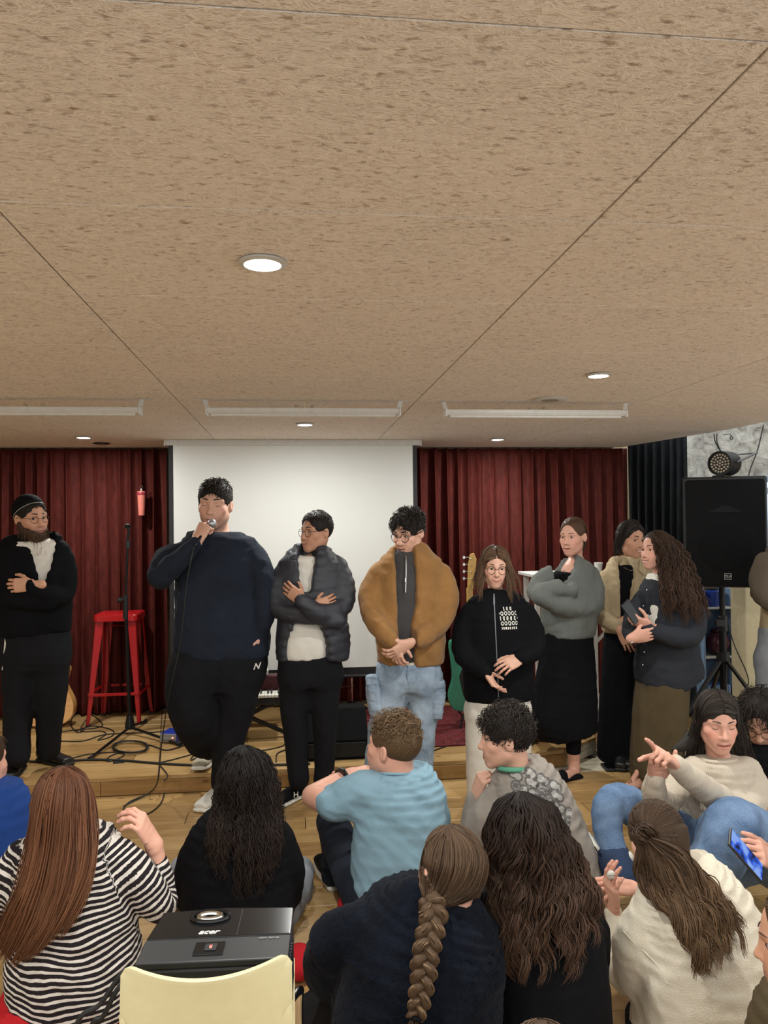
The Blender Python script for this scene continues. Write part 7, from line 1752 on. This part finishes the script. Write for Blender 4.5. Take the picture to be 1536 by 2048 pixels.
# loudspeaker on a tripod
def loudspeaker():
    Y = 4.95; a = at(1376, 954, Y); b = at(1529, 1175, Y); w = b[0] - a[0]; h = a[2] - b[2]; cx, cz = (a[0] + b[0]) / 2 + .07, (a[2] + b[2]) / 2; D = .40
    st = empty('speaker_stand', (cx, Y + .2, 0), 'black tripod stand carrying the loudspeaker', 'stand')
    px = at(1445, 1250, Y + .2)[0]; zb = b[2]
    MB().tube([(px, Y + .2, .45), (px, Y + .2, zb)], .019, 14).build('pole', M_BLACKMETAL, st, smooth=True)
    MB().tube([(px, Y + .2, .18), (px, Y + .2, .86)], .024, 14).build('outer_tube', M_BLACKMETAL, st, smooth=True)
    cl = MB().tube([(px, Y + .2, at(1445, 1262, Y + .2)[2]), (px, Y + .2, at(1445, 1232, Y + .2)[2])], .034, 14).box((px - .03, Y + .18, at(1445, 1245, Y + .2)[2]), (.07, .03, .05)).build('clamp', M_BLACK, st, bevel=.004)
    zh = at(1440, 1312, Y + .2)[2]; MB().tube([(px, Y + .2, zh - .03), (px, Y + .2, zh + .03)], .045, 14).build('leg_hub', M_BLACK, st, smooth=True)
    for q in (np.array([px - .50, Y + .10, .012]), np.array([px + .30, Y - .18, .012]), np.array([px - .10, Y + .38, .012])):
        d = nrm(q - np.array([px, Y + .2, zh])); lg = MB().bar(np.array([px, Y + .2, zh]) + d * .04, q, .034, .018).build('leg', M_BLACKMETAL, st, bevel=.003); MB().tube([q - d * .03, q + d * .01], .020, 10).build('rubber_foot', M_RUBBER, lg, smooth=True)
        m = np.array([px, Y + .2, zh]) * .45 + q * .55; MB().bar((px, Y + .2, .22), m, .018, .006).build('brace', M_BLACKMETAL, st)
    sp = empty('loudspeaker', (cx, Y + .2, zb), 'large black loudspeaker on a stand at the right', 'speaker')
    zb += .004; sp.rotation_euler.z = math.radians(-21)
    MB().prism([(-w / 2, 0), (w / 2, 0), (w / 2 - .05, D), (-w / 2 + .05, D)], zb, zb + h, lambda u, v, d: (cx + u, Y + v, d)).build('cabinet', M_BLACK, sp, bevel=.012)
    Mg = mat_plain('black_mesh_grille', srgb(15, 15, 17), .7, spec=.15, scale=500, var=.5)
    MB().prism(rr_poly(w / 2 - .018, h / 2 - .018, .02), 0, .012, lambda u, v, d: (cx + u, Y - .003 - d, cz + v)).build('grille', Mg, sp, bevel=.004)
    MB().lathe([(.16, 0), (.162, .003), (.150, .004), (.001, .002)], (cx, Y - .0145, cz - .10), 36, np.array([[1, 0, 0], [0, 0, -1], [0, 1, 0.]])).build('woofer', mat_plain('dark_cone', srgb(11, 11, 13), .7, spec=.15), sp, smooth=True)
    MB().prism([(-.11, 0), (.11, 0), (.02, .045), (-.02, .045)], 0, .004, lambda u, v, d: (cx + u, Y - .015 - d, cz + .14 + v)).build('horn', mat_plain('dark_horn', srgb(19, 19, 21), .6, spec=.2), sp)
    lc = np.array([cx + .01, Y - .016, at(1453, 1153, Y)[2]]); u_ = (1, 0, 0); v_ = (0, 0, 1)
    bd = MB()
    for (x, z, sx, sz) in ((0, .020, .044, .002), (0, -.020, .044, .002), (-.021, 0, .002, .042), (.021, 0, .002, .042)): bd.box(lc + [x, 0, z], (sx, .002, sz))
    bg = MB().box(lc + [0, .002, 0], (.044, .003, .042)).build('badge', M_BLACK, sp); bd.build('badge_frame', M_WHITEMETAL, bg); text_mesh('badge_lettering', 'TLA', lc + [0, -.001, 0], u_, v_, .017, M_WHITEMETAL, bg, shear=.2, bold=.004)
    tag(MB().tube([(px + .10, Y + .38, zb - .02), (px + .12, Y + .38, .95), (px + .14, Y + .30, .70), (px + .20, Y + .22, .45), (px + .10, Y + .16, .34), (px + .02, Y + .14, .36)], .004, 7, smoothN=6).build('cable', M_RUBBER, smooth=True), 'thin black cable hanging below the loudspeaker in front of the cream pillar', 'cable')
    # stage lamp resting on top
    zt = zb + h; c = at(1446, 925, Y + .10); R = .085; c[2] = zt + R + .010
    pr = empty('stage_lamp', (c[0], c[1], zt), 'round black LED stage lamp lying on top of the loudspeaker', 'lamp')
    ax = nrm((-.86, -.60, -.02)); xx = nrm(np.cross((0, 0, 1), ax)); Rm = np.stack([xx, np.cross(ax, xx), ax], 1)
    prof = [(.06, -.11), (R * .92, -.105)]
    for i in range(8): z = -.10 + i * .017; prof += [(R, z), (R, z + .009), (R * .95, z + .010), (R * .95, z + .016)]
    prof += [(R, .04), (R, .055), (R * .93, .055), (R * .92, .045), (.001, .045)]
    MB().lathe(prof, c, 40, Rm).build('housing', M_BLACK, pr, smooth=True)
    k = 0; Ml = mat_plain('frosted_led_lens', srgb(214, 200, 180), .25)
    V, F = uv_sphere(8, 6)
    for rr, n in ((0, 1), (.020, 6), (.040, 12), (.060, 19)):
        for i in range(n):
            a = 2 * math.pi * i / n + rr * 20; q = c + Rm @ np.array([rr * math.cos(a), rr * math.sin(a), .047]); mesh_obj('led_lens', V * .0074 + q, F, Ml, pr)
    s_ = nrm(np.cross(ax, (0, 0, 1))); y1 = c + nrm((1, .15, .35)) * .22; br = MB()
    for e in (-1, 1): br.bar(c + Rm[:, 0] * e * (R + .004), y1 + Rm[:, 0] * e * .06, .006, .030, up=(0, 1, .2))
    br.bar(y1 - Rm[:, 0] * .062, y1 + Rm[:, 0] * .062, .006, .030, up=(0, 1, .2)); br.build('yoke', M_BLACKMETAL, pr, bevel=.002)
    MB().bar(c + [-.05, -.02, -R - .004], c + [.05, .06, -R - .004], .08, .010).build('foot_plate', M_BLACKMETAL, pr)
    for x0, x1 in ((1428, 1431), (1434, 1434)): tag(MB().tube([at(x0, 868, Y + .14), at(x1, 885, Y + .12), c + [.0, .02, R - .005]], .0035, 6, smoothN=4).build('cable', M_RUBBER, smooth=True), 'thin black cable dropping to the stage lamp, %s of the pair' % ('left' if x0 == 1428 else 'right'), 'cable')
    tag(MB().tube([at(1527, 850, 5.6), at(1515, 900, 5.55), at(1500, 940, 5.5), at(1494, 970, 5.45)], .005, 7, smoothN=5).build('cable', M_RUBBER, smooth=True), 'black cable slanting down the stone wall right of the stage lamp', 'cable')
loudspeaker()
c = at(1463, 876, 5.96); hk = empty('wall_hook', c, 'small metal ring hook at the top of the stone wall', 'hook'); th = np.linspace(0, 2 * math.pi, 17)
MB().tube(np.stack([c[0] + .012 * np.cos(th), np.full(17, c[1]), c[2] + .012 * np.sin(th)], 1), .0035, 6, caps=False).build('ring', M_BLACKMETAL, hk, smooth=True); MB().tube([c + [0, .0, .012], c + [0, .02, .035], c + [0, .12, .04]], .003, 6).build('shank', M_BLACKMETAL, hk, smooth=True)

# shelf with odds and ends behind the loudspeaker stand
def shelf():
    Y = 5.75; x0 = at(1406, 1250, Y)[0]; x1 = at(1466, 1250, Y)[0]
    root = empty('shelf_unit', ((x0 + x1) / 2, Y, 0), 'narrow pale blue shelf unit seen behind the loudspeaker stand', 'shelf')
    Mb = mat_plain('pale_blue_paint', srgb(128, 156, 190), .5); zt = at(1430, 1178, Y)[2]
    for x in (x0, x1): MB().box((x, Y + .12, zt / 2), (.018, .28, zt)).build('side_panel', Mb, root, bevel=.002)
    MB().box(((x0 + x1) / 2, Y + .25, zt / 2), (x1 - x0, .012, zt)).build('back_panel', Mb, root)
    zs = [.10, at(1430, 1420, Y)[2], at(1430, 1314, Y)[2], at(1430, 1216, Y)[2]]
    for z in zs: MB().box(((x0 + x1) / 2, Y + .11, z), (x1 - x0 - .018, .26, .016)).build('shelf', M_WHITEMETAL, root, bevel=.002)
    xc = (x0 + x1) / 2
    def item(name, label, cat, prof, x, z, m, dy=.06, r=1.0):
        o = empty(name, (x, Y + dy, z), label, cat); MB().lathe([(a * r, b) for a, b in prof], (x, Y + dy, z), 18).build('body', m, o, smooth=True); return o
    jr = item('storage_jar', 'deep blue jar on the top shelf behind the loudspeaker stand', 'jar', [(.001, 0), (.06, 0), (.065, .05), (.065, .12), (.05, .13), (.001, .13)], xc - .02, zs[3] + .009, mat_plain('cobalt_blue', srgb(24, 60, 150), .3)); MB().lathe([(.001, .13), (.052, .13), (.052, .145), (.001, .146)], (xc - .02, Y + .06, zs[3] + .010), 18).build('lid', M_BLACK, jr, smooth=True)
    vs = item('vase', 'round dark purple vase on the middle shelf behind the loudspeaker stand', 'vase', [(.001, 0), (.05, 0), (.085, .06), (.095, .10), (.07, .16), (.05, .185), (.055, .20), (.045, .195)], xc + .03, zs[2] + .009, mat_plain('plum_glaze', srgb(74, 34, 48), .25))
    MB().lathe([(.052, .178), (.060, .185), (.052, .192)], (xc + .03, Y + .06, zs[2] + .009), 18).build('rim', mat_plain('dark_plum', srgb(50, 24, 32), .3), vs, smooth=True)
    cr = empty('basket', (xc, Y + .1, zs[0] + .009), 'blue ribbed plastic basket on the bottom shelf behind the stand', 'basket')
    MB().box((xc, Y + .1, zs[0] + .10), (.20, .2, .17)).build('liner', mat_plain('blue_plastic', srgb(90, 130, 190), .4), cr, bevel=.01)
    for i in range(9): MB().box((xc - .088 + .022 * i, Y - .002, zs[0] + .10), (.010, .006, .15)).build('slat', mat_plain('pale_plastic', srgb(170, 190, 215), .4), cr, bevel=.002)
shelf()

# white high table behind the grey cardigan
Y = 5.45; a = at(1062, 1148, Y); b = at(1203, 1148, Y); zt = a[2]; cx = (a[0] + b[0]) / 2
tb = empty('high_table', (cx, Y + .15, SZ), 'white narrow high table behind the person in the grey cardigan', 'table')
MB().box((cx, Y + .15, zt - .012), (b[0] - a[0], .36, .024)).build('tabletop', M_WHITEMETAL, tb, bevel=.004)
xr = at(1192, 1300, Y)[0]
for x, y_ in ((xr, Y + .02), (xr, Y + .29), (2 * cx - xr, Y + .02), (2 * cx - xr, Y + .29)): MB().bar((x, y_, SZ + .010), (x, y_, zt - .024), .035, .035, up=(0, 1, 0)).build('leg', M_WHITEMETAL, tb, bevel=.003)
MB().bar(at(1193, 1283, Y + .02), at(1222, 1252, Y + .02), .022, .022).bar(at(1193, 1283, Y + .02), (xr - .25, Y + .02, zt - .10), .022, .022).build('brace', M_WHITEMETAL, tb, bevel=.002)
c = at(1197, 1146, Y + .12); c[2] = zt; cu = empty('paper_cup', c, 'small white paper cup on the right end of the white high table', 'cup')
MB().lathe([(.001, .001), (.024, .001), (.031, .062), (.033, .064), (.029, .062), (.001, .055)], c, 18).build('cup', M_WHITEMETAL, cu, smooth=True); MB().lathe([(.030, .060), (.0345, .064), (.030, .067)], c, 18).build('rim', M_WHITEMETAL, cu, smooth=True)

# acoustic guitar behind the bearded man
def guitar_body(cx, cy, zb, L, wl, wu, depth, tilt):
    """outline of a guitar body standing on its end"""
    out = []
    for t in np.linspace(0, 1, 26):
        w = wl * math.sin(min(1, t / .5) * math.pi / 2) if t < .28 else None
        out.append(t)
    prof = [(0, 0), (.35, .015), (.72, .07), (.95, .17), (1.0, .28), (.95, .40), (.80, .52), (.66, .62), (.64, .70), (.70, .80), (.74, .87), (.68, .94), (.45, .985), (.15, 1.0)]
    P = spline(np.array([(-x, z) for x, z in reversed(prof)] + [(x, z) for x, z in prof[1:]]), 3)
    return [(u * wl, v * L) for u, v in P]
def guitar():
    c = atz(97, 1432, SZ); Y = 6.0; c = at(97, 1424, Y); c[2] = SZ + .004
    root = empty('acoustic_guitar', c, 'natural wood acoustic guitar standing against the red curtain behind the bearded man', 'guitar')
    poly = guitar_body(0, 0, 0, .46, .185, .14, .1, 0); Rt = .16
    f = lambda u, v, d: (c[0] + u, Y + d + v * Rt, c[2] + v)
    MB().prism(poly, -.05, .05, f).build('body', mat_plank('spruce_top', (176, 122, 66), (206, 150, 86), (222, 170, 106), .35), root, bevel=.004)
    MB().lathe([(.001, 0), (.045, 0), (.045, .002), (.001, .002)], f(0, .30, -.0525), 24, np.array([[1, 0, 0], [0, Rt, -1], [0, 1, Rt]])).build('sound_hole', M_BLACK, root, smooth=True)
    MB().box(f(0, .13, -.056), (.15, .012, .022)).build('bridge', M_LEATHER, root, bevel=.002)
    nk = MB().bar(f(0, .34, -.058), f(0, .86, -.058), .052, .022, up=(0, 1, 0)).build('neck', M_TORT, root, bevel=.003)
    MB().bar(f(0, .86, -.055), f(0, 1.02, -.048), .07, .016, up=(0, 1, 0)).build('headstock', M_TORT, root, bevel=.004)
    for i in range(6): MB().tube([f(-.02 + .008 * i, .13, -.064), f(-.016 + .0064 * i, .86, -.073)], .0007, 4).build('string', M_SILVER, root)
guitar()
# green bass guitar with a gold headstock, behind the girl in the black fleece
def bass():
    Y = 5.55; c = at(945, 1455, Y); c[2] = SZ + .10
    root = empty('bass_guitar', (c[0], Y, SZ), 'sea-green bass guitar with a maple headstock behind the person in the black fleece', 'guitar')
    top = at(937, 1175, Y); zt = top[2]; body = [(-.02, 0), (.12, .02), (.165, .12), (.14, .24), (.12, .32), (.16, .42), (.13, .46), (.07, .40), (-.07, .40), (-.12, .52), (-.16, .50), (-.145, .36), (-.14, .24), (-.17, .12), (-.13, .02)]
    pl = spline(np.array(body + body[:1]), 4)[:-1]; f = lambda u, v, d: (c[0] - .01 + u, Y + d, c[2] + v)
    MB().prism([tuple(q) for q in pl], -.022, .022, f).build('body', mat_plain('sea_green_lacquer', srgb(58, 138, 112), .2), root, bevel=.006)
    MB().prism([(-.06, .12), (.09, .10), (.11, .24), (.05, .36), (-.05, .36), (-.09, .26)], -.028, -.023, f).build('pickguard', M_BLACK, root, bevel=.001)
    Mp = mat_plain('maple', srgb(196, 156, 84), .3)
    MB().bar(f(0, .34, -.03), top + [0, -.03, 0], .045, .024, up=(0, 1, 0)).build('neck', Mp, root, bevel=.004)
    hp = [at(933, 1176, Y), at(945, 1176, Y), at(948, 1150, Y), at(951, 1118, Y), at(946, 1106, Y), at(938, 1108, Y), at(934, 1130, Y)]
    hs = MB().prism([(q[0], q[2]) for q in hp], Y - .038, Y - .020, lambda u, v, d: (u, d, v)).build('headstock', Mp, root, bevel=.003)
    for i in range(4):
        q = at(930, 1115 + 14 * i, Y - .03); MB().tube([q + [.03, 0, 0], q], .004, 8).build('tuning_post', M_SILVER, hs, smooth=True); MB().box(q - [.008, 0, 0], (.018, .006, .022)).build('tuning_key', M_SILVER, hs, bevel=.004)
        V, F = uv_sphere(10, 6); mesh_obj('tuner_bushing', V * .006 + at(941, 1118 + 13 * i, Y - .042), F, M_SILVER, hs)
    for i in range(4): MB().tube([f(-.012 + .008 * i, .10, -.034), top + [-.012 + .008 * i, -.044, .02]], .001, 4).build('string', M_SILVER, root)
    st = empty('guitar_stand', (c[0], Y + .05, SZ), 'black tubular stand under the sea-green bass guitar', 'stand')
    MB().tube([(c[0] - .12, Y - .12, SZ + .008), (c[0] - .09, Y - .10, SZ + .088), (c[0] - .09, Y + .06, SZ + .088), (c[0], Y + .10, SZ + .5)], .008, 8).tube([(c[0] + .12, Y - .12, SZ + .008), (c[0] + .09, Y - .10, SZ + .088), (c[0] + .09, Y + .06, SZ + .088), (c[0], Y + .10, SZ + .5)], .008, 8).build('frame', M_BLACKMETAL, st, smooth=True)
    MB().tube([(c[0], Y + .10, SZ + .45), (c[0], Y + .28, SZ + .008)], .008, 8).build('rear_leg', M_BLACKMETAL, st, smooth=True)
bass()
# keyboard under the screen
def keyboard():
    Y = 5.33; a = at(430, 1395, Y); b = at(557, 1395, Y); z = a[2]; x0, x1 = a[0], b[0]
    root = empty('keyboard', ((x0 + x1) / 2, Y, z), 'electric keyboard with white keys low under the projection screen', 'keyboard')
    MB().box(((x0 + x1) / 2, Y + .13, z - .03), (x1 - x0 + .03, .34, .05)).build('case', M_BLACK, root, bevel=.006)
    MB().box(((x0 + x1) / 2, Y + .25, z + .045), (x1 - x0 + .03, .10, .10)).build('control_panel', mat_plain('dark_red_panel', srgb(64, 20, 24), .4), root, bevel=.006)
    n = int((x1 - x0) / .0235)
    for i in range(n):
        x = x0 + (i + .5) * (x1 - x0) / n; MB().box((x, Y + .02, z + .004), ((x1 - x0) / n - .0015, .14, .018)).build('white_key', M_WHITERUBBER, root, bevel=.0015, seg=1)
        if i % 7 not in (2, 6): MB().box((x + (x1 - x0) / n / 2, Y + .045, z + .018), (.011, .09, .014)).build('black_key', M_BLACK, root, bevel=.001, seg=1)
    st = empty('keyboard_stand', ((x0 + x1) / 2, Y + .13, SZ), 'black folding stand under the electric keyboard', 'stand')
    for s_ in (-1, 1): MB().bar(((x0 + x1) / 2 - s_ * .30, Y + .13 + s_ * .02, SZ + .012), ((x0 + x1) / 2 + s_ * .22, Y + .13 + s_ * .02, z - .06), .025, .025).build('leg', M_BLACKMETAL, st, bevel=.002)
keyboard()
c = at(515, 1366, 5.62); mx = empty('mixer', (c[0], c[1], c[2]), 'small pale mixer with faders lying on top of the keyboard', 'mixer')
zk = at(430, 1395, 5.33)[2] + .096
c[2] = zk
MB().box((c[0], 5.58, zk + .02), (.16, .10, .036)).build('case', mat_plain('pale_grey', srgb(170, 170, 166), .5), mx, bevel=.004)
for i in range(3): MB().box((c[0] - .04 + .035 * i, 5.528, zk + .02), (.022, .006, .030)).build('button', M_WHITERUBBER, mx, bevel=.002)
# chrome stand under the screen
b = atz(705, 1425, SZ); ps = empty('chrome_stand', (b[0], b[1], SZ), 'thin chrome stand with a cross bar under the screen, right of the quilted-jacket man', 'stand')
Y = b[1]; MB().tube([(b[0], Y, SZ + .02), (b[0], Y, at(705, 1345, Y)[2])], .007, 8).build('pole', M_CHROME, ps, smooth=True)
zc = at(705, 1372, Y)[2]; MB().tube([at(664, 1374, Y), at(708, 1371, Y)], .006, 8).build('cross_bar', M_CHROME, ps, smooth=True)
for k in range(3): a = 2.1 * k + .5; MB().tube([(b[0], Y, SZ + .09), (b[0] + .15 * math.cos(a), Y + .15 * math.sin(a), SZ + .008)], .007, 8).build('leg', M_BLACKMETAL, ps, smooth=True)
# pink shaker hanging on the curtain
c = at(283, 1006, 6.215); sk = empty('hanging_ornament', c, 'pink flask-shaped ornament hanging on the left red curtain', 'ornament')
Mk = mat_plain('salmon_plastic', srgb(206, 118, 104), .35); sc_ = .0040
MB().lathe([(.001, -.098), (.022, -.098), (.024, -.09), (.031, .05), (.034, .085), (.030, .092), (.001, .093)], c, 22).build('flask', Mk, sk, smooth=True)
MB().lathe([(.0345, .062), (.0355, .066), (.0355, .082), (.0345, .086)], c, 22).build('band', mat_plain('dark_pink', srgb(150, 50, 62), .4), sk, smooth=True)
MB().lathe([(.010, .092), (.012, .10), (.008, .112), (.001, .114)], c, 14).build('cap', M_SILVER, sk, smooth=True)
th = np.linspace(0, 2 * math.pi, 15); MB().tube(np.stack([c[0] + .010 * np.cos(th), np.full(15, c[1]), c[2] + .124 + .012 * np.sin(th)], 1), .0025, 6, caps=False).build('loop', M_SILVER, sk, smooth=True)
# dark flat case on the floor at the right
c = atz(1238, 1534, .0); bx = empty('tablet', c, 'flat black tablet lying on the pale floor by the long black dress', 'tablet'); Rb = rotz(-.10)
MB().box(c + [-.02, -.03, .010], (.19, .13, .018), Rb).build('case', M_BLACK, bx, bevel=.005); MB().box(c + [-.02, -.03, .0198], (.17, .11, .0015), Rb).build('glass', mat_plain('dark_glass', srgb(10, 10, 12), .1), bx)

# ================================================================ foreground: chair, projector, cushions
def chair():
    Y = 1.60; P = lambda x, y, dy=0: at(x, y, Y + dy)
    root = empty('chair', (P(405, 2000)[0], Y + .2, 0), 'cream plastic shell chair on chrome legs holding the projector', 'chair')
    M_CH = mat_plain('cream_polypropylene', srgb(206, 194, 152), .4, var=.03)
    xl, xr = P(231, 1990)[0], P(585, 1990)[0]; zt = P(405, 1951)[2]; xc = (xl + xr) / 2; hw = (xr - xl) / 2; zs = zt - .215
    # shell: swept profile, curved in plan
    nu, nv = 40, 34; V = []; prof = spline(np.array([(0, zt), (.010, zt - .05), (.024, zt - .14), (.045, zs + .02), (.10, zs - .01), (.20, zs - .012), (.33, zs), (.37, zs - .012)]), 6)
    sv = np.linspace(0, 1, nv); pr = np.stack([np.interp(sv, np.linspace(0, 1, len(prof)), prof[:, i]) for i in range(2)], 1)
    for j in range(nv):
        for i in range(nu):
            u = -1 + 2 * i / (nu - 1); back = max(0, 1 - j / 12); y_, z_ = pr[j]
            rc = max(0, abs(u) - .86) / .14
            dz = -(1 - math.sqrt(max(0, 1 - rc * rc))) * .028 * (1 if j == 0 else max(0, 1 - j * .45))
            dip = .020 * back * (abs(u) ** 2 - .45)
            flare = (.045 * max(0, abs(u) - .80) / .20) * (0 if j < 9 else 1)
            V.append((xc + u * hw * (1 - .02 * back), Y + y_ + .050 * back * u * u * 1.0, z_ + dz + dip + flare))
    i = np.arange(nv - 1)[:, None] * nu + np.arange(nu - 1)[None]; F = np.stack([i, i + 1, i + nu + 1, i + nu], -1).reshape(-1, 4)
    o = mesh_obj('shell', V, F, M_CH, root); m = o.modifiers.new('thick', 'SOLIDIFY'); m.thickness = .010; m.offset = 0; mb_ = o.modifiers.new('bev', 'BEVEL'); mb_.width = .003; mb_.segments = 2; mb_.limit_method = 'ANGLE'
    for sx in (-1, 1):
        x = xc + sx * (hw + .012)
        MB().tube([(x, Y + .02, .012), (x + sx * .004, Y + .04, zs - .10), (x, Y + .06, zs - .035), (x - sx * .02, Y + .10, zs - .028), (x - sx * .05, Y + .22, zs - .028)], .011, 12, smoothN=6).build('leg', M_CHROME, root, smooth=True)
        MB().tube([(x, Y + .40, .012), (x, Y + .36, zs - .10), (x, Y + .34, zs - .035), (x - sx * .05, Y + .22, zs - .028)], .011, 12, smoothN=6).build('leg', M_CHROME, root, smooth=True)
    MB().box((xc, Y + .2, zs - .024), (2 * hw - .06, .16, .012)).build('seat_support', M_BLACKMETAL, root, bevel=.003)
    return xc, hw, zs, Y
CX_, CHW, CZS, CY_ = chair()
def projector():
    zt = atz(440, 1925, 0)[2]; z1 = CZS + .012
    # top plane height chosen so the near edge clears the chair back
    Yn = CY_ + .085; top = at(420, 1918, Yn)[2]; root = empty('projector', (at(430, 1870, Yn + .12)[0], Yn + .12, CZS), 'black video projector lying on the cream chair in the foreground', 'projector')
    nl, nr_ = atz(268, 1928, top), atz(577, 1914, top); fl, fr = atz(345, 1829, top), atz(591, 1813, top)
    ux = nrm(nr_ - nl); W = np.linalg.norm(nr_ - nl); uy = np.array([-ux[1], ux[0], 0]); Dp = min(.26, abs((fr - nr_) @ uy)); o0 = nl
    f = lambda u, v, d: o0 + ux * u + uy * v + np.array([0, 0, d])
    Mtop = mat_plain('glossy_black', srgb(20, 20, 22), .14); Mfr = mat_plain('satin_black', srgb(30, 30, 32), .45); hB = top - CZS - .010
    out = [(0, 0), (W, 0), (W + .0, Dp * .5), (W - .002, Dp), (W * .5, Dp + .012), (.012, Dp)]
    MB().prism(out, -hB, -.016, f).build('case', Mfr, root, bevel=.006)
    MB().prism([(.002, .095), (W - .002, .095), (W - .002, Dp - .002), (W * .5, Dp + .010), (.014, Dp - .002)], -.016, 0, f).build('lid', Mtop, root, bevel=.003)
    MB().prism([(.001, .001), (W - .001, .001), (W - .001, .0935), (.001, .0935)], -.016, -.001, f).build('front_panel', Mfr, root, bevel=.003)
    MB().prism([(W * .62, .097), (W * .62 + .0015, .097), (W * .62 + .0015, Dp - .003), (W * .62, Dp - .003)], 0, .0008, f).build('lid_seam', Mfr, root)
    kp = MB().prism([(W * .36, .022), (W * .56, .022), (W * .56, .072), (W * .36, .072)], -.001, .002, f).build('button_frame', Mtop, root, bevel=.004)
    MB().prism([(W * .43, .034), (W * .51, .034), (W * .51, .060), (W * .43, .060)], .002, .0045, f).build('power_button', M_BLACK, kp, bevel=.002)
    MB().prism([(W * .463, .043), (W * .468, .043), (W * .468, .052), (W * .463, .052)], .0045, .005, f).prism([(W * .474, .043), (W * .479, .043), (W * .479, .052), (W * .474, .052)], .0045, .005, f).prism([(W * .463, .041), (W * .479, .041), (W * .479, .044), (W * .463, .044)], .0045, .005, f).build('power_symbol', mat_emit('red_led_symbol', (1, .12, .10, 1), 2.5), kp)
    text_mesh('logo_lettering', 'acer', f(W * .42, .115, .0008), ux, uy, .013, M_WHITEMETAL, root, shear=.35, bold=.022)
    text_mesh('small_lettering', 'HDMI  DLP 3D', f(W * .85, .080, .0002), ux, uy, .005, mat_plain('grey_print', srgb(150, 150, 150), .5), root)
    # focus wheel in its round recess
    wc = (W * .40, Dp - .036); th = np.linspace(0, 2 * math.pi, 33)
    ring = [f(wc[0] + .043 * math.cos(a), wc[1] + .026 * math.sin(a), .003) for a in th]
    MB().tube(ring, .005, 8, caps=False).build('zoom_recess', Mtop, root, smooth=True)
    MB().tube([f(wc[0] + .026 * math.cos(a), wc[1] - .004 + .014 * math.sin(a), .005) for a in th], .006, 8, caps=False).build('focus_ring', M_CHROME, root, smooth=True)
    for k in range(7): MB().prism([(W - .0005, .02 + .012 * k), (W + .0025, .02 + .012 * k), (W + .0025, .026 + .012 * k), (W - .0005, .026 + .012 * k)], -hB + .01, -.022, f).build('vent_slat', M_BLACK, root)
    for u_ in (.03, W - .03):
        for v_ in (.03, Dp - .03): MB().lathe([(.001, 0), (.010, 0), (.010, .012), (.001, .012)], f(u_, v_, -hB - .0095), 12).build('foot', M_RUBBER, root, smooth=True)
    for k, (a, b) in enumerate((((250, 1942), (150, 2060)), ((238, 1975), (178, 2070)))):
        s = f(.004 + .0 * k, .04 + .03 * k, -.05); q = at(a[0], a[1], CY_ + .12); e = at(b[0], b[1], CY_ + .12)
        tag(MB().tube([s, q, (q + e) / 2 + [0, 0, -.008], e, e + [-.03, 0, -.25]], .0055, 8, smoothN=8).build('cable', M_RUBBER, smooth=True), 'black cable leaving the projector on the left, %s of two' % ('upper' if k == 0 else 'lower'), 'cable')
projector()
def cushion(name, c, r, label):
    g = G(); g.ell((c[0], c[1], r[2]), r); V, F = g.mesh(.014, FD(int(c[0] * 100) % 90 + 3, .004, .12)); o = mesh_obj(name, V, F, bpy.data.materials['red_cotton']); return tag(o, label, 'cushion')
c = atz(598, 1935, 0.03); cushion('floor_cushion', (c[0], c[1]), (.06, .09, .05), 'red floor cushion on the floorboards to the right of the projector')
c = atz(690, 1830, 0.03); cushion('floor_cushion', (c[0] + .10, c[1] + .05), (.13, .13, .045), 'red floor cushion under the person in the light blue tee')
